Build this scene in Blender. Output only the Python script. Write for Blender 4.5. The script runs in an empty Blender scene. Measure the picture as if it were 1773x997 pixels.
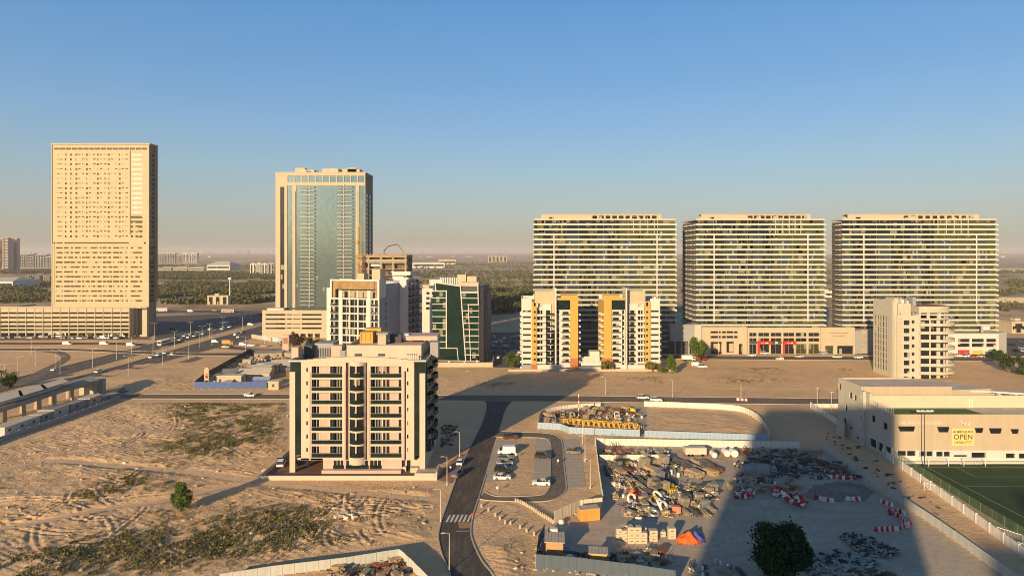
import bpy, math, random
from mathutils import Vector, Matrix
import numpy as np
R = math.radians
rnd = random.Random(7)
SC = bpy.context.scene
COL = SC.collection
# ---------------------------------------------------------------- camera
F, H, CX, HY = 1100.0, 60.0, 886.5, 437.0     # focal (photo pixels), eye height, optical centre, horizon row
cam = bpy.data.cameras.new('camera'); camo = bpy.data.objects.new('camera', cam); COL.objects.link(camo)
camo.location = (0, 0, H); camo.rotation_euler = (R(90), 0, 0)
cam.sensor_width = 36; cam.lens = 36*F/1773; cam.shift_y = -61.5/1773
cam.clip_start = 1; cam.clip_end = 40000
SC.camera = camo
SC.cycles.filter_width = 1.0
# ---------------------------------------------------------------- light
SUN_EL, SUN_AZ = 13.3, 27.0                   # the sun stands behind the camera, to the left
sdir = Vector((math.sin(R(SUN_AZ))*math.cos(R(SUN_EL)), math.cos(R(SUN_AZ))*math.cos(R(SUN_EL)), -math.sin(R(SUN_EL))))
W = bpy.data.worlds.new('World'); SC.world = W; W.use_nodes = True
nt = W.node_tree; bgn = nt.nodes['Background']
sky = nt.nodes.new('ShaderNodeTexSky'); sky.sky_type = 'NISHITA'; sky.sun_disc = False
sky.sun_elevation = R(SUN_EL); sky.sun_rotation = R(180+SUN_AZ)
sky.altitude = 0; sky.air_density = 1.0; sky.dust_density = 1.2; sky.ozone_density = 3.5
# dusty evening air: the clear-sky model is blended with a colour by height, measured near the horizon, darkened overhead to dim ambient light
tcw = nt.nodes.new('ShaderNodeTexCoord'); spw = nt.nodes.new('ShaderNodeSeparateXYZ'); nt.links.new(tcw.outputs['Generated'], spw.inputs[0])
rw = nt.nodes.new('ShaderNodeValToRGB'); nt.links.new(spw.outputs[2], rw.inputs[0]); el = rw.color_ramp.elements
STOPS = ((0.0, (.47, .405, .33)), (.034, (.47, .44, .365)), (.079, (.42, .465, .45)), (.124, (.345, .48, .55)), (.19, (.245, .435, .66)), (.25, (.175, .385, .67)), (.37, (.10, .32, .65)), (.50, (.075, .225, .48)), (.70, (.042, .12, .27)), (1.0, (.028, .075, .18)))
el[0].color = (*STOPS[0][1], 1); el[1].color = (*STOPS[-1][1], 1)
for p_, c_ in STOPS[1:-1]:
    e_ = el.new(p_); e_.color = (*c_, 1)
sw = nt.nodes.new('ShaderNodeVectorMath'); sw.operation = 'SCALE'; sw.inputs['Scale'].default_value = 5.75; nt.links.new(rw.outputs[0], sw.inputs[0])
mw = nt.nodes.new('ShaderNodeMix'); mw.data_type = 'RGBA'; mw.inputs[0].default_value = .72; nt.links.new(sky.outputs[0], mw.inputs[6]); nt.links.new(sw.outputs[0], mw.inputs[7])
nt.links.new(mw.outputs[2], bgn.inputs[0]); bgn.inputs[1].default_value = 0.107
sl = bpy.data.lights.new('sun', 'SUN'); sl.energy = 5.0; sl.angle = R(0.8); sl.color = (1.0, 0.72, 0.40)
so = bpy.data.objects.new('sun', sl); COL.objects.link(so)
so.rotation_euler = sdir.to_track_quat('-Z', 'Y').to_euler(); so.location = (-200, -400, 300)
SC.view_settings.view_transform = 'Standard'; SC.view_settings.look = 'None'
SC.view_settings.exposure = 0.66; SC.view_settings.gamma = 1.0; SC.view_settings.use_curve_mapping = False
# ---------------------------------------------------------------- helpers
def G(px, py, z=0.0):
    Y = (H-z)*F/(py-HY); return ((px-CX)*Y/F, Y)
def XA(px, Y): return (px-CX)*Y/F
def ZA(py, Y): return H-(py-HY)*Y/F
MATS = {}
def pm(name, col, rough=0.85, var=0.12, scale=0.4, metal=0.0, spec=0.3, bump=0.0, bscale=3.0, streak=0.0, objcol=False, var2=None):
    if name in MATS: return MATS[name]
    m = bpy.data.materials.new(name); m.use_nodes = True; MATS[name] = m
    n = m.node_tree.nodes; L = m.node_tree.links; b = n['Principled BSDF']
    b.inputs['Roughness'].default_value = rough; b.inputs['Metallic'].default_value = metal
    b.inputs['Specular IOR Level'].default_value = spec
    tc = n.new('ShaderNodeTexCoord')
    src = None
    if objcol:
        oi = n.new('ShaderNodeObjectInfo'); src = oi.outputs['Color']
    if var > 0 or streak > 0:
        ns = n.new('ShaderNodeTexNoise'); ns.inputs['Scale'].default_value = scale; ns.inputs['Detail'].default_value = 6; ns.inputs['Roughness'].default_value = 0.65
        L.new(tc.outputs['Object'], ns.inputs['Vector'])
        mr = n.new('ShaderNodeMapRange'); mr.inputs[1].default_value = 0.3; mr.inputs[2].default_value = 0.7
        mr.inputs[3].default_value = 1-var; mr.inputs[4].default_value = 1+var
        L.new(ns.outputs[0], mr.inputs[0])
        fac = mr.outputs[0]
        if streak > 0:
            mp = n.new('ShaderNodeMapping'); mp.inputs['Scale'].default_value = (1.2, 1.2, 0.06)
            L.new(tc.outputs['Object'], mp.inputs[0])
            n2 = n.new('ShaderNodeTexNoise'); n2.inputs['Scale'].default_value = 1.0; n2.inputs['Detail'].default_value = 4
            L.new(mp.outputs[0], n2.inputs['Vector'])
            r2 = n.new('ShaderNodeMapRange'); r2.inputs[1].default_value = 0.35; r2.inputs[2].default_value = 0.7
            r2.inputs[3].default_value = 1.0; r2.inputs[4].default_value = 1-streak
            L.new(n2.outputs[0], r2.inputs[0])
            mu = n.new('ShaderNodeMath'); mu.operation = 'MULTIPLY'; L.new(fac, mu.inputs[0]); L.new(r2.outputs[0], mu.inputs[1]); fac = mu.outputs[0]
        vm = n.new('ShaderNodeVectorMath'); vm.operation = 'SCALE'
        if src: L.new(src, vm.inputs[0])
        else: vm.inputs[0].default_value = col[:3]
        L.new(fac, vm.inputs['Scale']); L.new(vm.outputs[0], b.inputs['Base Color'])
    elif src: L.new(src, b.inputs['Base Color'])
    else: b.inputs['Base Color'].default_value = (*col[:3], 1)
    if bump > 0:
        nb = n.new('ShaderNodeTexNoise'); nb.inputs['Scale'].default_value = bscale; nb.inputs['Detail'].default_value = 5
        L.new(tc.outputs['Object'], nb.inputs['Vector'])
        bp = n.new('ShaderNodeBump'); bp.inputs['Strength'].default_value = 1; bp.inputs['Distance'].default_value = bump
        L.new(nb.outputs[0], bp.inputs['Height']); L.new(bp.outputs[0], b.inputs['Normal'])
    return m
def glass(name, col, metal=0.6, rough=0.07, cell=(1.5, 1.5, 3.0), curtain=0.25, ccol=(0.35, 0.32, 0.27), wav=0.02, pv=.2):
    """coated facade glass; single panes differ a little and some show a blind"""
    if name in MATS: return MATS[name]
    m = bpy.data.materials.new(name); m.use_nodes = True; MATS[name] = m
    n = m.node_tree.nodes; L = m.node_tree.links; b = n['Principled BSDF']
    b.inputs['Roughness'].default_value = rough
    tc = n.new('ShaderNodeTexCoord'); dv = n.new('ShaderNodeVectorMath'); dv.operation = 'DIVIDE'; dv.inputs[1].default_value = cell
    fl = n.new('ShaderNodeVectorMath'); fl.operation = 'FLOOR'; wn = n.new('ShaderNodeTexWhiteNoise'); wn.noise_dimensions = '3D'
    L.new(tc.outputs['Object'], dv.inputs[0]); L.new(dv.outputs[0], fl.inputs[0]); L.new(fl.outputs[0], wn.inputs['Vector'])
    gt = n.new('ShaderNodeMath'); gt.operation = 'LESS_THAN'; gt.inputs[1].default_value = curtain; L.new(wn.outputs['Value'], gt.inputs[0])
    mx = n.new('ShaderNodeMix'); mx.data_type = 'RGBA'; mx.inputs[6].default_value = (*col, 1); mx.inputs[7].default_value = (*ccol, 1)
    L.new(gt.outputs[0], mx.inputs[0])
    sp = n.new('ShaderNodeSeparateColor'); L.new(wn.outputs['Color'], sp.inputs[0])
    mr = n.new('ShaderNodeMapRange'); mr.inputs[3].default_value = 1-pv; mr.inputs[4].default_value = 1+pv; L.new(sp.outputs[1], mr.inputs[0])
    vm = n.new('ShaderNodeVectorMath'); vm.operation = 'SCALE'; L.new(mx.outputs[2], vm.inputs[0]); L.new(mr.outputs[0], vm.inputs['Scale'])
    L.new(vm.outputs[0], b.inputs['Base Color'])
    m2 = n.new('ShaderNodeMapRange'); m2.inputs[3].default_value = metal; m2.inputs[4].default_value = 0.0; L.new(gt.outputs[0], m2.inputs[0]); L.new(m2.outputs[0], b.inputs['Metallic'])
    # each pane is set a hair out of true
    sb = n.new('ShaderNodeVectorMath'); sb.operation = 'SUBTRACT'; sb.inputs[1].default_value = (.5, .5, .5); L.new(wn.outputs['Color'], sb.inputs[0])
    sc = n.new('ShaderNodeVectorMath'); sc.operation = 'SCALE'; sc.inputs['Scale'].default_value = wav; L.new(sb.outputs[0], sc.inputs[0])
    ge = n.new('ShaderNodeNewGeometry'); ad = n.new('ShaderNodeVectorMath'); ad.operation = 'ADD'; L.new(ge.outputs['Normal'], ad.inputs[0]); L.new(sc.outputs[0], ad.inputs[1])
    nz = n.new('ShaderNodeVectorMath'); nz.operation = 'NORMALIZE'; L.new(ad.outputs[0], nz.inputs[0]); L.new(nz.outputs[0], b.inputs['Normal'])
    return m

class MB:
    def __init__(s): s.v = []; s.f = []; s.m = []; s.mats = []
    def mi(s, m):
        if m not in s.mats: s.mats.append(m)
        return s.mats.index(m)
    def poly(s, pts, m):
        i = len(s.v); s.v += [tuple(p) for p in pts]; s.f.append(tuple(range(i, i+len(pts)))); s.m.append(s.mi(m))
    def box(s, x0, x1, y0, y1, z0, z1, m):
        i = len(s.v); s.v += [(x0,y0,z0),(x1,y0,z0),(x1,y1,z0),(x0,y1,z0),(x0,y0,z1),(x1,y0,z1),(x1,y1,z1),(x0,y1,z1)]
        k = s.mi(m)
        for q in ((0,3,2,1),(4,5,6,7),(0,1,5,4),(1,2,6,5),(2,3,7,6),(3,0,4,7)):
            s.f.append(tuple(i+a for a in q)); s.m.append(k)
        return s
    def obox(s, c, size, rot, m, tilt=(0,0)):
        M = Matrix.Translation(c) @ Matrix.Rotation(rot, 4, 'Z') @ Matrix.Rotation(tilt[0], 4, 'X') @ Matrix.Rotation(tilt[1], 4, 'Y')
        i = len(s.v); a, b_, c_ = size[0]/2, size[1]/2, size[2]/2
        for p in ((-a,-b_,-c_),(a,-b_,-c_),(a,b_,-c_),(-a,b_,-c_),(-a,-b_,c_),(a,-b_,c_),(a,b_,c_),(-a,b_,c_)): s.v.append(tuple(M @ Vector(p)))
        k = s.mi(m)
        for q in ((0,3,2,1),(4,5,6,7),(0,1,5,4),(1,2,6,5),(2,3,7,6),(3,0,4,7)):
            s.f.append(tuple(i+a for a in q)); s.m.append(k)
        return s
    def prism(s, pts, z0, z1, m, mtop=None):
        n = len(pts); i = len(s.v)
        ar = sum(pts[k][0]*pts[(k+1) % n][1]-pts[(k+1) % n][0]*pts[k][1] for k in range(n))
        if ar < 0: pts = pts[::-1]
        s.v += [(p[0], p[1], z0) for p in pts]+[(p[0], p[1], z1) for p in pts]
        k = s.mi(m); kt = s.mi(mtop or m)
        s.f.append(tuple(i+a for a in range(n-1, -1, -1))); s.m.append(k)
        s.f.append(tuple(i+n+a for a in range(n))); s.m.append(kt)
        for a in range(n):
            b_ = (a+1) % n; s.f.append((i+a, i+b_, i+n+b_, i+n+a)); s.m.append(k)
        return s
    def tube(s, p0, p1, r0, m, r1=None, n=6):
        r1 = r0 if r1 is None else r1
        a = Vector(p0); b_ = Vector(p1); d = (b_-a)
        if d.length < 1e-6: return s
        q = d.normalized(); u = q.orthogonal().normalized(); w = q.cross(u); i = len(s.v)
        for c, r in ((a, r0), (b_, r1)):
            for k in range(n):
                t = 2*math.pi*k/n; s.v.append(tuple(c+u*math.cos(t)*r+w*math.sin(t)*r))
        k0 = s.mi(m)
        for k in range(n):
            k2 = (k+1) % n; s.f.append((i+k, i+k2, i+n+k2, i+n+k)); s.m.append(k0)
        s.f.append(tuple(i+k for k in range(n-1, -1, -1))); s.m.append(k0)
        s.f.append(tuple(i+n+k for k in range(n))); s.m.append(k0)
        return s
    def lathe(s, prof, m, c=(0,0,0), n=12):
        i = len(s.v)
        for r, z in prof:
            for k in range(n):
                t = 2*math.pi*k/n; s.v.append((c[0]+r*math.cos(t), c[1]+r*math.sin(t), c[2]+z))
        k0 = s.mi(m)
        for a in range(len(prof)-1):
            for k in range(n):
                k2 = (k+1) % n; s.f.append((i+a*n+k, i+a*n+k2, i+(a+1)*n+k2, i+(a+1)*n+k)); s.m.append(k0)
        s.f.append(tuple(i+k for k in range(n-1, -1, -1))); s.m.append(k0)
        s.f.append(tuple(i+(len(prof)-1)*n+k for k in range(n))); s.m.append(k0)
        return s
    def wall(s, x0, x1, z0, z1, y0, y1, holes, m, ax='x'):
        """a wall slab from x0..x1, z0..z1 (thickness y0..y1) with rectangular openings (hx0,hx1,hz0,hz1)"""
        zs = sorted({z0, z1, *[min(max(h[k], z0), z1) for h in holes for k in (2, 3)]})
        runs = []
        for a, b_ in zip(zs[:-1], zs[1:]):
            if b_-a < 1e-5: continue
            zm = (a+b_)/2; cur = x0; row = []
            for h in sorted([h for h in holes if h[2] < zm < h[3]]):
                if h[0] > cur+1e-5: row.append((cur, h[0]))
                cur = max(cur, h[1])
            if cur < x1-1e-5: row.append((cur, x1))
            if runs and runs[-1][2] == row: runs[-1][1] = b_
            else: runs.append([a, b_, row])
        for a, b_, row in runs:
            for p, q in row:
                if ax == 'x': s.box(p, q, y0, y1, a, b_, m)
                else: s.box(y0, y1, p, q, a, b_, m)
        return s
    def build(s, name, parent=None, smooth=False):
        me = bpy.data.meshes.new(name); me.from_pydata(s.v, [], s.f)
        for m in s.mats: me.materials.append(m)
        me.polygons.foreach_set('material_index', s.m)
        if smooth: me.polygons.foreach_set('use_smooth', [True]*len(s.f))
        me.update()
        o = bpy.data.objects.new(name, me); COL.objects.link(o)
        if parent is not None: o.parent = parent
        return o
def tag(o, label=None, cat=None, group=None, kind=None):
    if label: o['label'] = label
    if cat: o['category'] = cat
    if group: o['group'] = group
    if kind: o['kind'] = kind
    return o
def thing(name, label, cat, loc=(0,0,0), rz=0.0, group=None):
    o = bpy.data.objects.new(name, None); COL.objects.link(o); o.empty_display_size = 0.5
    o.location = loc if len(loc) == 3 else (*loc, 0); o.rotation_euler = (0, 0, rz)
    return tag(o, label, cat, group)
KIDS = {}
def clone(src, loc, rz=0.0, label=None, group=None, scale=None, color=None, cat=None):
    """a copy of a thing with copies of its parts and sub-parts"""
    if src.name not in KIDS: KIDS[src.name] = [(c, list(c.children)) for c in src.children]
    o = src.copy(); COL.objects.link(o); o.location = loc if len(loc) == 3 else (*loc, 0); o.rotation_euler = (0, 0, rz)
    if scale: o.scale = scale if isinstance(scale, tuple) else (scale,)*3
    if label: o['label'] = label
    if group: o['group'] = group
    if cat: o['category'] = cat
    if color: o.color = color
    for c, gs in KIDS[src.name]:
        d = c.copy(); COL.objects.link(d); d.parent = o
        if color: d.color = color
        for g in gs:
            e = g.copy(); COL.objects.link(e); e.parent = d
            if color: e.color = color
    return o
class Proto:
    """first placement uses the original, later ones are copies"""
    def __init__(s, o): s.o = o; s.used = False
    def put(s, loc, rz=0.0, label=None, group=None, scale=None, color=None, cat=None):
        if s.used: return clone(s.o, loc, rz, label, group, scale, color, cat)
        s.used = True; o = s.o
        bpy.context.view_layer.update()
        KIDS[o.name] = [(c, list(c.children)) for c in o.children]
        o.location = loc if len(loc) == 3 else (*loc, 0); o.rotation_euler = (0, 0, rz)
        if scale: o.scale = scale if isinstance(scale, tuple) else (scale,)*3
        if label: o['label'] = label
        if group: o['group'] = group
        if cat: o['category'] = cat
        if color:
            o.color = color
            for c, gs in KIDS[o.name]:
                c.color = color
                for g in gs: g.color = color
        return o
# ================================================================ ground
def ground_mat():
    m = bpy.data.materials.new('desert_sand'); m.use_nodes = True
    n = m.node_tree.nodes; L = m.node_tree.links; b = n['Principled BSDF']
    b.inputs['Roughness'].default_value = 0.95; b.inputs['Specular IOR Level'].default_value = 0.1
    ge = n.new('ShaderNodeNewGeometry')
    def noise(sc, det=6, ro=0.6, vec=None, dist=0):
        t = n.new('ShaderNodeTexNoise'); t.inputs['Scale'].default_value = sc; t.inputs['Detail'].default_value = det; t.inputs['Roughness'].default_value = ro
        t.inputs['Distortion'].default_value = dist
        L.new(vec or ge.outputs['Position'], t.inputs['Vector']); return t.outputs[0]
    def rng(s, a, b_, c, d):
        t = n.new('ShaderNodeMapRange'); t.inputs[1].default_value = a; t.inputs[2].default_value = b_; t.inputs[3].default_value = c; t.inputs[4].default_value = d
        L.new(s, t.inputs[0]); return t.outputs[0]
    def mix(f, a, b_):
        t = n.new('ShaderNodeMix'); t.data_type = 'RGBA'; L.new(f, t.inputs[0])
        for i, x in ((6, a), (7, b_)):
            if isinstance(x, tuple): t.inputs[i].default_value = (*x, 1)
            else: L.new(x, t.inputs[i])
        return t.outputs[2]
    def mul(a, b_):
        t = n.new('ShaderNodeMath'); t.operation = 'MULTIPLY'; L.new(a, t.inputs[0]); L.new(b_, t.inputs[1]); return t.outputs[0]
    c = mix(rng(noise(0.02), .4, .62, 0, 1), (0.70, 0.475, 0.265), (0.61, 0.42, 0.24))
    c = mix(rng(noise(0.11, 8, .7), .42, .62, 0, .55), c, (0.52, 0.35, 0.19))
    c = mix(rng(noise(0.9, 4), .55, .7, 0, .45), c, (0.38, 0.255, 0.14))
    mp = n.new('ShaderNodeMapping'); mp.inputs['Scale'].default_value = (0.35, 1.0, 1); mp.inputs['Rotation'].default_value = (0, 0, 0.35); L.new(ge.outputs['Position'], mp.inputs[0])
    c = mix(rng(noise(0.22, 5, .6, mp.outputs[0], 1.2), .56, .64, 0, .6), c, (0.66, 0.47, 0.30))
    # far plain: scrub belts and pale flats
    sx = n.new('ShaderNodeSeparateXYZ'); L.new(ge.outputs['Position'], sx.inputs[0])
    farm = rng(sx.outputs[1], 430, 620, 0, 1)
    fc = mix(rng(noise(0.006, 7, .65), .47, .62, 0, 1), (0.54, 0.375, 0.225), (0.20, 0.165, 0.085))
    fc = mix(rng(noise(0.05, 6, .7), .5, .62, 0, .6), fc, (0.09, 0.09, 0.045))
    vf = rng(sx.outputs[1], 1700, 3500, 0, 1)
    fc = mix(vf, fc, mix(rng(noise(0.0022, 7, .65), .44, .6, 0, 1), (0.50, 0.36, 0.24), (0.26, 0.20, 0.125)))
    c = mix(farm, c, fc)
    L.new(c, b.inputs['Base Color'])
    h = noise(1.4, 8, .68)
    bp = n.new('ShaderNodeBump'); bp.inputs['Distance'].default_value = 0.22; bp.inputs['Strength'].default_value = 1.0
    L.new(h, bp.inputs['Height'])
    bp2 = n.new('ShaderNodeBump'); bp2.inputs['Distance'].default_value = 0.45; bp2.inputs['Strength'].default_value = 0.7
    L.new(noise(0.33, 6, .6, None, .8), bp2.inputs['Height']); L.new(bp.outputs[0], bp2.inputs['Normal'])
    L.new(bp2.outputs[0], b.inputs['Normal'])
    return m
def ground_mix(name, cols, scales, rough=.95, bump=.04, stretch=None):
    """worn surface: one base colour with drifts, patches and stains over it"""
    m = bpy.data.materials.new(name); m.use_nodes = True; MATS[name] = m; n = m.node_tree.nodes; L = m.node_tree.links; b = n['Principled BSDF']; b.inputs['Roughness'].default_value = rough; b.inputs['Specular IOR Level'].default_value = .15
    ge = n.new('ShaderNodeNewGeometry'); cur = None
    for i, (c, sc) in enumerate(zip(cols[1:], scales)):
        mp = n.new('ShaderNodeMapping'); mp.inputs['Location'].default_value = (i*13.7, i*5.1, 0); L.new(ge.outputs['Position'], mp.inputs[0])
        if stretch and i == 1: mp.inputs['Scale'].default_value = stretch
        t = n.new('ShaderNodeTexNoise'); t.inputs['Scale'].default_value = sc; t.inputs['Detail'].default_value = 7; t.inputs['Roughness'].default_value = .68; L.new(mp.outputs[0], t.inputs['Vector'])
        r = n.new('ShaderNodeMapRange'); r.inputs[1].default_value = .47; r.inputs[2].default_value = .62; r.inputs[4].default_value = .85; L.new(t.outputs[0], r.inputs[0])
        x = n.new('ShaderNodeMix'); x.data_type = 'RGBA'; L.new(r.outputs[0], x.inputs[0]); x.inputs[7].default_value = (*c, 1)
        if cur is None: x.inputs[6].default_value = (*cols[0], 1)
        else: L.new(cur, x.inputs[6])
        cur = x.outputs[2]
    L.new(cur, b.inputs['Base Color']); nb = n.new('ShaderNodeTexNoise'); nb.inputs['Scale'].default_value = 2.5; nb.inputs['Detail'].default_value = 6; L.new(ge.outputs['Position'], nb.inputs['Vector'])
    bp = n.new('ShaderNodeBump'); bp.inputs['Distance'].default_value = bump; L.new(nb.outputs[0], bp.inputs['Height']); L.new(bp.outputs[0], b.inputs['Normal']); return m
def vnoise(x, y, seed=0):
    """smooth value noise on numpy arrays"""
    xi = np.floor(x).astype(np.int64); yi = np.floor(y).astype(np.int64); u = x-xi; v = y-yi
    u = u*u*(3-2*u); v = v*v*(3-2*v)
    def h(a, b_):
        k = (a*374761393+b_*668265263+seed*1442695041) & 0x7fffffff
        k = ((k ^ (k >> 13))*1274126177) & 0x7fffffff
        return ((k ^ (k >> 16)) & 0xffff)/65535.0
    return (h(xi, yi)*(1-u)+h(xi+1, yi)*u)*(1-v)+(h(xi, yi+1)*(1-u)+h(xi+1, yi+1)*u)*v
def inpoly(x, y, pts):
    ins = np.zeros(np.shape(x), bool); n = len(pts); j = n-1
    for i in range(n):
        xi, yi = pts[i]; xj, yj = pts[j]
        c = ((yi > y) != (yj > y)) & (x < (xj-xi)*(y-yi)/((yj-yi) if yj != yi else 1e-9)+xi)
        ins ^= c; j = i
    return ins
def pdist(x, y, pts, closed=True):
    d = np.full(np.shape(x), 1e9); n = len(pts)
    for i in range(n if closed else n-1):
        ax, ay = pts[i]; bx, by = pts[(i+1) % n]; dx, dy = bx-ax, by-ay
        t = np.clip(((x-ax)*dx+(y-ay)*dy)/(dx*dx+dy*dy+1e-9), 0, 1)
        d = np.minimum(d, np.hypot(x-ax-t*dx, y-ay-t*dy))
    return d
def smooth_line(pts, k=6):
    """Catmull-Rom through the points"""
    P = [Vector(p) for p in pts]; P = [P[0]*2-P[1]]+P+[P[-1]*2-P[-2]]; out = []
    for i in range(1, len(P)-2):
        for t in np.linspace(0, 1, k, endpoint=False):
            a, b_, c, d = P[i-1:i+3]
            out.append(tuple(0.5*((2*b_)+(c-a)*t+(2*a-5*b_+4*c-d)*t*t+(3*b_-a-3*c+d)*t**3)))
    out.append(tuple(P[-2])); return out
def GP(l): return [G(a, b) for a, b in l]
# rough open lots (relief only here; roads, yards and buildings stand on flat ground)
TRACKS = [(smooth_line(GP([(-100, 850), (0, 815), (90, 798), (190, 806), (330, 818), (420, 830), (560, 847), (700, 860), (768, 866)]), 8), 2.6), (smooth_line(GP([(-60, 925), (60, 905), (190, 880), (290, 866), (380, 845), (440, 836)]), 8), 1.6)]
LOTS = [GP([(-260, 742), (0, 772), (60, 756), (215, 698), (498, 698), (498, 780), (440, 832), (470, 842), (752, 842), (768, 870), (748, 905), (742, 935), (692, 938), (430, 1000), (380, 1100), (-260, 1100)]),
        GP([(208, 640), (330, 627), (490, 622), (330, 676), (215, 676)]),
        GP([(1195, 637), (1505, 637), (1505, 668), (1440, 676), (1215, 674)]),
        GP([(762, 650), (1150, 652), (1150, 672), (1000, 674), (762, 676)]),
        GP([(1132, 712), (1268, 716), (1305, 735), (1320, 752), (1135, 745)]),
        GP([(826, 940), (905, 925), (922, 1000), (935, 1100), (868, 1100), (845, 975)])]
AMP = [.85, .6, .35, .3, .6, .7]
def relief(x, y):
    z = np.zeros(np.shape(x))
    n = (vnoise(x*.09, y*.09, 1)*.5+vnoise(x*.23+7, y*.2, 2)*.3+vnoise(x*.6, y*.5, 3)*.22+vnoise(x*1.5, y*1.3, 4)*.13)
    tr = np.abs(vnoise((x*.5-y*.25)*.3, (x*.2+y*.5)*.12, 9)-.5)
    n = n-np.exp(-(tr/.03)**2)*.10
    rg_ = np.clip((vnoise(x*.05+4, y*.05, 17)-.45)*5, 0, 1)      # churned strips with ruts
    n = n+rg_*(.13*np.abs(np.sin(x*.9+y*1.9+3*vnoise(x*.12, y*.12, 18)))*vnoise(x*.4, y*.4, 19)*2)
    rr_ = random.Random(77)
    for k in range(70):                                   # wheel ruts with pushed-up edges
        cx_, cy_ = G(*rr_.choice([(110, 870), (60, 900), (190, 850), (250, 760), (420, 800), (600, 880), (700, 890), (560, 900), (300, 740), (170, 940), (660, 860)])); cx_ += rr_.gauss(0, 5); cy_ += rr_.gauss(0, 5)
        ra = rr_.uniform(9, 70); a0 = rr_.uniform(0, 6.28); a1 = a0+rr_.uniform(6, 26)/ra; ox, oy = cx_-ra*math.cos(a0), cy_-ra*math.sin(a0)
        m = (np.abs(x-cx_) < 20)&(np.abs(y-cy_) < 20)
        if not m.any(): continue
        for off in (0, 1.5):
            l_ = [(ox+(ra+off)*math.cos(a0+(a1-a0)*j/7), oy+(ra+off)*math.sin(a0+(a1-a0)*j/7)) for j in range(8)]; d = pdist(x[m], y[m], l_, False); n[m] += -.17*np.exp(-(d/.32)**2)+.09*np.exp(-((d-.7)/.32)**2)
    TF = 1.0
    for l_, w_ in TRACKS: TF = TF*np.clip((pdist(x, y, l_[::3]+[l_[-1]], False)-w_*.5)/2.0, 0, 1)
    for l, a in zip(LOTS, AMP):
        m = inpoly(x, y, l); 
        if not m.any(): continue
        d = np.where(m, pdist(x, y, l), 0)
        z += np.clip(d/4, 0, 1)*a*TF*np.clip((n-.28)*1.25, 0, 2)*.95
    return z
gx = np.concatenate([-np.geomspace(16000, 172, 26), np.arange(-170, 30, 0.36), np.arange(30, 165, 0.7), np.geomspace(166, 16000, 26)])
gy = np.concatenate([-np.geomspace(9000, 10, 22), np.linspace(0, 92, 8), np.arange(94, 300, 0.42), np.arange(301, 420, 3), np.geomspace(424, 16000, 60)])
XX, YY = np.meshgrid(gx, gy); ZZ = relief(XX, YY)
far = np.clip((YY-5200)/7000, 0, 1)
ZZ += far*far*(3-2*far)*(14+30*vnoise(XX/2600.0, YY/4000.0, 12))
nv = XX.size; nxg = len(gx); nyg = len(gy)
me = bpy.data.meshes.new('ground')
ii = np.arange(nv).reshape(nyg, nxg)
quads = np.stack([ii[:-1, :-1], ii[:-1, 1:], ii[1:, 1:], ii[1:, :-1]], -1).reshape(-1, 4)
me.vertices.add(nv); me.vertices.foreach_set('co', np.stack([XX, YY, ZZ], -1).astype(np.float32).ravel())
me.loops.add(quads.size); me.loops.foreach_set('vertex_index', quads.astype(np.int32).ravel())
me.polygons.add(len(quads)); me.polygons.foreach_set('loop_start', np.arange(0, quads.size, 4, dtype=np.int32)); me.polygons.foreach_set('loop_total', np.full(len(quads), 4, dtype=np.int32))
me.polygons.foreach_set('use_smooth', np.ones(len(quads), bool))
me.update(calc_edges=True); me.materials.append(ground_mat())
tag(bpy.data.objects.new('ground', me), kind='structure'); COL.objects.link(bpy.data.objects['ground'])

asph = ground_mix('asphalt', [(.085, .075, .068), (.12, .10, .085), (.17, .135, .10), (.06, .055, .052)], [.12, .35, 1.4], bump=.01, stretch=(2.2, .35, 1))
asph2 = ground_mix('old_asphalt', [(.14, .12, .10), (.20, .165, .125), (.11, .095, .085), (.26, .20, .145)], [.1, .4, 1.1], bump=.01, stretch=(.4, 1.6, 1))
dark_asph = pm('patched_asphalt', (0.045, 0.043, 0.044), .85, .35, .5)
kerb_m = pm('kerb_concrete', (0.42, 0.36, 0.27), .9, .15, 1)
paint = pm('road_paint', (0.62, 0.58, 0.50), .8, .3, 2.5)
pave_m = pm('red_paving', (0.30, 0.16, 0.115), .9, .15, 1.0)
block_m = pm('grey_paving', (0.40, 0.34, 0.26), .9, .12, .8)
yard_m = ground_mix('compacted_yard', [(.45, .37, .27), (.36, .30, .225), (.50, .42, .31), (.36, .30, .225)], [.05, .13, .7], bump=.035, stretch=(.5, 2, 1))
track_m = pm('packed_track', (0.60, 0.43, 0.27), .95, .12, .2, bump=.04, bscale=1.2)
def sheet(name, pts, z, m, kind='structure'):
    mb = MB(); mb.poly([(p[0], p[1], z) for p in (pts if sum(pts[k][0]*pts[(k+1) % len(pts)][1]-pts[(k+1) % len(pts)][0]*pts[k][1] for k in range(len(pts))) > 0 else pts[::-1])], m)
    return tag(mb.build(name), kind=kind)
def offset_line(pts, w):
    out = []
    for i, p in enumerate(pts):
        a = Vector(pts[max(i-1, 0)]); b_ = Vector(pts[min(i+1, len(pts)-1)]); d = (b_-a).normalized(); out.append((p[0]-d.y*w, p[1]+d.x*w))
    return out
def strip(name, pts, w, z, m, h=None, kind='structure'):
    """a band of width w along a line; with h it is a raised kerb"""
    l = offset_line(pts, w/2); r = offset_line(pts, -w/2); mb = MB()
    for i in range(len(pts)-1):
        q = [r[i], r[i+1], l[i+1], l[i]]
        if h: mb.prism(q, z, z+h, m)
        else: mb.poly([(p[0], p[1], z) for p in q], m)
    return tag(mb.build(name), kind=kind)
def smp(l, k=6): return smooth_line(GP(l), k)
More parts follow.
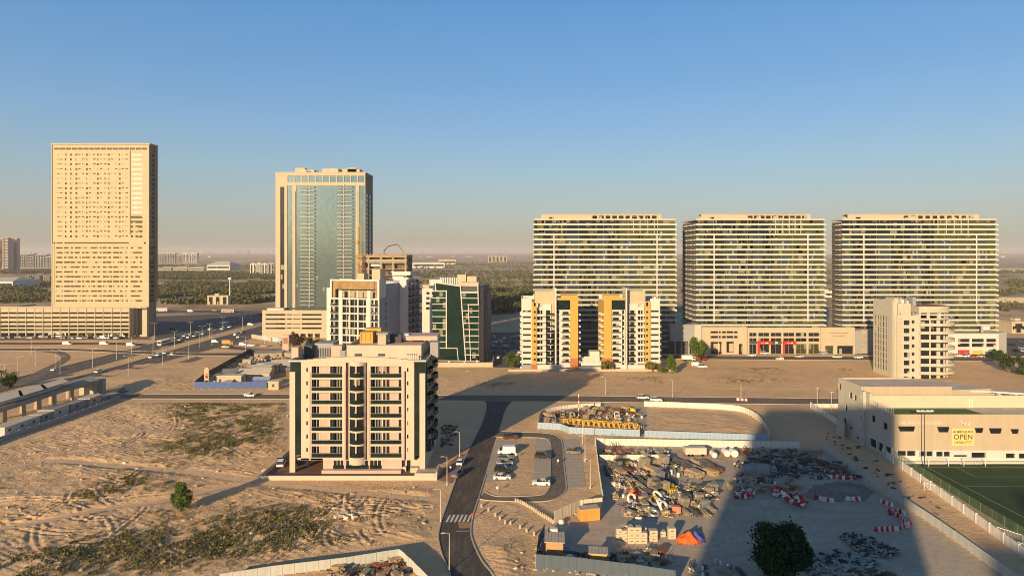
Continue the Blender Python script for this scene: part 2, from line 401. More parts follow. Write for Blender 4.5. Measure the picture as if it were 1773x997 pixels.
# --- sheets, bottom to top
ZR = 0.03
YARD = GP([(1031, 768), (1398, 774), (1425, 778), (1500, 836), (1552, 872), (1630, 922), (1745, 1004), (1900, 1120), (880, 1120), (926, 990), (934, 925), (962, 904), (1042, 884)])
sheet('yard_ground', YARD, .012, yard_m)
NYARD = GP([(934, 744), (938, 716), (1000, 704), (1120, 703), (1120, 758), (990, 752), (972, 744)])
sheet('depot_ground', NYARD, .012, yard_m)
# main local road, running away from the camera
LE = smp([(800, 1100), (780, 997), (766, 962), (759, 930), (764, 902), (775, 870), (790, 828), (806, 790), (826, 750), (838, 722), (842, 700), (834, 690)])
RE = smp([(935, 1100), (856, 997), (832, 966), (816, 928), (817, 900), (822, 882), (832, 852), (843, 815), (853, 775), (866, 738), (874, 712), (884, 697), (900, 691)])
sheet('local_road', LE+RE[::-1], ZR, asph)
# cross road behind the front block
CRT = GP([(-400, 672), (205, 681), (500, 681), (760, 684), (1000, 685), (1460, 690), (2100, 697)])
CRB = GP([(-400, 682), (205, 692), (500, 692), (760, 694), (1000, 696), (1460, 703), (2100, 712)])
CRT = GP([(196, 683), (500, 682), (760, 684), (1000, 685), (1460, 690), (2100, 697)])
CRB = GP([(196, 690), (500, 691), (760, 693), (1000, 695.5), (1460, 701), (2100, 710)])
sheet('cross_road', CRB+CRT[::-1], ZR+.004, asph2)
for nm, a in (('kerb', CRT), ('kerb', CRB)): strip(nm, a, .35, .0, kerb_m, .16)
strip('kerb', LE[:-3], .3, 0, kerb_m, .16); strip('kerb', RE[:42], .3, 0, kerb_m, .16)
# parking loop
lo_out = smp([(862, 746), (905, 748), (948, 750), (966, 756), (974, 768), (976, 800), (980, 835), (979, 850), (965, 862), (940, 868), (890, 868), (846, 866), (828, 863)], 5)
lo_in = smp([(856, 756), (900, 757), (938, 758), (950, 763), (954, 772), (953, 805), (952, 835), (950, 846), (940, 856), (900, 859), (860, 859), (840, 852)], 5)
lo = sheet('parking_loop_road', lo_out+lo_in[::-1], ZR+.008, asph2)
strip('kerb', lo_out, .3, 0, kerb_m, .16)
strip('kerb', lo_in, .3, 0, kerb_m, .16)
sheet('parking_bays_ground', GP([(860, 762), (895, 762), (879, 832), (838, 836), (834, 846), (846, 800)]), ZR+.012, block_m)
sheet('parking_bays_ground', GP([(928, 758), (952.5, 759), (954, 842), (922, 842)]), ZR+.012, block_m)
sheet('parking_bays_ground', GP([(975, 760), (1002, 759), (1015, 843), (981, 845)]), ZR+.012, block_m)
mb = MB()
for (xa0, ya0, xa1, ya1, xb0, yb0, xb1, yb1, n_) in ((928, 758, 922, 842, 952.5, 759, 953.8, 842, 16), (976, 760, 982, 844.5, 1001.5, 759, 1014.5, 843, 16), (861, 763, 838, 836, 895, 763, 879, 832, 14)):
    a0, a1, b0, b1 = Vector(G(xa0, ya0)), Vector(G(xa1, ya1)), Vector(G(xb0, yb0)), Vector(G(xb1, yb1))
    for k in range(n_+1):
        t = k/n_; p = a0.lerp(a1, t); q = b0.lerp(b1, t)
        mb.poly([(p.x, p.y-.07, ZR+.017), (q.x, q.y-.07, ZR+.017), (q.x, q.y+.07, ZR+.017), (p.x, p.y+.07, ZR+.017)], paint)
tag(mb.build('bay_markings'), kind='structure')
# zebra crossing, stop line, hump
mb = MB(); a = Vector(G(772, 897)); b_ = Vector(G(815, 897)); n_ = 6
for k in range(n_):
    t0 = (k+.12)/n_; t1 = (k+.60)/n_; p = a.lerp(b_, t0); q = a.lerp(b_, t1)
    mb.poly([(p.x, p.y-2.0, ZR+.02), (q.x, q.y-2.0, ZR+.02), (q.x+.5, q.y+2.0, ZR+.02), (p.x+.5, p.y+2.0, ZR+.02)], paint)
p = Vector(G(790, 919)); q = Vector(G(812, 919))
mb.box(p.x, q.x, p.y-.1, p.y+.1, ZR+.015, ZR+.02, paint)
tag(mb.build('road_markings'), kind='structure')
mb = MB(); mb.poly([(*G(795, 914), ZR+.012), (*G(815, 914), ZR+.012), (*G(816, 904), ZR+.012), (*G(793, 904), ZR+.012)], pm('ochre_paint', (.33, .22, .09), .9, .3, 2))
tag(mb.build('speed_hump_paint'), kind='structure')
# centre lines on the local road
cl = smooth_line([((a[0]+b_[0])/2, (a[1]+b_[1])/2) for a, b_ in zip(LE[::6], RE[::6])], 4)
# brick pavement beside the front block
sheet('pavement', GP([(757, 830), (783, 836), (800, 800), (813, 786), (796, 786), (772, 806)]), ZR+.003, pave_m)
# highways on the left
hw = pm('highway_asphalt', (0.105, 0.09, 0.08), .9, .18, .1)
def road(name, top, bot, m=hw, z=ZR):
    T = smp(top, 4); B = smp(bot, 4); o = sheet(name, B+T[::-1], z, m)
    return T, B
T, B = road('highway', [(-260, 726), (0, 661), (110, 634), (207, 610), (300, 585), (395, 560), (470, 538), (560, 515)], [(-260, 752), (0, 680), (120, 647), (215, 621), (305, 596), (400, 571), (470, 552), (560, 527)])
strip('kerb', T, .4, 0, kerb_m, .2); strip('kerb', B, .4, 0, kerb_m, .2)
T, B = road('highway', [(-260, 776), (0, 692), (120, 656), (215, 631), (300, 606), (395, 580), (450, 565), (520, 545)], [(-260, 806), (0, 713), (130, 668), (225, 643), (310, 619), (395, 597), (450, 582), (520, 560)])
strip('kerb', T, .4, 0, kerb_m, .2); strip('kerb', B, .4, 0, kerb_m, .2)
T, B = road('service_road', [(-300, 602.5), (0, 602.5), (150, 604), (240, 608), (330, 610.5), (450, 610.5), (700, 611.5), (1000, 613), (1200, 615.5), (1500, 617), (2000, 620)], [(-300, 607), (0, 607), (150, 608.5), (240, 613), (330, 615.5), (450, 616), (700, 617), (1000, 619), (1200, 622), (1500, 624), (2000, 628)], hw, ZR+.008)
strip('kerb', T, .4, 0, kerb_m, .2); strip('kerb', B, .4, 0, kerb_m, .2)
T, B = road('service_road', [(-300, 593), (0, 593), (200, 593), (260, 596)], [(-300, 596.5), (0, 596.5), (200, 597), (262, 600)], hw, ZR+.004)
T, B = road('service_road', [(330, 600), (380, 596), (420, 601), (480, 604), (700, 605), (1000, 606), (1200, 608), (1500, 610), (2000, 612)], [(330, 604), (380, 603), (420, 606), (480, 608.5), (700, 609.5), (1000, 610.5), (1200, 612.5), (1500, 614), (2000, 617)], hw, ZR+.004)
T, B = road('slip_road', [(20, 668), (60, 645), (92, 630), (106, 620), (96, 612), (60, 608)], [(34, 670), (80, 648), (104, 633), (122, 620), (110, 609), (70, 605)], asph2, ZR+.012)
T, B = road('slip_road', [(200, 679), (240, 655), (290, 634), (340, 617)], [(208, 686), (256, 657), (300, 638), (352, 620)], asph2, ZR+.012)
T, B = road('distant_road', [(262, 538), (380, 537), (470, 541)], [(262, 542), (380, 542), (470, 548)], hw, ZR)
sheet('tower_forecourt', GP([(268, 548), (470, 541), (470, 552), (268, 589)]), .02, hw)
sheet('car_park', GP([(-20, 578), (262, 580), (262, 588), (-20, 589)]), .022, asph2)
sheet('car_park', GP([(835, 575), (905, 575), (905, 636), (858, 636), (835, 630)]), .022, hw)
sheet('car_park', GP([(1742, 585), (1850, 585), (1850, 612), (1742, 612)]), .024, hw)
# lane dashes on the highway
mb = MB()
for ly in ([(-100, 692), (0, 667.5), (114, 638.5), (210, 614), (302, 589), (397, 564)], [(-100, 700), (0, 673.5), (117, 642.5), (212, 617.5), (303, 592.5), (398, 567.5)], [(-100, 730), (0, 699), (124, 660), (219, 635), (303, 610.5), (395, 586)], [(-100, 737), (0, 706), (127, 664), (222, 639), (306, 614.5), (395, 591.5)]):
    l = smp(ly, 30)
    for i in range(0, len(l)-1, 3):
        a = Vector(l[i]); b_ = Vector(l[i+1]); d = (b_-a).normalized(); e = Vector((-d.y, d.x))*.1; b_ = a+d*3.5
        mb.poly([(*(a-e), .055), (*(b_-e), .055), (*(b_+e), .055), (*(a+e), .055)], paint)
tag(mb.build('lane_markings'), kind='structure')
# sandy lane between the yard and the school, worn vehicle track across the open lot
for l_, w_ in TRACKS: strip('dirt_track', l_, w_, .045, track_m)
# football pitch
turf = pm('artificial_turf', (0.026, 0.056, 0.019), .95, .18, .3, bump=.02, bscale=30)
pitch_r = [(112, 181), (240, 181), (240, 90), (100.5, 90), (104, 110)]
sheet('football_pitch', [(111.5, 181.2), (230, 181.2), (230, 90), (104, 90)], .016, turf)
mb = MB()
def pl(x0, x1, y0, y1): mb.poly([(x0, y0, .022), (x1, y0, .022), (x1, y1, .022), (x0, y1, .022)], pm('pitch_line', (.36, .38, .33), .8, .1, 1))
pl(116, 200, 177.6, 177.75); pl(116, 116.15, 100, 177.6); pl(116, 200, 163, 163.12); pl(116, 200, 134, 134.12)
pl(124, 146, 170, 170.12); pl(124, 124.12, 170, 177.6); pl(146, 146.12, 170, 177.6)
for k in range(40):
    t0 = math.pi*2*k/40; t1 = math.pi*2*(k+1)/40
    for cxp, cyp, rr in ((150, 163, 7),):
        mb.poly([(cxp+rr*math.cos(t0), cyp+rr*math.sin(t0), .024), (cxp+(rr+.14)*math.cos(t0), cyp+(rr+.14)*math.sin(t0), .024), (cxp+(rr+.14)*math.cos(t1), cyp+(rr+.14)*math.sin(t1), .024), (cxp+rr*math.cos(t1), cyp+rr*math.sin(t1), .024)], MATS['pitch_line'])
tag(mb.build('pitch_lines'), kind='structure')
# air between here and the horizon
def haze():
    m = bpy.data.materials.new('haze'); m.use_nodes = True; n = m.node_tree.nodes; n.clear()
    o = n.new('ShaderNodeOutputMaterial'); v = n.new('ShaderNodeVolumePrincipled'); v.inputs['Density'].default_value = HAZE_D
    v.inputs['Color'].default_value = (0.93, 0.90, 0.88, 1); v.inputs['Anisotropy'].default_value = 0.0
    m.node_tree.links.new(v.outputs[0], o.inputs['Volume'])
    mb = MB(); mb.box(-17000, 17000, -9500, 17000, -1.2, 165, m); tag(mb.build('haze'), kind='stuff')
HAZE_D = 0.00008
haze()
# ================================================================ buildings
cream = pm('cream_render', (0.454, 0.385, 0.255), .85, .05, .15, streak=.10)
cream2 = pm('pale_stone', (0.441, 0.379, 0.275), .8, .05, .2, streak=.10)
whitep = pm('white_render', (0.555, 0.532, 0.486), .8, .05, .3, streak=.12)
offw = pm('off_white_cladding', (0.454, 0.427, 0.358), .7, .05, .3, streak=.08)
greyp = pm('grey_cladding', (0.281, 0.281, 0.281), .7, .05, .3, streak=.06)
pinkp = pm('pale_pink_render', (0.499, 0.365, 0.307), .85, .05, .3, streak=.08)
beigep = pm('beige_stone_tiles', (0.506, 0.432, 0.342), .8, .05, .3, streak=.07)
orangep = pm('orange_render', (0.490, 0.302, 0.069), .85, .06, .3, streak=.08)
conc = pm('raw_concrete', (0.36, 0.31, 0.23), .95, .2, .5, streak=.2)
roofm = pm('roof_screed', (0.480, 0.420, 0.336), .95, .18, .25)
darkm = pm('dark_metal', (0.05, 0.05, 0.055), .6, .1, 1)  # plain dark metal
steel = pm('galvanised_steel', (0.42, 0.42, 0.41), .45, .15, 1, metal=.6)
whm = pm('white_metal', (0.72, 0.71, 0.68), .5, .06, 1)
g_dark = glass('dark_window_glass', (0.025, 0.028, 0.032), .3, .1, (1.6, 3, 3.4), .07, (.30, .26, .2))
g_teal = glass('teal_curtain_glass', (0.19, 0.265, 0.285), .8, .10, (1.6, 3, 2.7), .02, (.16, .22, .21), .004, .08)
g_green = glass('green_curtain_glass', (0.010, 0.032, 0.028), .4, .08, (1.4, 1.4, 1.6), .0, wav=.008)
g_slab = glass('grey_strip_glass', (0.014, 0.016, 0.02), .15, .15, (2.1, 3, 2.9), .08, (.10, .09, .07), .006)
g_slab2 = glass('olive_strip_glass', (0.085, 0.09, 0.045), .35, .12, (2.1, 3, 2.9), .12, (.17, .155, .09), .006)
g_blue = glass('blue_grey_glass', (0.055, 0.075, 0.115), .4, .1, (1.05, 3, 2.9), .10, (.2, .2, .18), .01)
g_rail = glass('green_balcony_glass', (0.010, 0.024, 0.021), .25, .1, (1.2, 1.2, 1.1), .0, wav=.02)

sidey = pm('shaded_side_render', (.27, .21, .145), .85, .06, .2, streak=.1)  # right sides of the cream towers, their shade put into the colour
# ---- yellow slab tower, far left
def yellow_tower():
    Y = 455.0; s = Y/F; x0 = XA(91, Y); w = XA(258, Y)-x0; Z = ZA(251, Y)
    t = thing('residential_tower', 'tall pale yellow slab tower standing on a parking podium at far left', 'tower', (x0, Y, 0))
    U = lambda px: XA(px, Y)-x0
    rows = [ZA(230+(103+22.35*k)/2.695, Y) for k in range(18)]
    low = [ZA(230+(537+22.4*k)/2.695, Y) for k in range(12)]
    zr = lambda yy: 60+230  # unused
    holes = []; zz = lambda p: U(60+p/2.695)
    pd = 9.5; rng = random.Random(3)
    wins = []
    for z in rows:
        hs = []
        for c in (146, 170, 195, 245, 295, 346, 397): hs.append((zz(c-4.5), zz(c+4.5), z-.75, z+.75))
        for a, b_ in ((204, 214), (222, 232), (254, 264), (272, 286), (305, 316), (324, 336), (356, 368), (376, 386), (407, 416), (424, 436)):
            if rng.random() < .75: hs.append((zz(a), zz(b_), z-.1, z+.62))
        hs.append((zz(106), zz(130), z-.12, z+.45)); hs.append((zz(449), zz(504), z-.85, z+.85))
        wins.append(hs)
    for z in low:
        hs = [(zz(99), zz(131), z-.55, z+.55)]
        for a, b_ in ((138, 168), (170, 186), (188, 215), (222, 234), (237, 257), (262, 290), (293, 313), (319, 332), (335, 362), (367, 395), (398, 414), (424, 435), (448, 502)): hs.append((zz(a), zz(b_), z-.5, z+.6))
        wins.append(hs)
    z = ZA(230+75/2.695, Y); top = [(zz(92+k*27.2), zz(92+k*27.2+24), z-.7, z+.7) for k in range(16)]
    wb = MB()  # white panels stand for bright reflections in the upper right window column
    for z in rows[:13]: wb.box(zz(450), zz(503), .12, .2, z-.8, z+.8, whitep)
    wb.build('bright_reflection_panels', t)
    zb = ZA(230+514/2.695, Y); brk = [(zz(88), zz(97), zb-.5, zb+.5), (zz(102), zz(131), zb-.25, zb+.3), (zz(138), zz(440), zb-.2, zb+.35), (zz(510), zz(519), zb-.5, zb+.5)]
    mb = MB(); allh = [h for hs in wins for h in hs]+top+brk
    mb.wall(0, w, 0, Z, 0, .35, allh, cream)
    mb.box(0, .3, .35, pd, 0, Z, cream); mb.box(.3, w-.3, pd-.3, pd, 0, Z, cream)
    sh = []
    for z in rows+low: sh.append((1.2, 6.2, z-1.0, z+1.0))
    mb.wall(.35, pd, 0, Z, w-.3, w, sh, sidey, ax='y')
    mb.box(.3, w-.3, .35, pd-.3, Z-.9, Z-.4, roofm)
    mb.build('wall', t)
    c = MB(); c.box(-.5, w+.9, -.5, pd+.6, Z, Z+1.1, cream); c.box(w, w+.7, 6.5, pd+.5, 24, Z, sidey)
    c.box(-.5, 0.0, -.4, 0, 0, Z, cream2); c.box(0, 1.2, -.25, 0, 22, zb-1, cream2); c.box(w-1.3, w, -.25, 0, 22, zb-1, cream2)
    c.box(0, w, -.3, 0, zb-1.1, zb-.75, cream2); c.box(zz(443), zz(446), -.5, 0, zb+6, Z-4, cream2)
    c.build('cornice', t)
    for hs in wins:
        g = MB()
        z = hs[0][2]; g.box(.4, w-.4, .30, .34, min(h[2] for h in hs)-.1, max(h[3] for h in hs)+.1, g_yel)
        g.box(w-.33, w-.28, 1.1, 6.3, min(h[2] for h in hs)-.1, max(h[3] for h in hs)+.1, g_dark)
        g.build('window_row', t)
    g = MB(); g.box(.4, w-.4, .3, .34, top[0][2]-.1, top[0][3]+.1, darkm); g.build('louvre_band', t)
    # podium
    xp0 = U(18); xp1 = U(237); zp = ZA(531, Y)
    mb = MB(); yf = -9.0
    rws = [(835, .9), (856, .9), (877, 1.1), (895, 1.1), (912, 1.1)]; hs = []
    nb = 15; bw = (xp1-xp0)/nb
    for py, hh in rws:
        z = ZA(230+py/2.695, Y)
        for k in range(nb): hs.append((xp0+k*bw+.35, xp0+(k+1)*bw-.35, z-hh*.7, z+hh*.7))
    for k in range(nb): hs.append((xp0+k*bw+.5, xp0+(k+1)*bw-.5, .0, 3.6))
    mb.wall(xp0, xp1, 0, zp, yf, yf+.5, hs, cream2)
    mb.box(xp0, xp0+.5, yf+.5, pd+14, 0, zp, cream2); mb.box(xp1-.5, xp1, yf+.5, 0, 0, zp, cream2)
    mb.box(xp0+.5, xp1-.5, yf+.5, -.5, zp-1.2, zp-.9, roofm); mb.box(xp0+.5, -.6, -.5, pd+14, zp-1.2, zp-.9, roofm)
    for k in range(5): mb.box(xp0+.6, xp1-.6, yf+.6, -.6, 4+k*3.1, 4.3+k*3.1, conc)
    for k in range(nb+1): mb.box(xp0+k*bw-.22, xp0+k*bw+.22, yf-.3, yf, 0, zp, cream2)
    mb.build('podium', t)
    c = MB(); c.box(xp0-.3, xp1+8.5, yf-.6, yf, zp, zp+.9, cream2)
    c.wall(xp1+.4, w-1.8, 0, zp, -2.6, -2.2, [(xp1+2, w-3.4, 1.5, zp-1)], cream2); c.box(xp1+.4, w-1.8, -2.0, 0, zp-.5, zp, cream2)
    c.box(w-1.8, w, -2.6, 0, 0, zp, cream); c.build('entrance_portal', t)
    return t
g_yel = glass('bronze_window_glass', (0.10, 0.08, 0.05), .45, .08, (1.6, 3, 3.4), .35, (.42, .34, .2), .03)
yellow_tower()

# ---- teal glass tower with car park podium
def teal_tower():
    Y = 455.0; x0 = XA(477, Y); U = lambda px: XA(px, Y)-x0; w = U(632.5); Z = ZA(300, Y); d = 24.5
    zz = lambda p: U(440+p/2.85); zv = lambda q: ZA(270+q/2.85, Y)
    t = thing('glass_tower', 'tall teal glass tower framed in cream stone with balconies up both sides of its front', 'tower', (x0, Y, 0))
    zb = 14.0
    holes = [(zz(163)+k*(zz(546)-zz(163))/11+.35, zz(163)+(k+1)*(zz(546)-zz(163))/11-.35, zv(130), zv(98)) for k in range(11)]
    m = MB(); big = (zz(207), zz(501), 0, zv(147)); st = [(zz(129), zz(149), 0, zv(153)), (zz(163), zz(189), 0, zv(147)), (zz(518), zz(546), 0, zv(147))]
    m.wall(0, w, 0, Z, 0, .8, holes+[big]+st, cream2)
    m.box(0, .6, .8, d, 0, Z, cream2); m.box(.6, w-.6, d-.6, d, 0, Z, cream2)
    sh = [(2.5, 10.5, 0, Z-14), (13.5, 21.5, 0, Z-14)]
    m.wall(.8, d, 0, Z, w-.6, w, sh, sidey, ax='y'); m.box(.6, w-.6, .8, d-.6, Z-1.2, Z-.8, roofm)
    m.box(zz(195), zz(204), -.5, 0, 0, Z-13, cream2); m.box(zz(503), zz(512), -.5, 0, 0, Z-13, cream2)
    m.box(-.3, w+.3, -.3, d+.3, Z, Z+.8, cream2)
    m.build('stone_frame', t)
    g = MB(); g.box(zz(207), zz(501), .35, .5, 0, zv(147), g_teal); g.build('curtain_wall', t)
    for a, b_, mm in ((129, 149, g_dark), (163, 189, g_teal), (518, 546, g_teal)):
        g = MB(); g.box(zz(a), zz(b_), .45, .6, 0, zv(147) if a > 150 else zv(153), mm); g.build('glass_strip', t)
    for h in holes:
        g = MB(); g.box(h[0], h[1], .45, .6, h[2], h[3], g_teal); g.build('window', t)
    for a, b_ in ((2.5, 10.5), (13.5, 21.5)):
        g = MB(); g.box(w-.5, w-.3, a, b_, 0, Z-14, g_dark)
        for k in range(30): g.box(w-.3, w-.05, a, b_, 6+k*3.2, 6.9+k*3.2, greyp)
        g.build('side_glass_strip', t)
    n = 34; z0 = zv(752); z1 = zv(158)
    bm = MB()
    for (a, b_) in ((228, 300), (410, 487)):
        wv = zz(b_)-zz(a)
        if a == 228: bm.wall(zz(a), zz(b_), 0, .30, -.9, .35, [], whitep)
    for k in range(n):
        z = z0+(z1-z0)*k/(n-1)
        for a, b_ in ((228, 300), (410, 487)):
            m = MB(); m.box(zz(a), zz(b_), -1.0, .35, z, z+.28, whitep)
            c = (zz(a)+zz(b_))/2+(1 if a == 228 else -1)
            m.box(zz(a), zz(b_), -1.02, -.96, z+.28, z+1.0, g_teal)
            m.box(c-1.6, c-.2, .28, .35, z+.3, z+2.0, darkm); m.box(c, c+.55, -.5, .35, z+.28, z+2.66, whitep)
            m.build('balcony', t)
    r = MB()
    for a, b_, y0, hh in ((196, 243, 57, 3), (243, 290, 66, 2.2), (330, 410, 60, 3.2), (430, 515, 62, 2.5), (455, 500, 56, 1.6)):
        r.box(zz(a), zz(b_), 3, 14, Z-.8, zv(y0), cream2)
    r.box(zz(250), zz(275), 2.9, 3.0, Z+.8, Z+2, darkm); r.build('rooftop_plant', t)
    # podium
    yp = 446-455; xa = XA(454, 446)-x0; xb = XA(572, 446)-x0; zt = ZA(537, 446)
    V = lambda p: XA(440+p/2.85, 446)-x0; zq = lambda q: ZA(270+q/2.85, 446)
    hs = []
    for q in (783, 805, 828, 850): hs += [(V(57), V(155), zq(q)-.55, zq(q)+.55), (V(163), V(186), zq(q)-.3, zq(q)+.4), (V(190), V(228), zq(q)-.2, zq(q)+.3), (V(235), V(333), zq(q)-.55, zq(q)+.55)]
    hs += [(V(40)+2+k*5, V(40)+5.5+k*5, 0, 3) for k in range(8)]
    m = MB(); m.wall(xa, xb, 0, zt, yp, yp+.5, hs, cream2); m.box(xa, xa+.5, yp+.5, -.6, 0, zt, cream2); m.box(xb-.5, xb, yp+.5, 20, 0, zt, cream2)
    m.box(xa+.5, xb-.5, yp+.5, -.6, zt-1, zt-.7, roofm)
    for k in range(4): m.box(xa+.6, xb-.6, yp+.7, -.8, 4+k*3.6, 4.3+k*3.6, conc)
    m.box(V(58), V(140), yp+2, yp+8, zt-.7, zt+1.2, whitep); m.box(xa-.2, V(352), yp+8, yp+8.3, zt, zt+1, darkm)
    m.box(V(50), V(190), yp-2.5, yp, 0, zq(868), cream2); m.build('podium', t)
    c = MB(); c.box(V(48), V(192), yp-3.2, yp, zq(868), zq(868)+.4, whitep); c.build('canopy', t)
teal_tower()

# ---- unfinished concrete building with hoist mast and placing boom
def unfinished():
    Y = 430.0; x0 = XA(616, Y); w = XA(704, Y)-x0; Z = ZA(441, Y); U = lambda px: XA(px, Y)-x0
    t = thing('unfinished_building', 'unfinished bare concrete building with open floors under construction', 'building', (x0, Y, 0))
    d = 26
    for k in range(15):
        z = Z-1.4-k*4.1
        if z < 1: break
        m = MB(); m.box(0, w, 0, d, z-.5, z, conc); m.build('floor_slab', t)
    for px in (616, 636, 657.5, 678.5, 700.5):
        for y in (0.4, 9, 17, 25):
            m = MB(); m.box(U(px), U(px)+1.2, y, y+1, 0, Z-1.9, conc); m.build('column', t)
    m = MB(); m.box(0, w, .05, .35, Z-5, Z-3.2, conc); m.box(U(637), w, 4, 4.3, Z-16, Z-2, pm('brown_brickwork', (.16, .11, .08), .95, .3, .5))
    m.box(0, 7.8, .6, 20, 0, Z-2, MATS['brown_brickwork']); m.box(U(637), U(656), 2, 2.2, Z-8, Z-5.6, steel); m.build('infill_wall', t)
    m = MB(); m.box(0, w, -.15, .15, Z-1.2, Z-.2, pm('timber_formwork', (.34, .21, .09), .9, .25, .6)); m.box(w-.3, w, 0, d, Z-1.2, Z-.2, MATS['timber_formwork'])
    m.box(0, w, 0.15, d, Z-1.4, Z-1.1, MATS['timber_formwork'])
    r = random.Random(5)
    for k in range(26): m.tube((r.uniform(0, w), r.uniform(.5, d-2), Z-1.2), (r.uniform(0, w), r.uniform(.5, d), Z+r.uniform(-.6, .4)), .12, conc, n=4)
    for k in range(22): x = w*k/21; m.tube((x, 0, Z-.3), (x, 0, Z+.9), .05, steel, n=4)
    m.build('formwork_deck', t)
    # yellow hoist mast
    ye = pm('yellow_steel', (.36, .24, .06), .6, .15, .8)
    hx, hy = XA(622.5, 426), 426; hz = ZA(392, 426)
    t2 = thing('construction_hoist', 'yellow lattice hoist mast rising beside the unfinished concrete building', 'hoist', (hx, hy, 0))
    m = MB()
    for a in (-.7, .7):
        for b_ in (-.7, .7): m.tube((a, b_, 0), (a, b_, hz), .14, ye, n=4)
    for k in range(int(hz/1.6)):
        z = k*1.6
        for (p, q) in (((-.7, -.7), (.7, -.7)), ((.7, -.7), (.7, .7)), ((.7, .7), (-.7, .7)), ((-.7, .7), (-.7, -.7))): m.tube((*p, z), (*q, z+1.6), .08, ye, n=4)
    m.build('mast', t2)
    m = MB(); m.box(.75, 2.0, -.9, .9, hz-26, hz-23.4, ye); m.box(-2.0, -.75, -.9, .9, hz-12, hz-9.4, ye); m.build('cage', t2)
    m = MB(); m.tube((0, 0, hz), (0, 0, hz+2), .2, ye); m.box(-.8, .8, -.5, .5, hz-.2, hz+.3, ye); m.build('mast_head', t2)
    bx = thing('placing_boom', 'folded concrete placing boom on the deck of the unfinished building', 'crane', (XA(665, 440), 440, Z-1.4))
    s = 440/F; m = MB(); m.tube((0, 0, 0), (0, 0, 4.2), .3, darkm); m.tube((0, 0, 4.2), (8.5*s, 0, 7.4), .35, darkm, .3); m.build('boom', bx)
    m = MB(); m.tube((8.5*s, 0, 7.4), (24*s, 0, 8.6), .3, darkm, .26); m.tube((24*s, 0, 8.6), (35*s, 0, 2.2), .24, darkm, .16); m.build('boom', bx)
unfinished()

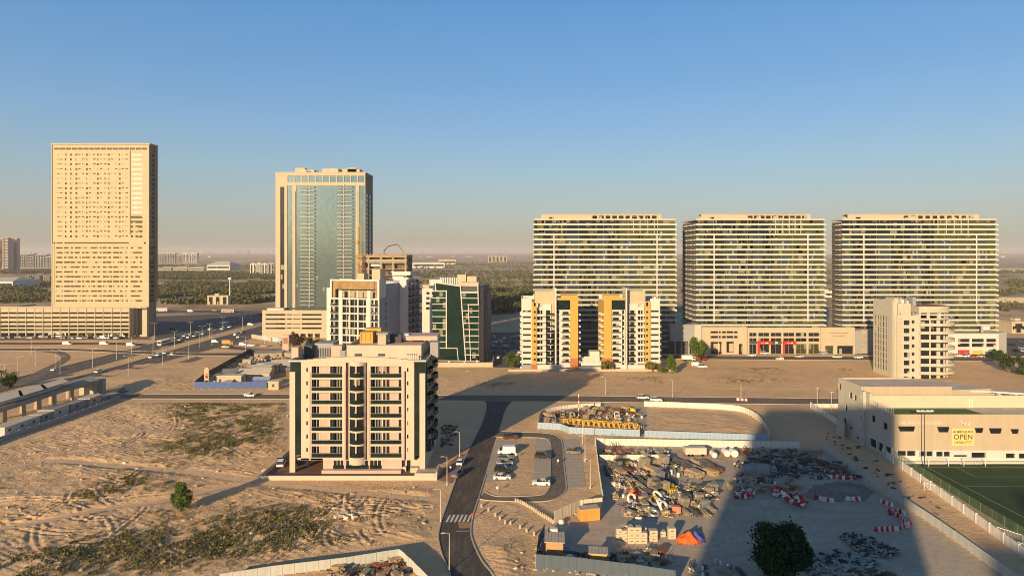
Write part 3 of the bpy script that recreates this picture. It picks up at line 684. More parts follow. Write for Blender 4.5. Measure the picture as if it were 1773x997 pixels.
# ---- white block with open framed front, the shade of its unlit side put into a blue-grey colour
sidec = pm('blue_shaded_side', (.27, .30, .35), .75, .06, .3, streak=.1)
def white_block():
    Y = 322.0; rz = -R(15); X = XA(655, Y); w = 29.6; d = 45.0; Z = ZA(484, Y)
    t = thing('apartment_building', 'white apartment block with a framed grid front being finished beside the teal tower', 'building', (X, Y, 0), rz)
    # local: x from -w..0 along the front, y depth
    s = w/90.0; zz = lambda p: -w+(p-22)/5.25*s*1.0*(90/87.0); zv = lambda q: ZA(430+q/5.25, Y)
    m = MB(); fl = [zv(q) for q in (465, 533, 601, 669, 735, 800, 867)]+[zv(867)-3.6*k for k in range(1, 6)]
    zt = zv(285); holes = []
    zo = zv(455)
    hol_up = [(zz(70), zz(470), zo, zv(300))]
    bays = [(63, 96), (100, 132), (168, 226), (236, 298), (310, 374), (418, 444), (450, 476)]
    for k in range(len(fl)-1):
        a = fl[k+1]+.45; b_ = fl[k]-.25
        for p, q in bays: holes.append((zz(p), zz(q), max(a, .3), b_))
    m.wall(zz(55), zz(487), 0, zt, 0, .5, holes+hol_up, whitep)
    m.wall(-w, zz(55), 0, zv(365), .3, .8, [], whitep); m.wall(zz(487), 0, 0, zv(360), .3, .8, [], whitep)
    m.box(-w, -w+.4, .8, d, 0, zv(365), whitep)
    sh = []
    for k in range(11): 
        z = 3.5+k*3.6
        sh += [(8, 9.2, z, z+1.9)]
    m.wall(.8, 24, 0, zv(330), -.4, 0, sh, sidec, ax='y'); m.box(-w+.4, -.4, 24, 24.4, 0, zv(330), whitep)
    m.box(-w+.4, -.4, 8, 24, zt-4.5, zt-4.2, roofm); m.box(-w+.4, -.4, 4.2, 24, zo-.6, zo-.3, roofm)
    m.box(zz(70), zz(470), 4, 4.2, zo, zt-.3, conc); m.box(zz(60), zz(65), .5, 8, zo, zt, whitep); m.box(zz(478), zz(484), .5, 8, zo, zt, whitep)
    m.build('wall', t)
    bb = pm('brown_scaffold_sheeting', (.27, .18, .09), .9, .3, .3)
    c = MB(); c.box(zz(96), zz(445), .2, 4.1, zv(375), zv(302), bb); c.box(zz(75), zz(98), .55, 2, zo, zv(302), bb); c.box(zz(446), zz(468), .55, 2, zo, zv(302), bb); c.build('unfinished_crown', t)
    for p in (135, 226, 298, 385): 
        c = MB(); c.box(zz(p), zz(p)+(1.9 if p in (135, 385) else .5), -.35, -.003, 0, zv(385), whitep); c.build('pier', t)
    for k in range(len(fl)-1):
        g = MB(); a = fl[k+1]+.3; b_ = fl[k]-.2
        g.box(-w+1, -1, .95, 1.0, max(a, .3), b_, g_dark)
        for p in (80, 196, 267, 342, 432, 462): g.box(zz(p)-.06, zz(p)+.06, .86, .94, max(a, .3), b_, whm)
        g.build('window_row', t)
        g = MB(); g.box(zz(62), zz(132), -.55, -.003, a-.1, a+.9, g_blue); g.box(zz(418), zz(478), -.55, -.003, a-.1, a+.9, g_blue); g.build('balcony_rail', t)
    for k in range(11):
        z = 3.5+k*3.6; g = MB(); g.box(-.3, -.2, 7.9, 9.3, z-.1, z+2, g_dark); g.build('side_window', t)
    # rear wing with balconies
    wing = MB(); zw = zv(315)
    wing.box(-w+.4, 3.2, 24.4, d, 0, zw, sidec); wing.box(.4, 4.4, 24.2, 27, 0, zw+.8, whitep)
    wing.box(-14, -9, 20, 26, zw, zv(200), cream2); wing.box(-20, -16, 15, 20, zw, zv(240), cream2); wing.box(-6, 3.0, 30, 38, zw, zw+1.5, whitep)
    for a, b_ in ((-9, 4.2),):
        wing.box(a, b_, 30, 30.4, zv(262), zv(225), whitep); wing.box(b_-.6, b_, 30.4, 44, zv(262), zv(225), whitep)
    for k in range(4): wing.tube((k*1.6-6, 31, zw+1.5), (k*1.6-6, 33.5, zw+1.5), .9, whm, n=8)
    wing.build('rear_wing', t)
    for k in range(12):
        z = 2.6+k*3.6
        for y0 in (28, 33.5, 39.5):
            b = MB(); b.box(3.2, 5.0, y0, y0+4.2, z, z+.25, whitep); b.box(4.9, 5.0, y0, y0+4.2, z+.25, z+1.2, g_blue); b.box(3.21, 3.26, y0+.6, y0+3.4, z+.3, z+2.5, g_dark); b.build('balcony', t)
white_block()

# ---- green glass building with white frame lines
def green_building():
    Y = 342.0; rz = -R(5); X = XA(829, Y); t = thing('office_building', 'dark green glass building with slanting white frame lines across its front', 'building', (X, Y, 0), rz)
    s = Y/F; zz = lambda p: (700+p/4.53-829.3)*s; zv = lambda q: ZA(440+q/4.53, Y); w = -zz(215); d = 25.0
    bk = pm('dark_cladding', (.055, .055, .065), .6, .1, .4); zt = zv(222)
    m = MB()
    m.box(-w, 0, 1.0, d, 4, zv(262), bk); m.poly([(-w, .95, 4), (0, .95, 4), (0, .95, zv(255)), (zz(432), .95, zv(250)), (zz(235), .95, zv(222)), (-w, .95, zv(260))], bk)
    for x in (-w+1, -w*.66, -w*.33, -1.6): m.box(x, x+.8, 1, 1.8, 0, 4, whitep)
    m.box(-w, 0, 6, d, 0, 4, bk)
    m.build('wall', t)
    # slanting dark fin at the right end
    f = MB(); f.prism([(0, 1), (2.2, 3), (2.2, d), (0, d)], 0, zv(255), bk); f.prism([(2.2, 9), (3.6, 10), (3.6, d), (2.2, d)], 0, zv(300), pm('dark_grey_cladding', (.11, .11, .125), .6, .1, .4)); f.build('side_wing', t)
    def pg(name, pts, y, mm, th=.12):
        g = MB(); P = [(zz(a), zv(b_)) for a, b_ in pts]; n = len(P)
        ar = sum(P[k][0]*P[(k+1) % n][1]-P[(k+1) % n][0]*P[k][1] for k in range(n))
        if ar < 0: P = P[::-1]
        g.poly([(x, y, z) for x, z in P], mm); g.poly([(x, y+th, z) for x, z in P[::-1]], mm)
        for k in range(n):
            a, b_ = P[k], P[(k+1) % n]; g.poly([(a[0], y, a[1]), (a[0], y+th, a[1]), (b_[0], y+th, b_[1]), (b_[0], y, b_[1])], mm)
        return g.build(name, t)
    pg('curtain_wall', [(250, 235), (430, 255), (478, 835), (420, 835), (410, 745), (330, 745), (325, 290), (250, 285)], .3, g_green)
    pg('curtain_wall', [(222, 745), (412, 745), (420, 838), (222, 838)], .5, g_green)
    for k, q in enumerate((300, 348, 397, 446, 496, 545, 595, 644, 693)):
        pg('window_row', [(216, q), (322, q), (322, q+44), (216, q+44)], .62, glass('dark_green_window_glass', (.01, .045, .035), .4, .07, (1.8, 1.8, 3), .08, (.2, .18, .12)), .1)
    for k, q in enumerate((305, 352, 400, 448, 497, 547, 596, 645, 694, 743, 793)):
        x1 = 575; pg('window_row', [(440+k*3.4, q), (x1, q), (x1, q+38), (443+k*3.4, q+38)], .62, MATS['dark_green_window_glass'], .1)
    W_ = [((238, 222), (440, 252), 10), ((440, 252), (482, 838), 9), ((240, 222), (244, 288), 9), ((212, 290), (330, 290), 9), ((328, 288), (328, 742), 9), ((268, 740), (415, 740), 6), ((413, 740), (424, 838), 6), ((578, 240), (582, 398), 8), ((500, 396), (584, 396), 8), ((502, 396), (522, 838), 6), ((444, 300), (580, 300), 12), ((215, 838), (590, 838), 5)]
    for q in (345, 394, 443, 492, 542, 592, 641, 690): W_.append(((216, q), (326, q), 6))
    for k, q in enumerate((346, 444, 492, 542, 591, 640, 690, 740, 790)): W_.append(((446+q*.062-20, q), (586 if q > 400 else 578, q), 6))
    fr = MB()
    for i, (a, b_, th) in enumerate(W_):
        p = Vector((zz(a[0]), 0, zv(a[1]))); q = Vector((zz(b_[0]), 0, zv(b_[1]))); d_ = (q-p).normalized(); e = Vector((-d_.z, 0, d_.x))*th*s/4.53/2*.85; p = p-d_*.15; q = q+d_*.15
        y0 = -.15-.004*i; P = [p-e, q-e, q+e, p+e]
        if ((q-p).x*e.z-(q-p).z*e.x) < 0: P = P[::-1]
        fr.poly([(v.x, y0, v.z) for v in P], whitep); fr.poly([(v.x, .6, v.z) for v in P[::-1]], whitep)
        for k in range(4):
            u, v = P[k], P[(k+1) % 4]; fr.poly([(u.x, y0, u.z), (u.x, .6, u.z), (v.x, .6, v.z), (v.x, y0, v.z)], whitep)
    fr.build('white_frame', t)
    r = MB(); r.box(zz(438), -.3, .96, 8, zv(298), zv(222), pinkp); r.box(zz(395), zz(465), 8, 14, zv(262), zv(165), cream2); r.box(zz(478), zz(555), 6, 13, zv(262), zv(178), cream2); r.box(zz(440), zz(520), .9, .955, zv(268), zv(262), darkm)
    r.box(zz(135), zz(240), 18, 26, zv(262), zv(212), whitep); r.tube((zz(457), 10, zv(165)), (zz(457), 10, zv(150)), .15, steel)
    for k in range(12): v_ = MB(); v_.tube((zz(245)+k*1.0, 12, zv(262)), (zz(245)+k*1.0, 12, zv(190)), .28, whm, n=6); v_.build('roof_post', t)
    r.build('roof_structure', t)
    # walled forecourt
    m = MB(); xa = XA(758, 333); xb = XA(852, 333)
    t2 = thing('boundary_wall', 'low cream boundary wall in front of the green glass building', 'wall', (0, 0, 0))
    m.box(xa, xb, 333, 333.4, 0, 2.4, cream2); m.box(xb, xb+.4, 333, 352, 0, 2.4, cream2); m.build('wall_panel', t2)
    # building behind
    Yb = 430.0
    t3 = thing('apartment_building', 'small white apartment block peeping out behind the green glass building', 'building', (XA(731, Yb), Yb, 0))
    m = MB(); zr = ZA(499, Yb); wb = 24
    m.wall(0, wb, 0, zr, 0, .4, [(a, a+2.4, z, z+1.7) for z in (zr-4.2, zr-7.6, zr-11, zr-14.4) for a in (2.6, 6.4, 10.2, 14)], whitep)
    m.box(0, .4, .4, 16, 0, zr, whitep); m.box(.4, wb, 15.6, 16, 0, zr, whitep); m.box(wb-.4, wb, .4, 15.6, 0, zr, whitep); m.box(.4, wb-.4, .4, 15.6, zr-1, zr-.6, roofm); m.box(-.5, 4, 6, 9, zr-1, zr+2, cream2); m.build('wall', t3)
    for z in (zr-4.2, zr-7.6, zr-11, zr-14.4):
        g = MB(); g.box(1, wb-1, .45, .5, z-.1, z+1.8, g_dark); g.build('window_row', t3)
green_building()

# ---- twin white and orange apartment blocks
def orange_block(mir, label):
    Y = 325.0; s = Y/F; ex = -1 if mir else 1
    X = XA(903.3, Y) if not mir else XA(1142.8, Y)
    t = thing('apartment_building', label, 'building', (X, Y, 0))
    def q(p): return (880+p/3.216-903.3)*s
    zv = lambda v: ZA(350+v/3.216, Y)
    def bx(m, a, b_, y0, y1, z0, z1, mm):
        a, b_ = (a, b_) if not mir else (-b_, -a); m.box(a, b_, y0, y1, z0, z1, mm)
    def wl(m, a, b_, z0, z1, y0, y1, hs, mm):
        if mir: a, b_ = -b_, -a; hs = [(-h[1], -h[0], h[2], h[3]) for h in hs]
        m.wall(a, b_, z0, z1, y0, y1, hs, mm)
    d = 22.0; fz = [zv(607+33*k) for k in range(10)]          # slab levels, top to bottom
    body = MB()
    wl(body, q(75), q(130), 0, zv(537), 0, .4, [(q(82), q(126), z-.45, z+.5) for z in fz], whitep)
    wl(body, q(130), q(158), 0, zv(555), -.5, -.1, [(q(142), q(153), z-.9, z+.2) for z in fz]+[(q(142), q(153), fz[0]+2.6, fz[0]+5.0)], orangep)
    wl(body, q(158), q(240), 0, zv(568), 2.4, 2.8, [(q(166), q(192), z-1.9, z+.3) for z in fz]+[(q(212), q(236), z-1.9, z+.3) for z in fz]+[(q(168), q(192), fz[0]+2, fz[0]+4.4)], whitep)
    bx(body, q(150), q(262), 3.0, 12, 20, zv(496), cream)                      # stair head
    wl(body, q(285), q(345), 0, zv(600), .4, .8, [(q(303), q(338), z-1.0, z+.35) for z in [k-.6 for k in fz]], whitep)
    bx(body, q(268), q(287), 1.8, 2.2, 0, zv(600), whitep)
    wl(body, q(345), q(388), 0, zv(545), -.3, .1, [], orangep)
    bx(body, q(270), q(400), .0, .5, zv(545), zv(533), orangep); bx(body, q(295), q(388), .5, 5, zv(533), zv(518), orangep)
    bx(body, q(75), q(75)+.4, .4, d, 0, zv(537), whitep); bx(body, q(388)-.4, q(388), .1, d, 0, zv(560), orangep)
    bx(body, q(75)+.4, q(388)-.4, d-.4, d, 0, zv(537), whitep)
    bx(body, q(75)+.4, q(388)-.4, 2.9, d-.4, zv(560), zv(556), roofm)
    bx(body, q(262)+.9, q(268), 1, 3, 0, zv(600), whitep)
    body.build('wall', t)
    f = MB(); bx(f, q(260), q(266)+.1, -1.2, 1.6, 0, zv(478), whitep); bx(f, q(254), q(266)+.1, 1.6, 9, zv(500), zv(478), whitep); f.build('tall_fin', t)
    g = MB(); bx(g, q(270), q(345), .9, 1.0, zv(600), zv(548), g_rail); g.build('glazed_lounge', t)
    g = MB(); bx(g, q(270), q(345), 1.3, 3.3, zv(603), zv(600), whitep); bx(g, q(215), q(240), 3.0, 3.4, zv(590), zv(578), whitep)
    bx(g, q(85), q(96), 5, 9, zv(556), zv(530), whitep); g.build('roof_parapet', t)
    for i, z in enumerate(fz):
        g = MB(); bx(g, q(78), q(128), .42, .46, z-.6, z+.65, g_dark); bx(g, q(136), q(156), -.08, -.04, z-1, z+.3, g_dark)
        bx(g, q(162), q(240), 2.85, 2.9, z-2.1, z+.4, g_dark); bx(g, q(300), q(342), .84, .88, z-1.7, z-.1, g_dark); bx(g, q(269), q(286), 1.7, 1.75, z-1.5, z+.6, g_dark); g.build('window_row', t)
        b = MB(); bx(b, q(160), q(208), -.4, 2.4, z-2.55, z-2.35, whitep); bx(b, q(160), q(208), -.42, -.3, z-2.35, z-1.45, whitep); bx(b, q(177), q(180), 1.6, 2.39, z-2.35, z+.3, whitep); b.build('balcony', t)
        b = MB(); bx(b, q(208), q(252), 1.0, 2.4, z-2.3, z-2.1, whitep); bx(b, q(212), q(256), .98, 1.05, z-2.1, z-1.1, g_rail); b.build('balcony', t)
        b = MB(); bx(b, q(296), q(346), -.55, .4, z-2.25, z-2.0, whitep); bx(b, q(296), q(344), -.57, -.5, z-2.0, z-1.3, darkm); b.build('balcony', t)
        b = MB(); bx(b, q(388), q(404), 1, 3.4, z-2.3, z-1.4, whitep); bx(b, q(388), q(404), 8, 11, z-2.3, z-1.4, whitep); b.build('side_balcony', t)
        b = MB(); bx(b, q(66), q(75), .8, 3.0, z-2.2, z-1.3, whitep); bx(b, q(66), q(75), 10, 13, z-2.2, z-1.3, whitep); b.build('side_balcony', t)
    p = MB(); bx(p, q(75), q(135), -.35, -.003, 0, 2.6, greyp); bx(p, q(158), q(345), -.35, 0.3, 0, 2.6, whitep); bx(p, q(128), q(160), -.75, -.503, 0, 3, pm('rust_stone', (.35, .14, .06), .8, .1, .5)); bx(p, q(345), q(388), -.6, -.303, 0, 6, MATS['rust_stone']); p.build('plinth', t)
orange_block(False, 'left one of the twin white and orange apartment blocks, nearer the dark car park')
orange_block(True, 'right one of the twin white and orange apartment blocks, nearer the road mall')
m = MB(); Y = 324.2
t = thing('boundary_wall', 'low pale wall running in front of the twin orange and white blocks', 'wall')
m.box(XA(880, Y), XA(1170, Y), Y-3.2, Y-2.9, 0, 1.0, cream2); m.box(XA(1006, Y), XA(1041, Y), Y, Y+.4, 0, 4.2, whitep); m.box(XA(1006, Y), XA(1041, Y), Y+6, Y+6.4, 0, 6.0, whitep); m.build('wall_panel', t)
m = MB(); m.box(XA(1024, Y), XA(1041, Y), Y+6.5, Y+12, 4, 8.5, whitep); m.box(XA(1005.5, Y), XA(1041, Y), Y-.1, Y-.003, 1.6, 2.2, darkm); m.build('gatehouse', t)

# ---- three long slab towers
bandm = pm('band_white_render', (0.558, 0.530, 0.446), .8, .04, .3, streak=.06)
g_blind = pm('window_blind', (.20, .185, .15), .8, .15, .5); g_gold = glass('gold_tinted_glass', (.17, .125, .05), .5, .12, (1.05, 3, 2.9), .05, (.3, .25, .15), .006); g_sil = glass('silver_glass', (.13, .14, .14), .5, .1, (1.05, 3, 2.9), .05, (.3, .28, .22), .006)
def slab_tower(i, pa, pb, label, side):
    Y = 385.0; X = XA(pa, Y); U = lambda px: XA(px, Y)-X; w = U(pb); s = Y/F
    top = ZA(381.5, Y); t = thing('residential_tower', label, 'tower', (X, Y, 0)); d = side
    n = 22; pit = (top-12.5)/n
    core = MB(); core.box(.6, w-.6, 1.2, d-.6, 0, top-1, pm('tower_core', (.10, .095, .09), .9, .1, .3)); core.build('core', t)
    for k in range(n):
        z = 12.5+k*pit
        # spandrel band wraps the block
        b = MB(); b.box(0, w, -.35, .9, z, z+.98, bandm); b.box(w-1.2, w, .9, d, z, z+1.1, offw); b.box(0, .6, .9, d, z, z+.3, greyp)
        b.box(w-.25, w+.7, -.5, 2.2, z-.2, z+.75, whitep); b.box(-.6, .3, 2.0, 7, z-.1, z+.6, whitep)
        if d > 20: b.box(-.6, .3, 10, 16, z-.1, z+.6, whitep); b.box(-.6, .3, 20, 26, z-.1, z+.6, whitep)
        b.build('spandrel', t)
        g = MB(); zh = z+.98; z2 = z+pit; cut = .60*w
        g.box(.3, cut, .75, .85, zh, z2, g_slab); g.box(cut, w-.3, .75, .85, zh, z2, g_slab2)  # lighter olive glass right of the cut
        for (a, b_) in ((.0, .065), (.23, .32), (.44, .52), (.63, .72), (.86, .93)):
            if k < n-3: g.box(a*w+.3, b_*w, .55, .65, zh, z2, g_blue if (k*7+int(a*100)) % 3 else g_slab2)
        for kk in range(9): g.box(.05*w+kk*w*.088, .05*w+kk*w*.088+.08, .5, .74, zh, z2, steel)
        rz_ = random.Random(i*100+k)
        for q in range(14):
            xx = rz_.uniform(.8, w-4); ww = rz_.choice([.7, 1.0, 1.6, 2.6, 4.0]); g.box(xx, xx+ww, .60, .645, zh+rz_.uniform(0, .7), z2, rz_.choice([g_blind, g_gold, g_gold, g_sil, g_slab2, g_sil]))
        g.build('window_row', t)
    m = MB(); m.box(0, w, -.1, d, top-.02, top+.9, offw); m.box(.4, w-.4, .5, d-.5, top+.9, top+.95, roofm)
    m.box(.135*w, .135*w+.6, -.35, -.003, top-13*pit-4, top-3*pit, whitep) if i != 0 else m.box(.135*w, .135*w+.6, -.35, -.003, top-10*pit-4, top-3*pit, whitep)
    m.build('parapet', t)
    for a in (.135, .863): 
        m = MB(); m.box(a*w, a*w+.7, -.4, -.103, 18, top-3*pit+.5, whitep); m.build('pier', t)
    for a in (.615, .67, .72, .765, .81) if i != 0 else (.7, .745, .80, .845, .87):
        m = MB(); m.box(a*w, a*w+.4, -.4, -.103, top-3*pit+.6, top+1.2, offw); m.build('pier', t)
    r = MB(); zt = top+3.6; xa, xb = .05*w, .905*w
    r.box(xa, xb, 4, 4.4, top+.9, zt, cream2) if False else None
    r.wall(xa, xb, top+.95, zt, 2.5, 2.8, [(xa+(xb-xa)*(.42+.055*k)+.5, xa+(xb-xa)*(.42+.055*k)+3.4, top+1.1, zt-.7) for k in range(10)]+[(xa+5, xa+8, top+1, top+2)], cream2)
    r.box(xa, xb, 2.3, 9, zt, zt+.35, cream2); r.box(xa+1, xb-1, 9, 9.4, top+.95, zt, cream2)
    rr = random.Random(i)
    for k in range(9):
        x = rr.uniform(xa+2, xb-6); r.box(x, x+rr.uniform(1.5, 4), 3.2, 6, top+.95, top+rr.uniform(1.6, 2.8), rr.choice([steel, cream2, greyp]))
    for k in range(14): r.box(xa+(xb-xa)*(.3+.05*k), xa+(xb-xa)*(.3+.05*k)+.25, 1.6, 9.2, zt+.36, zt+.75, cream2)
    r.build('roof_pergola', t)
slab_tower(0, 925, 1170, 'left of three long striped slab towers, behind the twin orange blocks', 20)
slab_tower(1, 1205, 1428, 'middle one of three long white and dark striped slab towers', 33)
slab_tower(2, 1458, 1726, 'right one of three long striped slab towers, behind the round cornered block', 14)

# podium buildings along the road
def podiums():
    Y = 375.0
    def grp(label, pa, pb, cat='building', name='retail_podium'):
        t = thing(name, label, cat, (XA(pa, Y), Y, 0)); return t, (lambda p: XA(1140+p/4.666-0, Y)-XA(pa, Y))
    zv = lambda q: ZA(560+q/4.666, Y)
    # parking structure
    t, U = grp('open cream car park building left of the red shop awnings', 1214, 1296, name='parking_structure')
    m = MB(); hs = [(U(420), U(505), zv(78), zv(62)), (U(515), U(605), zv(78), zv(62)), (U(612), U(640), zv(78), zv(62)), (U(420), U(505), zv(118), zv(100)), (U(515), U(605), zv(118), zv(100)), (U(612), U(640), zv(118), zv(100)), (U(420), U(512), 0, zv(148)), (U(550), U(610), 1, zv(146)), (U(650), U(680), 0, zv(165))]
    m.wall(U(350), U(715), 0, zv(28), 0, .5, hs, cream2); m.box(U(350), U(350)+.5, .5, 9, 0, zv(28), cream2); m.box(U(715)-.5, U(715), .5, 9, 0, zv(28), cream2); m.box(U(350)+.5, U(715)-.5, .5, 9, zv(28)-1.5, zv(28)-1, roofm); m.box(U(350)+.5, U(715)-.5, 8.6, 9, 0, zv(28)-1.5, cream2)
    for z in (zv(86), zv(126)): m.box(U(360), U(700), .6, 8.5, z-.3, z, conc)
    m.build('wall', t)
    for k in range(4):
        m = MB(); m.box(U(425)+k*4.6, U(425)+k*4.6+.4, 1.2, 1.6, 0, zv(62), whitep); m.build('column', t)
    # retail front with awnings
    t, U = grp('cream shopping podium with two red shop awnings', 1294, 1420)
    m = MB(); hs = []
    wx = [(735, 793), (808, 895), (908, 993), (1010, 1097), (1110, 1197), (1213, 1300)]
    for a, b_ in wx: hs += [(U(a), U(b_), zv(103), zv(75)), (U(a), U(b_), zv(145), zv(118)), (U(a), U(b_), .2, zv(165))]
    m.wall(U(720), U(1308), 0, zv(33), 0, .5, hs, cream2); m.box(U(720), U(720)+.5, .5, 9.2, 0, zv(33), cream2); m.box(U(1308)-.5, U(1308), .5, 9.2, 0, zv(33), cream2); m.box(U(720)+.5, U(1308)-.5, .5, 9.2, zv(33)-1.5, zv(33)-1, roofm); m.build('wall', t)
    for i, (a, b_) in enumerate(wx):
        for z0, z1, mm in ((zv(103), zv(75), g_dark), (zv(145), zv(118), g_dark), (.2, zv(165), g_slab2 if i > 3 else g_dark)):
            g = MB(); g.box(U(a)-.1, U(b_)+.1, .55, .6, z0-.05, z1+.05, mm); g.box((U(a)+U(b_))/2-.08, (U(a)+U(b_))/2+.08, .4, .52, z0, z1, steel); g.build('window', t)
    red = pm('red_awning', (.55, .035, .02), .6, .1, .6)
    for a, b_ in ((800, 905), (1005, 1102)):
        m = MB(); m.box(U(a), U(b_), -1.8, -.003, zv(165), zv(140), red); m.box(U(a), U(a)+1.0, -.8, -.003, 0, zv(165), red); m.lathe([(.9, 0), (.9, .15)], whm, (U(a)+2.3, -1.95, (zv(152))), 10); m.box(U(a)+4, U(b_)-2, -1.84, -1.803, zv(158), zv(150), whm); m.build('awning', t)
    m = MB(); m.box(U(735), U(795), -.5, -.003, zv(160), zv(146), darkm); m.box(U(910), U(995), -.5, -.003, zv(160), zv(146), darkm); m.box(U(940), U(960), -.6, -.503, zv(158), zv(148), whm); m.build('shop_sign', t)
    # right block
    t, U = grp('plain cream podium block with faint lettering right of the shops', 1420, 1494)
    m = MB(); m.wall(U(1308)+.01, U(1582), 0, zv(30), -.8, -.2, [(U(1343), U(1408), .2, zv(178)), (U(1440), U(1568), .2, zv(178))], cream2); m.box(U(1308)+.01, U(1582), -.2, 9.2, zv(30)-1.4, zv(30)-1, roofm); m.box(U(1582)-.4, U(1582), -.2, 9, 0, zv(30), cream2); m.box(U(1308)+.01, U(1308)+.4, -.2, 9, 0, zv(30), cream2)
    m.box(U(1582), U(1648), 1, 9, 0, zv(60), greyp); m.box(U(1648), U(1800), 3, 9, 0, zv(28)-2, conc); m.build('wall', t)
    for k in range(3):
        m = MB(); m.box(U(1650), U(1800), 2.6, 2.95, 3.2+k*3.6, 4.4+k*3.6, greyp); m.build('car_park_rail', t)
    m = MB(); r = random.Random(2); x = U(1378)
    while x < U(1512): a = r.uniform(.5, .9); m.box(x, x+a, -.86, -.803, zv(80), zv(73), pm('bronze_letters', (.22, .15, .08), .5, .1, 1)); x += a+.35
    x = U(1408)
    while x < U(1480): a = r.uniform(.5, .9); m.box(x, x+a, -.86, -.803, zv(101), zv(95), MATS['bronze_letters']); x += a+.35
    m.build('lettering', t)
    g = MB(); g.box(U(1345), U(1406), -.15, -.1, .1, zv(176), g_slab2); g.box(U(1440), U(1568), -.15, -.1, .1, zv(176), g_dark); g.build('shopfront', t)
    # grey blank block on the left, dark car park behind the twins
    t, U = grp('blank grey upper hall over dark parking decks behind the orange blocks', 1160, 1213)
    m = MB(); m.box(U(95), U(290), -.5, 8, zv(142), zv(10), greyp); m.box(U(290), U(345), -.6, 8, zv(200), zv(10), offw)
    m.box(U(-700), U(95), 4, 8, 0, zv(10), pm('dark_decks', (.10, .095, .09), .9, .15, .3)); m.box(U(95), U(290), 3, 8, 0, zv(142), MATS['dark_decks'])
    m.build('wall', t)
    for k in range(4):
        m = MB(); m.box(U(-700), U(95)-.01, 3.2, 3.99, 3.2+k*3.3, 4.4+k*3.3, greyp); m.build('car_park_rail', t)
    for x in (130, 180, 240, 280):
        m = MB(); m.box(U(x), U(x)+.8, -.3, .5, 0, zv(142), greyp); m.build('column', t)
    # far right podium
    Y2 = 367.0; x0 = XA(1640, Y2); t = thing('retail_podium', 'cream podium with red and yellow shopfronts under the right striped tower', 'building', (x0, Y2, 0))
    V = lambda p: XA(1640+p/3.835, Y2)-x0; zw = lambda q: ZA(420+q/3.835, Y2)
    hs = []
    for a, b_ in ((70, 150), (164, 245), (260, 326)): hs += [(V(a), V(b_), zw(660), zw(638)), (V(a), V(b_), zw(692), zw(668))]
    hs.append((V(70), V(150), .2, zw(712))); hs.append((V(168), V(240), .2, zw(715)))
    m = MB(); m.wall(V(-20), V(342), 0, zw(605), 0, .5, hs, whitep); m.box(V(342), V(394), 0, 12, 0, zw(597), greyp); m.box(V(-20), V(342), .5, 14, zw(605)-1.5, zw(605)-1, roofm); m.box(V(-20), V(342), 13.6, 14, 0, zw(605)-1.5, whitep); m.box(V(342), V(388), 12.1, 14, 0, zw(570), whitep); m.build('wall', t)
    for h in hs[:6]:
        g = MB(); g.box(h[0]-.1, h[1]+.1, .55, .6, h[2]-.05, h[3]+.05, g_dark); g.build('window', t)
    for h, mm in ((hs[6], red), (hs[7], pm('yellow_sign', (.62, .38, .06), .6, .1, 1))):
        g = MB(); g.box(h[0]+.05, h[1]-.05, .2, .6, h[2], h[3]-.05, mm); g.build('shopfront', t)
podiums()

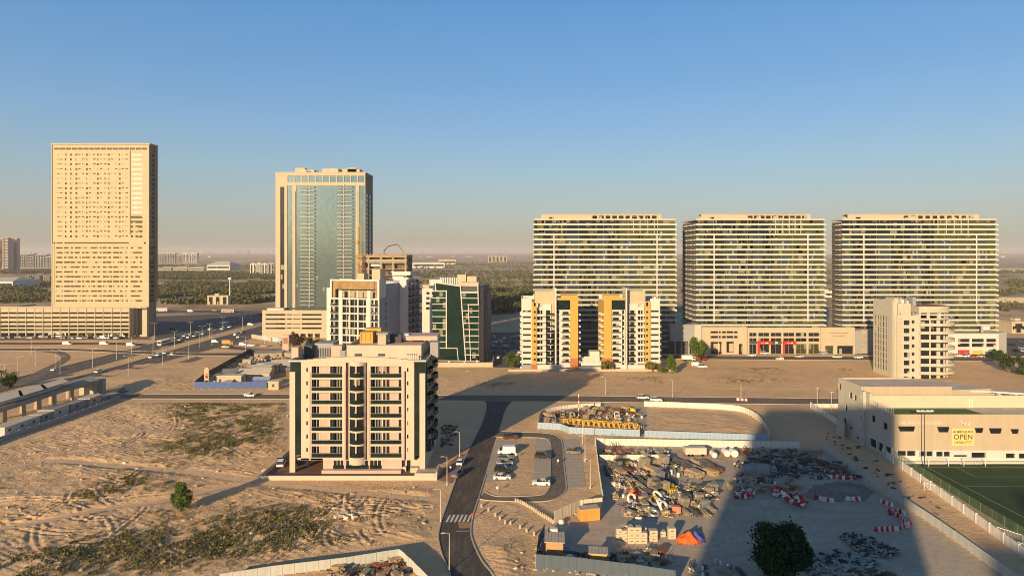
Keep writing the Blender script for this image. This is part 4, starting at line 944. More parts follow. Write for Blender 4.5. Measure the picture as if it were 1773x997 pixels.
# ---- round cornered block at right
def round_block():
    Y = 303.0; X = XA(1547, Y); s = Y/F; t = thing('apartment_building', 'cream round-cornered block with curved balconies and a slitted left side', 'building', (X, Y, 0))
    zz = lambda p: (1430+p/3.216-1547)*s; zv = lambda q: ZA(350+q/3.216, Y); d = 17.0
    Zm = zv(630); fl = [zv(670+44.6*k) for k in range(9)]
    # left slab with slits; front pier
    m = MB(); hs = []
    zb = 0.5
    for a in range(7):
        for k in range(11): hs.append((1.2+a*2.2, 1.2+a*2.2+.95, zv(950)+k*3.0+.0-6, zv(950)+k*3.0+2.5-6))
    m.wall(0, d, 0, zv(548), -.0, .12, [h for h in hs if h[3] < zv(560) and h[2] > .3], offw, ax='y')
    m.box(.4, zz(510), d-.4, d, 0, Zm, offw)
    m.wall(0.4, zz(392), 0, Zm, -.0, .4, [], offw)
    # ribbed strip, windows wall
    m.wall(zz(388), zz(512), 0, Zm, -.8, -.4, [(zz(428), zz(460), z-1.1, z+1.2) for z in fl]+[(zz(472), zz(488), z-.3, z+1.2) for z in fl], offw)
    m.box(zz(388), zz(388)+.4, -.4, 8, 0, Zm, offw)
    for k in range(46): 
        z = 1+k*.62
        if z < Zm-1: m.box(zz(391), zz(418), -.95, -.803, z, z+.3, cream2)
    m.box(-.25, -.003, .3, 3.6, 0, zv(548)+.4, offw)
    m.box(.4, zz(512), 1, d-.5, Zm-1.3, Zm-1, roofm)
    m.build('wall', t)
    m = MB(); m.box(.41, 1.6, .5, d-.5, Zm-1, zv(552), offw); m.box(1.61, 3.6, 2, 9, Zm-1, zv(535), offw); m.box(zz(410), zz(480), 1, 6, Zm-1, zv(565), offw); m.box(zz(418), zz(425), .9, 6, Zm, zv(612), greyp)
    m.build('rooftop_block', t)
    r = random.Random(4); m = MB()
    for k in range(12): x = r.uniform(zz(440), zz(530)); m.box(x, x+r.uniform(.8, 2), 3+k*.5, 5+k*.5, Zm-1, zv(r.uniform(525, 560)), r.choice([steel, whm, greyp]))
    m.build('rooftop_plant', t)
    for z in fl:
        g = MB(); g.box(zz(425), zz(492), -.35, -.3, z-1.2, z+1.3, g_dark); g.build('window_row', t)
    g = MB(); g.box(.16, .22, .2, d-.2, 1, zv(560), g_dark); g.build('side_glazing', t)
    # curved drum
    cx = zz(598); rad = zz(734)-cx; cy = rad*.55
    def arc(r_, a0, a1, n=16): return [(cx+r_*math.cos(a0+(a1-a0)*k/n), cy+r_*.62*math.sin(a0+(a1-a0)*k/n)) for k in range(n+1)]
    a0, a1 = -math.pi*.96, math.pi*.35
    dr = MB(); core = [(zz(512), -.6), (zz(572), -.9)]+[(cx+(rad-2.2)*math.cos(t_), cy+(rad-2.2)*.62*math.sin(t_)) for t_ in np.linspace(-math.pi*.46, math.pi*.45, 14)]+[(zz(512), d)]
    dr.prism(core, 0, zv(645), g_dark, roofm); dr.build('drum_glazing', t)
    for k in range(9):
        z = fl[k]
        sl_ = MB(); out = [(zz(512), -1.9), (zz(572), -2.3)]+[(cx+(rad+1.6)*math.cos(t_), cy+(rad+1.6)*.72*math.sin(t_)) for t_ in np.linspace(-math.pi*.45, math.pi*.45, 16)]+[(zz(512), d-.5)]
        sl_.prism(out, z-1.55, z-1.25, offw)
        ring = out[:-1]; inn = [(p[0]-.12*(1 if i > 1 else 0), p[1]+.14) for i, p in enumerate(ring)]
        for i in range(len(ring)-1): sl_.prism([ring[i], ring[i+1], inn[i+1], inn[i]], z-1.25, z-.15, offw)
        sl_.build('balcony', t)
        for p, q in ((512, 520), (568, 577), (620, 640), (668, 676), (700, 712)):
            tt = (zz(p)); yy = -.75 if p < 600 else cy-(rad-2.2)*.62*math.sqrt(max(0, 1-((zz(p)-cx)/(rad-2.2))**2))-.05
            c = MB(); c.box(zz(p), zz(q), yy-.2, yy+.3, z-1.25, z+2.2, offw); c.build('pier', t)
    cr = MB(); outc = [(zz(512), -.9), (zz(572), -1.2)]+[(cx+(rad-.6)*math.cos(t_), cy+(rad-.6)*.66*math.sin(t_)) for t_ in np.linspace(-math.pi*.46, math.pi*.45, 16)]+[(zz(512), d-.5)]
    cr.prism(outc, zv(615), zv(580), offw, pm('brown_roof', (.24, .12, .07), .9, .2, .5)); cr.prism([(p[0]*1, p[1]) for p in outc], zv(655), zv(645), offw)
    for p, q in ((512, 522), (557, 572), (622, 642), (670, 674), (692, 696)):
        yy = -.85 if p < 600 else cy-(rad-1.6)*.62*math.sqrt(max(0, 1-((zz(p)-cx)/(rad-1.6))**2))-.2
        cr.box(zz(p), zz(q), yy, yy+.5, zv(645), zv(615), offw)
    cr.build('crown', t)
round_block()

# ---- school
def school():
    t = thing('school_building', 'low beige school with slanted windows and an admissions banner beside the football pitch', 'school', (109.3, 181.8, 0))
    sb = pm('beige_school_cladding', (0.433, 0.356, 0.260), .75, .05, .15, streak=.08); sbl = pm('grey_school_cladding', (0.468, 0.429, 0.364), .75, .05, .15, streak=.08)
    Y = 181.8; s = Y/F; cp = lambda p: (1440+p/5.324-1548)*s; zv = lambda q: ZA(640+q/5.324, Y)
    W_ = 62.0; Zf = 13.7; m = MB()
    up = [(613, 772, 520, 568), (973, 1088, 525, 576), (1318, 1402, 535, 582), (1450, 1572, 537, 588), (1650, 1730, 545, 590), (1810, 1930, 545, 592)]
    gd = [(608, 688, 745, 790), (695, 773, 745, 792), (805, 870, 748, 795), (873, 932, 748, 795), (963, 1027, 752, 797), (1034, 1092, 752, 797), (1125, 1250, 783, 800), (1288, 1418, 760, 808), (1605, 1690, 768, 812), (1725, 1800, 770, 815), (1830, 1900, 770, 815)]
    hs = [(cp(a), cp(b_), zv(d_), zv(c)) for a, b_, c, d_ in up]
    m.wall(0, W_, zv(740), Zf, 0, .4, hs, sb)
    m.wall(0, W_, 0, zv(740)-.003, -.12, .4, [(cp(a), cp(b_), zv(d_), zv(c)) for a, b_, c, d_ in gd], whitep)
    m.box(0, W_, -1.4, -.123, 0, zv(835), whitep)
    dl = 14.2
    lw = [(3.2, 5.2, 8.2, 10.2), (9.4, 11.2, 8.8, 10.8), (1.6, 3.8, 1.2, 3.6), (5.2, 7.6, 1.2, 3.6), (9, 12, 1.2, 3.6)]
    m.wall(.4, dl, 0, Zf, 0, .4, lw, sbl, ax='y')
    m.box(.4, W_, .4, dl, 11.9, 12.2, roofm)
    m.box(.35, W_, dl, dl+.5, 0, 15.9, pm('ivory_render', (0.518, 0.451, 0.333), .85, .05, .3)); m.box(W_-.4, W_, .4, dl, 0, Zf, sb)
    m.box(-.1, .6, 12.2, 16.8, 0, 16.9, offw); m.box(-.12, .75, 9.0, 12.2, 0, 16.3, offw) if False else None
    m.build('wall', t)
    # turf terrace on the front roof
    g = MB(); g.poly([(cp(640)+1.5, 2.0, 12.23), (cp(1560)+0, 2.0, 12.23), (cp(1560)-1, 12.5, 12.23), (cp(640)+3, 12.5, 12.23)], pm('roof_turf', (.06, .13, .03), .95, .15, .5)); g.build('roof_turf', t)
    for h in hs:
        g = MB(); sk = .35; g.box(h[0]-.05, h[1]+.05, .3, .36, h[2]-.05, h[3]+.05, g_dark)
        for e in (0, 1):   # slanted reveals
            x = h[e]; x2 = x+(.45 if e == 0 else -.45)*(-1 if e else 1)*(1 if e == 0 else 1)
            pts = [(x-.02, .02, h[3]), (x-.02, .02, h[2]), (x+(.55), .02, h[2])] if e == 0 else [(x+.02, .02, h[2]), (x+.02, .02, h[3]), (x-.45, .02, h[2])]
            g.poly(pts, sb)
        g.build('window', t)
    for a, b_, c, d_ in gd:
        g = MB(); g.box(cp(a)-.05, cp(b_)+.05, .3, .36, zv(d_)-.05, zv(c)+.05, g_dark); g.build('window', t)
    for h in lw:
        g = MB(); g.box(.3, .35, h[0]-.05, h[1]+.05, h[2]-.05, h[3]+.05, g_dark); g.build('window', t)
    m = MB(); m.box(-.15, -.003, 1, 12.5, 4.0, 4.3, whitep); m.box(-.5, -.003, .3, .7, 0, 4, whitep); m.box(-.5, -.003, 4.2, 4.6, 0, 4, whitep); m.build('side_trim', t)
    # rear volume
    rv = MB(); Y1 = 16.8
    lw2 = [(Y1+3.0, Y1+4.6, 12.9, 14.7), (Y1+5.6, Y1+7.3, 13.0, 14.9), (Y1+12.5, Y1+14.0, 14.3, 16.3), (Y1+8.5, Y1+10, 8.2, 10.2), (Y1+9.2, Y1+10.6, 4.0, 5.7), (Y1+5.5, Y1+7.2, 3.2, 3.9), (Y1+1.5, Y1+3, 1.2, 1.9), (Y1+.5, Y1+1.4, 3, 8.6), (Y1+.5, Y1+1.4, 9.2, 12.6)]
    rv.wall(Y1, 31, 0, 18.2, .0, .4, lw2, sbl, ax='y')
    rv.wall(.4, 28, 12.2, 18.2, Y1-.4, Y1, [(6, 10.5, 12.5, 13.2), (12.5, 17, 12.5, 13.2)], sb)
    rv.box(.4, 24, Y1, 30.6, 17.4, 17.7, roofm); rv.box(0.4, 24, 30.6, 31, 0, 18.2, sb)
    rv.prism([(24, Y1), (28, Y1), (42, Y1+2), (34, 31), (24, 31)], 0, 17.0, sb, roofm)
    rv.prism([(28, 14.8), (62, 14.8), (62, 26), (42, Y1+2)], 0, 13.5, sb, roofm)
    rv.box(28, 62, Y1+12, Y1+12.4, 0, 13.8, ) if False else None
    rv.build('rear_hall', t)
    for h in lw2:
        g = MB(); g.box(.3, .35, h[0]-.05, h[1]+.05, h[2]-.05, h[3]+.05, g_dark); g.build('window', t)
    # stair fin
    f = MB(); f.wall(14.4, 16.6, 0, 17.0, -.9, 0, [(15.2, 15.7, 1+k*3.4, 2.6+k*3.4) for k in range(5)], offw, ax='y'); f.build('stair_tower', t)
    # curved white canopies at the right back
    c = MB()
    for j, (z, off) in enumerate(((15.0, 0), (13.9, 5.5), (16.6, -6))):
        P = [(30+off*.6, 24+off), (40+off*.3, 24.5+off), (46, 22+off), (52, 17+off*.6), (60, 11+off*.4), (66, 7)]
        P = smooth_line(P, 5); l = offset_line(P, .8); r_ = offset_line(P, -.8)
        for i in range(len(P)-1): c.prism([r_[i], r_[i+1], l[i+1], l[i]], z-.5, z, whitep)
        for i in range(2, len(P), 3): c.box(P[i][0]-.15, P[i][0]+.15, P[i][1]-.15, P[i][1]+.15, 12, z-.5, whitep)
    c.build('canopy', t)
    m = MB(); rr = random.Random(9)
    for k in range(10): x = 31+k*2.2; m.box(x, x+rr.uniform(1, 2), 18+rr.uniform(-1, 1), 20, 13.5, 13.5+rr.uniform(.8, 1.9), rr.choice([steel, pm('rusty_duct', (.25, .12, .06), .8, .2, 1), whm]))
    m.build('rooftop_plant', t)
    # terrace railing
    m = MB()
    for k in range(12): y = .4+k*1.2; m.tube((.2, y, Zf), (.2, y, Zf+1.5), .04, whm, n=4)
    m.tube((.2, .4, Zf+1.5), (.2, 13.6, Zf+1.5), .05, whm, n=4); m.tube((.2, .4, Zf+.8), (.2, 13.6, Zf+.8), .04, whm, n=4)
    for x in (0.3, W_-8): m.tube((x, 8, 12.2), (x, 8, 15.2), .06, whm, n=4)
    m.build('railing', t)
    # goals painted on the terrace wall
    for x in (cp(560), cp(1595)):
        m = MB(); m.box(x, x+.12, dl-.12, dl-.003, 12.2, 14.6, whm); m.box(x+.9, x+1.02, dl-.12, dl-.003, 12.2, 14.6, whm); m.box(x, x+1.02, dl-.12, dl-.003, 14.6, 14.7, whm); m.build('door_frame', t)
    # name on the fascia
    def text(body, x, z, size, mm, depth=.03, y=-.02, parent=t, name='lettering', bold=0.0, spacing=1.0, align='LEFT'):
        cu = bpy.data.curves.new(name, 'FONT'); cu.body = body; cu.size = size; cu.extrude = depth; cu.offset = bold; cu.space_character = spacing; cu.align_x = align
        o = bpy.data.objects.new('tmp', cu); COL.objects.link(o); dg = bpy.context.evaluated_depsgraph_get(); me_ = bpy.data.meshes.new_from_object(o.evaluated_get(dg))
        bpy.data.objects.remove(o); me_.materials.clear(); me_.materials.append(mm)
        o = bpy.data.objects.new(name, me_); COL.objects.link(o); o.rotation_euler = (R(90), 0, 0); o.location = (x, y, z)
        o.parent = parent; return o
    lt = pm('pale_letters', (.60, .53, .40), .6, .05, 1)
    text('THE AQUILA SCHOOL', cp(612), zv(500), 1.18, lt, bold=.01, spacing=1.12)
    # emblem: a winged bird
    m = MB(); ex, ez = cp(1210), zv(490)
    for pts in ([(-1, .9), (-.2, -.2), (.4, -.9), (.1, .1)], [(.0, -.2), (.9, .3), (1.0, .0), (.3, -.9)], [(1.4, -.3), (2.4, .5), (2.0, -.5), (1.6, -.7)]): m.poly([(ex+p[0], -.03, ez+p[1]) for p in (pts if (pts[1][0]-pts[0][0])*(pts[2][1]-pts[0][1])-(pts[1][1]-pts[0][1])*(pts[2][0]-pts[0][0]) > 0 else pts[::-1])], lt)
    m.build('emblem', t)
    b = thing('banner', 'yellow admissions open banner hanging on the school front wall', 'banner', (109.3+cp(1108), Y-.06, zv(695)))
    bw = cp(1312)-cp(1108); bh = zv(540)-zv(695); m = MB(); m.box(0, bw, -.06, 0, 0, bh, pm('banner_yellow', (.66, .52, .22), .8, .05, 1)); m.build('cloth', b)
    bt = pm('banner_brown', (.13, .085, .03), .8, .05, 1)
    text('ADMISSIONS', bw/2, bh*.74, 1.05, bt, .01, -.075, b, 'lettering', .02, 1.0, 'CENTER'); text('OPEN', bw/2, bh*.37, 2.0, bt, .01, -.075, b, 'lettering', .05, 1.1, 'CENTER'); text('045862777', bw/2, bh*.10, 1.1, bt, .01, -.075, b, 'lettering', .01, 1.0, 'CENTER')
    # left annex gate
    m = MB()
    a = thing('gate_screen', 'white upright panel screen at the back corner of the school', 'screen', (107.0, 205, 0)); m.box(0, .3, 0, 4.5, 0, 5.5, offw); m.build('panel', a)
    return text
school_text = school()
# ---- front apartment block
g_green = glass('grey_green_curtain_glass', (.020, .036, .033), .4, .08, (1.4, 1.4, 1.6), .0, wav=.008)
g_rail = glass('grey_green_balcony_glass', (.014, .024, .022), .25, .1, (1.2, 1.2, 1.1), .0, wav=.02)
def front_block():
    Y = 173.7; s = Y/F; X = XA(502, Y); U = lambda p: (430+p/3.56-502)*s; zv = lambda q: ZA(570+q/3.56, Y); w = U(1090); d = 26.0
    t = thing('apartment_building', 'cream nine storey apartment block with dark green balcony strips nearest the camera', 'building', (X, Y, 0))
    Zr = zv(190); rows = [zv(250+82*k) for k in range(7)]; zg = zv(805)
    A = MB()
    # outer pilasters and the two end fields
    A.wall(U(325), U(600), zg, Zr-.6, 0, .5, [(U(357), U(367), z-.55, z+.55) for z in rows]+[(U(390), U(578), z-1.95, z+1.0) for z in rows], beigep)
    A.wall(U(732), U(1022), zg, Zr-.6, 0, .5, [(U(977), U(987), z-.55, z+.55) for z in rows]+[(U(753), U(943), z-1.95, z+1.0) for z in rows]+[(U(964), U(972), zg, Zr-3)], beigep)
    A.box(U(256), U(290), -.25, .5, 0, zv(262), beigep); A.box(U(1056), U(1090), -.25, .5, 0, zv(270), beigep)
    A.box(U(375), U(385), -.12, -.003, zg, Zr-3, pinkp); A.box(U(590), U(600), -.12, -.003, zg, Zr-3, pinkp); A.box(U(734), U(745), -.12, -.003, zg, Zr-3, pinkp); A.box(U(950), U(962), -.12, -.003, zg, Zr-3, pinkp)
    # side walls, back, roof
    A.box(0, .4, .5, d, 4.2, Zr, beigep); A.box(.4, w-.4, d-.4, d, 0, Zr, beigep); A.box(w-.4, w, .5, d, 0, Zr, beigep)
    A.box(.4, w-.4, 2.2, d-.4, Zr-1.6, Zr-1.2, roofm)
    # recess backs
    A.box(U(325), U(600), 1.7, 2.1, zg, Zr-1.7, pinkp); A.box(U(732), U(1022), 1.7, 2.1, zg, Zr-1.7, pinkp)
    A.box(U(600), U(612), 1.2, 1.6, zg, Zr-1, pinkp); A.box(U(722), U(732), 1.2, 1.6, zg, Zr-1, pinkp)
    for z in rows: A.box(U(388), U(580), .5, 1.7, z-2.3, z-1.95, pinkp); A.box(U(751), U(945), .5, 1.7, z-2.3, z-1.95, pinkp); A.box(U(388), U(580), .5, 1.7, z+1.0, z+1.2, pinkp); A.box(U(751), U(945), .5, 1.7, z+1.0, z+1.2, pinkp)
    # pillars of the open car park and ground floor
    A.box(U(256), U(460), .5, 1.1, zg-.2, zg+.4, beigep); A.box(U(316), U(340), 5, 5.8, 0, zg, beigep); A.box(.4, U(460), d-9, d-8.6, 0, zg, pinkp); A.box(.4, U(460), .5, d-9, zg-.25, zg, pinkp)
    A.box(0, .4, 6, 6.8, 0, 4.2, beigep); A.box(0, .4, 13, 13.8, 0, 4.2, beigep); A.box(0, .4, 20, d, 0, 4.2, beigep)
    mz = [(525, 585), (602, 665), (672, 738), (750, 818)]
    A.wall(U(460), U(945), 0, zg, .15, .55, [(U(a), U(b_), zv(862), zv(808)) for a, b_ in mz]+[(U(880), U(910), 0, zv(886))], pinkp)
    A.box(U(460), U(945), -1.3, .147, 0, .9, pinkp); A.box(U(945), U(1056), 1.6, 2.0, 0, zg, beigep); A.box(U(325)-.01, U(460)-.05, .0, .4, zg, zg+.5, beigep)
    A.build('wall', t)
    # curved central bay
    c0, c1 = U(614), U(722); n = 10; zt = zv(195)
    def bow(k, dep=.0): u = k/n; return (c0+(c1-c0)*u, .6-1.5*math.sin(math.pi*u)**.7-dep)
    B = MB()
    P = [bow(k) for k in range(n+1)]
    def arcp(z0, z1, ks, mm, dep=0, th=.3, mb=B):
        for k in ks:
            a = bow(k, dep); b_ = bow(k+1, dep); mb.prism([a, b_, (b_[0], b_[1]+th), (a[0], a[1]+th)], z0, z1, mm)
    arcp(zg-1.2, rows[-1]-1.9, range(n), beigep)
    for i, z in enumerate(rows):
        top = zt if i == 0 else rows[i-1]-1.9
        arcp(z+1.15, top, range(n), beigep); arcp(z-1.9, z+1.15, [0, n-1, 4, 5] if False else [0, n-1], beigep)
        u = (c0+c1)/2; B.box(u-.16, u+.16, -.95, -.7, z-1.9, z+1.15, beigep)
    B.build('central_bay', t)
    for z in rows:
        g = MB(); arcp(z-1.85, z+1.2, range(1, n-1), g_dark, dep=-.35, th=.08, mb=g)
        for fx in (.2, .42, .58, .8): g.box(c0+(c1-c0)*fx-.05, c0+(c1-c0)*fx+.05, -.75, -.5, z-1.9, z+1.1, whm) if False else None
        g.build('bay_window', t)
        g = MB(); arcp(z-1.95, z-.75, range(1, n-1), g_rail, dep=.12, th=.06, mb=g); arcp(z-2.25, z-1.95, range(0, n), beigep, dep=.2, th=.45, mb=g); g.build('balcony_rail', t)
    # windows and doors behind the balconies
    for z in rows:
        for a, b_ in ((392, 428), (493, 513), (520, 572), (757, 810), (822, 852), (918, 942)):
            g = MB(); g.box(U(a), U(b_), 1.6, 1.68, z-1.9, z+.75, g_dark); nn = max(1, round((U(b_)-U(a))/.9)); 
            for k in range(nn+1): xx = U(a)+(U(b_)-U(a))*k/nn; g.box(xx-.05, xx+.05, 1.52, 1.598, z-1.9, z+.75, whm)
            g.box(U(a), U(b_), 1.5, 1.59, z+.75, z+.85, whm); g.build('window', t)
        for a, b_ in ((390, 578), (753, 943)):
            g = MB(); g.box(U(a), U(b_), -.12, -.04, z-2.05, z-1.0, g_rail); g.box(U(a), U(b_), -.14, -.02, z-1.0, z-.93, steel); g.build('balcony_rail', t)
            g = MB(); xx = U(a)+(4.4 if a < 600 else 2.8); g.box(U(a), U(a)+.35, .5, 1.5, z-1.95, z+1.0, darkm); g.box(xx+1.2, xx+1.45, .5, 1.5, z-1.95, z+.95, pinkp) if a > 600 else g.box(U(516), U(520), .5, 1.5, z-1.95, z+.95, darkm); g.build('balcony_partition', t)
        for a, b_ in ((357, 367), (977, 987)):
            g = MB(); g.box(U(a)-.03, U(b_)+.03, .28, .34, z-.58, z+.58, g_dark); g.build('small_window', t)
    for a, b_ in mz:
        g = MB(); g.box(U(a), U(b_), .35, .42, zv(862), zv(808), g_dark); g.box(U(a)-.1, U(b_)+.1, .0, .14, zv(862)-.1, zv(838), g_rail)
        for k in range(4): xx = U(a)+(U(b_)-U(a))*(k+.0)/3; g.box(xx-.05, xx+.05, .25, .34, zv(838), zv(808), whm)
        g.build('window', t)
    g = MB(); g.box(U(880), U(910), .6, .7, 0, zv(884), darkm); g.build('garage_door', t)
    g = MB(); g.box(U(972), U(992), 1.4, 1.59, 0, zv(812), g_dark); g.box(U(945), U(970), .4, 1.6, 0, zg-2, beigep); g.box(U(1000), U(1050), -.6, 1.2, 0, zv(850), beigep); g.build('entrance', t)
    # green glass L strips
    for pts in ([(258, 190, 325, 262), (290, 262, 325, 772)], [(1022, 198, 1090, 270), (1022, 270, 1056, 782)]):
        g = MB()
        for k, (a, q0, b_, q1) in enumerate(pts): g.box(U(a), U(b_), .05, .45, zv(q1), min(zv(q0), Zr-.4), g_green)
        g.build('glass_strip', t)
    # roof line: low arch
    r = MB(); n2 = 18
    for k in range(n2):
        a = U(325)+(U(1022)-U(325))*k/n2; b_ = U(325)+(U(1022)-U(325))*(k+1)/n2; u = (k+.5)/n2; hh = .95*math.sin(math.pi*u)
        r.box(a, b_, -.3, .6, Zr-.6, Zr+hh, beigep)
    r.box(-.3, U(325), -.3, .6, Zr-.4, Zr, whitep); r.box(U(1022), w+.3, -.3, .6, Zr-.4, Zr, whitep)
    r.box(-.3, .3, .6, d, Zr-.4, Zr, whitep); r.box(w-.3, w+.3, .6, d, Zr-.4, Zr, whitep)
    r.build('parapet', t)
    # curved side balconies and dark glass on the right
    S = MB(); S.box(w+.0, w+.25, 1.5, d-2, 5, Zr-1, g_green); S.build('side_glazing', t)
    for i, z in enumerate(rows):
        for (ya, yb) in ((5, 13), (15.5, 23.5)):
            b = MB(); ps = []
            for k in range(9):
                u = k/8; ps.append((w+.25+1.05*math.sin(math.pi*u)**.6, ya+(yb-ya)*u))
            pr = [(w+.2, ya)]+ps+[(w+.2, yb)]; b.prism(pr, z-2.25, z-2.0, greyp)
            for k in range(8): a, c = ps[k], ps[k+1]; b.prism([a, c, (c[0]-.1, c[1]), (a[0]-.1, a[1])], z-1.95, z-1.0, g_rail)
            b.build('side_balcony', t)
    # penthouse and roof clutter
    p = MB(); yp = 8.0; s2 = (Y+yp)/F; V = lambda q: XA(430+q/3.56, Y+yp)-X; zq = lambda q: ZA(570+q/3.56, Y+yp)
    p.box(V(606), V(1066), yp, yp+.4, Zr-1.2, zq(98), beigep); p.box(V(1066)-.4, V(1066), yp+.4, d-2, Zr-1.2, zq(98), cream2); p.box(V(606), V(606)+.4, yp+.4, d-2, Zr-1.2, zq(98), cream2); p.box(V(606)+.4, V(1066)-.4, yp+.4, d-2, zq(98)-1, zq(98)-.7, pinkp)
    for a, b_ in ((655, 700), (800, 843)): p.box(V(a), V(b_), yp-.06, yp-.003, Zr-.2, Zr+.5, darkm)
    p.build('penthouse', t)
    q_ = MB(); q_.box(V(935), V(1140), yp+10, d, zq(98), zq(98)+1.3, pinkp); q_.box(V(1115), V(1165), yp+2, yp+6, Zr-1, zq(85), greyp); q_.build('stair_head', t)
    m = MB(); m.box(V(640), V(725), yp+9, yp+13, zq(98)-.7, zq(98)+2.6, orangep); m.box(V(655), V(760), yp+13, yp+16, zq(98)-.7, zq(98)+3.3, orangep)
    for k in range(3): m.box(V(650)+k*1.3, V(650)+k*1.3+.1, yp+8.9, yp+8.997, zq(98), zq(98)+2.3, pm('brown_trim', (.3, .14, .05), .8, .1, 1))
    m.build('orange_lift_housing', t)
    m = MB(); m.box(V(770), V(822), yp+6, yp+9, zq(98)-.7, zq(98)+2.3, cream2); m.box(V(762), V(835), yp+5.6, yp+9.4, zq(98)+2.3, zq(98)+2.8, greyp); m.box(V(830), V(905), yp+10, yp+14, zq(98)-.7, zq(98)+1.8, darkm)
    m.box(V(870), V(945), yp+12, yp+15, zq(98)+.5, zq(98)+1.6, whm)
    m.box(V(288), V(330), 5, 8, Zr-1.2, zv(128), cream2); m.box(V(330), V(380), 10, 14, Zr-1.2, Zr+2.6, darkm); m.box(V(380), V(500), 12, 18, Zr-1.2, Zr+2.9, greyp); m.box(V(505), V(570), 9, 12, Zr-1.2, Zr+2.6, pinkp)
    for x in (575, 590): v_ = MB(); v_.tube((V(x), 8.5, Zr-1.2), (V(x), 8.5, Zr+1.4), .7, greyp, n=10); v_.build('roof_tank', t)
    m.build('rooftop_plant', t)
    r_ = MB()
    for k in range(24): x = V(400)+k*.25*2; r_.box(x, x+.1, 11.5, 11.6, Zr-1, Zr+1.6, darkm)
    r_.build('roof_louvre', t)
    for x in (1000, 1013, 1026, 1039, 1052):
        v = MB(); v.tube((V(x), 3, Zr-1.2), (V(x), 3, Zr+.9), .14, steel); v.lathe([(.28, 0), (.28, .25), (.1, .4)], steel, (V(x), 3, Zr+.9), 8); v.build('vent_pipe', t)
    return t
front_block()
# its low plot wall
t = thing('boundary_wall', 'low cream plot wall around the nearest apartment block', 'wall')
a = G(447, 831); b_ = G(757, 830); c = G(498, 786); m = MB()
wl = MB(); wl.box(a[0], b_[0], a[1], a[1]+.35, 0, 1.15, beigep); wl.build('wall_panel', t)
wl = MB(); wl.prism([(a[0], a[1]+.36), (a[0]+.35, a[1]+.36), (c[0]+.35, c[1]+5), (c[0], c[1]+5)], 0, 1.15, beigep); wl.build('wall_panel', t)
wl = MB(); wl.box(b_[0]-6, b_[0]-.4, a[1]+.36, a[1]+6.5, 0, .95, block_m); wl.box(b_[0]-.35, b_[0], a[1]+.36, a[1]+6.5, 0, 2.2, beigep); wl.box(b_[0]-6, b_[0]-.4, a[1]+.355, a[1]+.6, .95, 1.7, beigep); wl.build('terrace', t)
sheet('plot_paving', [(a[0]+.3, a[1]+.3), (b_[0]-.4, a[1]+.3), (b_[0]-.4, a[1]+7), (b_[0]-4.5, a[1]+7), (b_[0]-4.5, a[1]+30), (c[0]+.3, a[1]+34), (c[0]+.3, c[1])], .02, pm('brown_paving', (.17, .10, .07), .9, .2, .5))

# ---- towers behind the camera: they stand between the low sun and the yard
def rear_tower(name, off0, off1, yb, dep, h, label):
    # off = offset of the edges measured along X at Y = 0 on the sun's bearing
    tn = math.tan(R(SUN_AZ)); t = thing(name, label, 'tower', (0, 0, 0))
    m = MB(); x0 = off0+yb*tn; x1 = off1+(yb-dep)*tn
    m.box(x0, x1, yb-dep, yb, 0, h, pm('rear_tower_render', (.45, .40, .33), .85, .05, .3)); m.build('wall', t)
    for k in range(int(h/3.6)):
        g = MB(); g.box(x0+1, x1-1, yb, yb+.06, 1.2+k*3.6, 2.8+k*3.6, g_dark); g.build('window_row', t)
rear_tower('residential_tower', -27, 17.5, -12, 8, 68, 'tower behind the viewpoint')
rear_tower('residential_tower', 29, 95, -60, 14, 51, 'broad lower tower behind the viewpoint')
rear_tower('residential_tower', 44, 54, -90, 5, 66, 'slim tower behind the viewpoint')
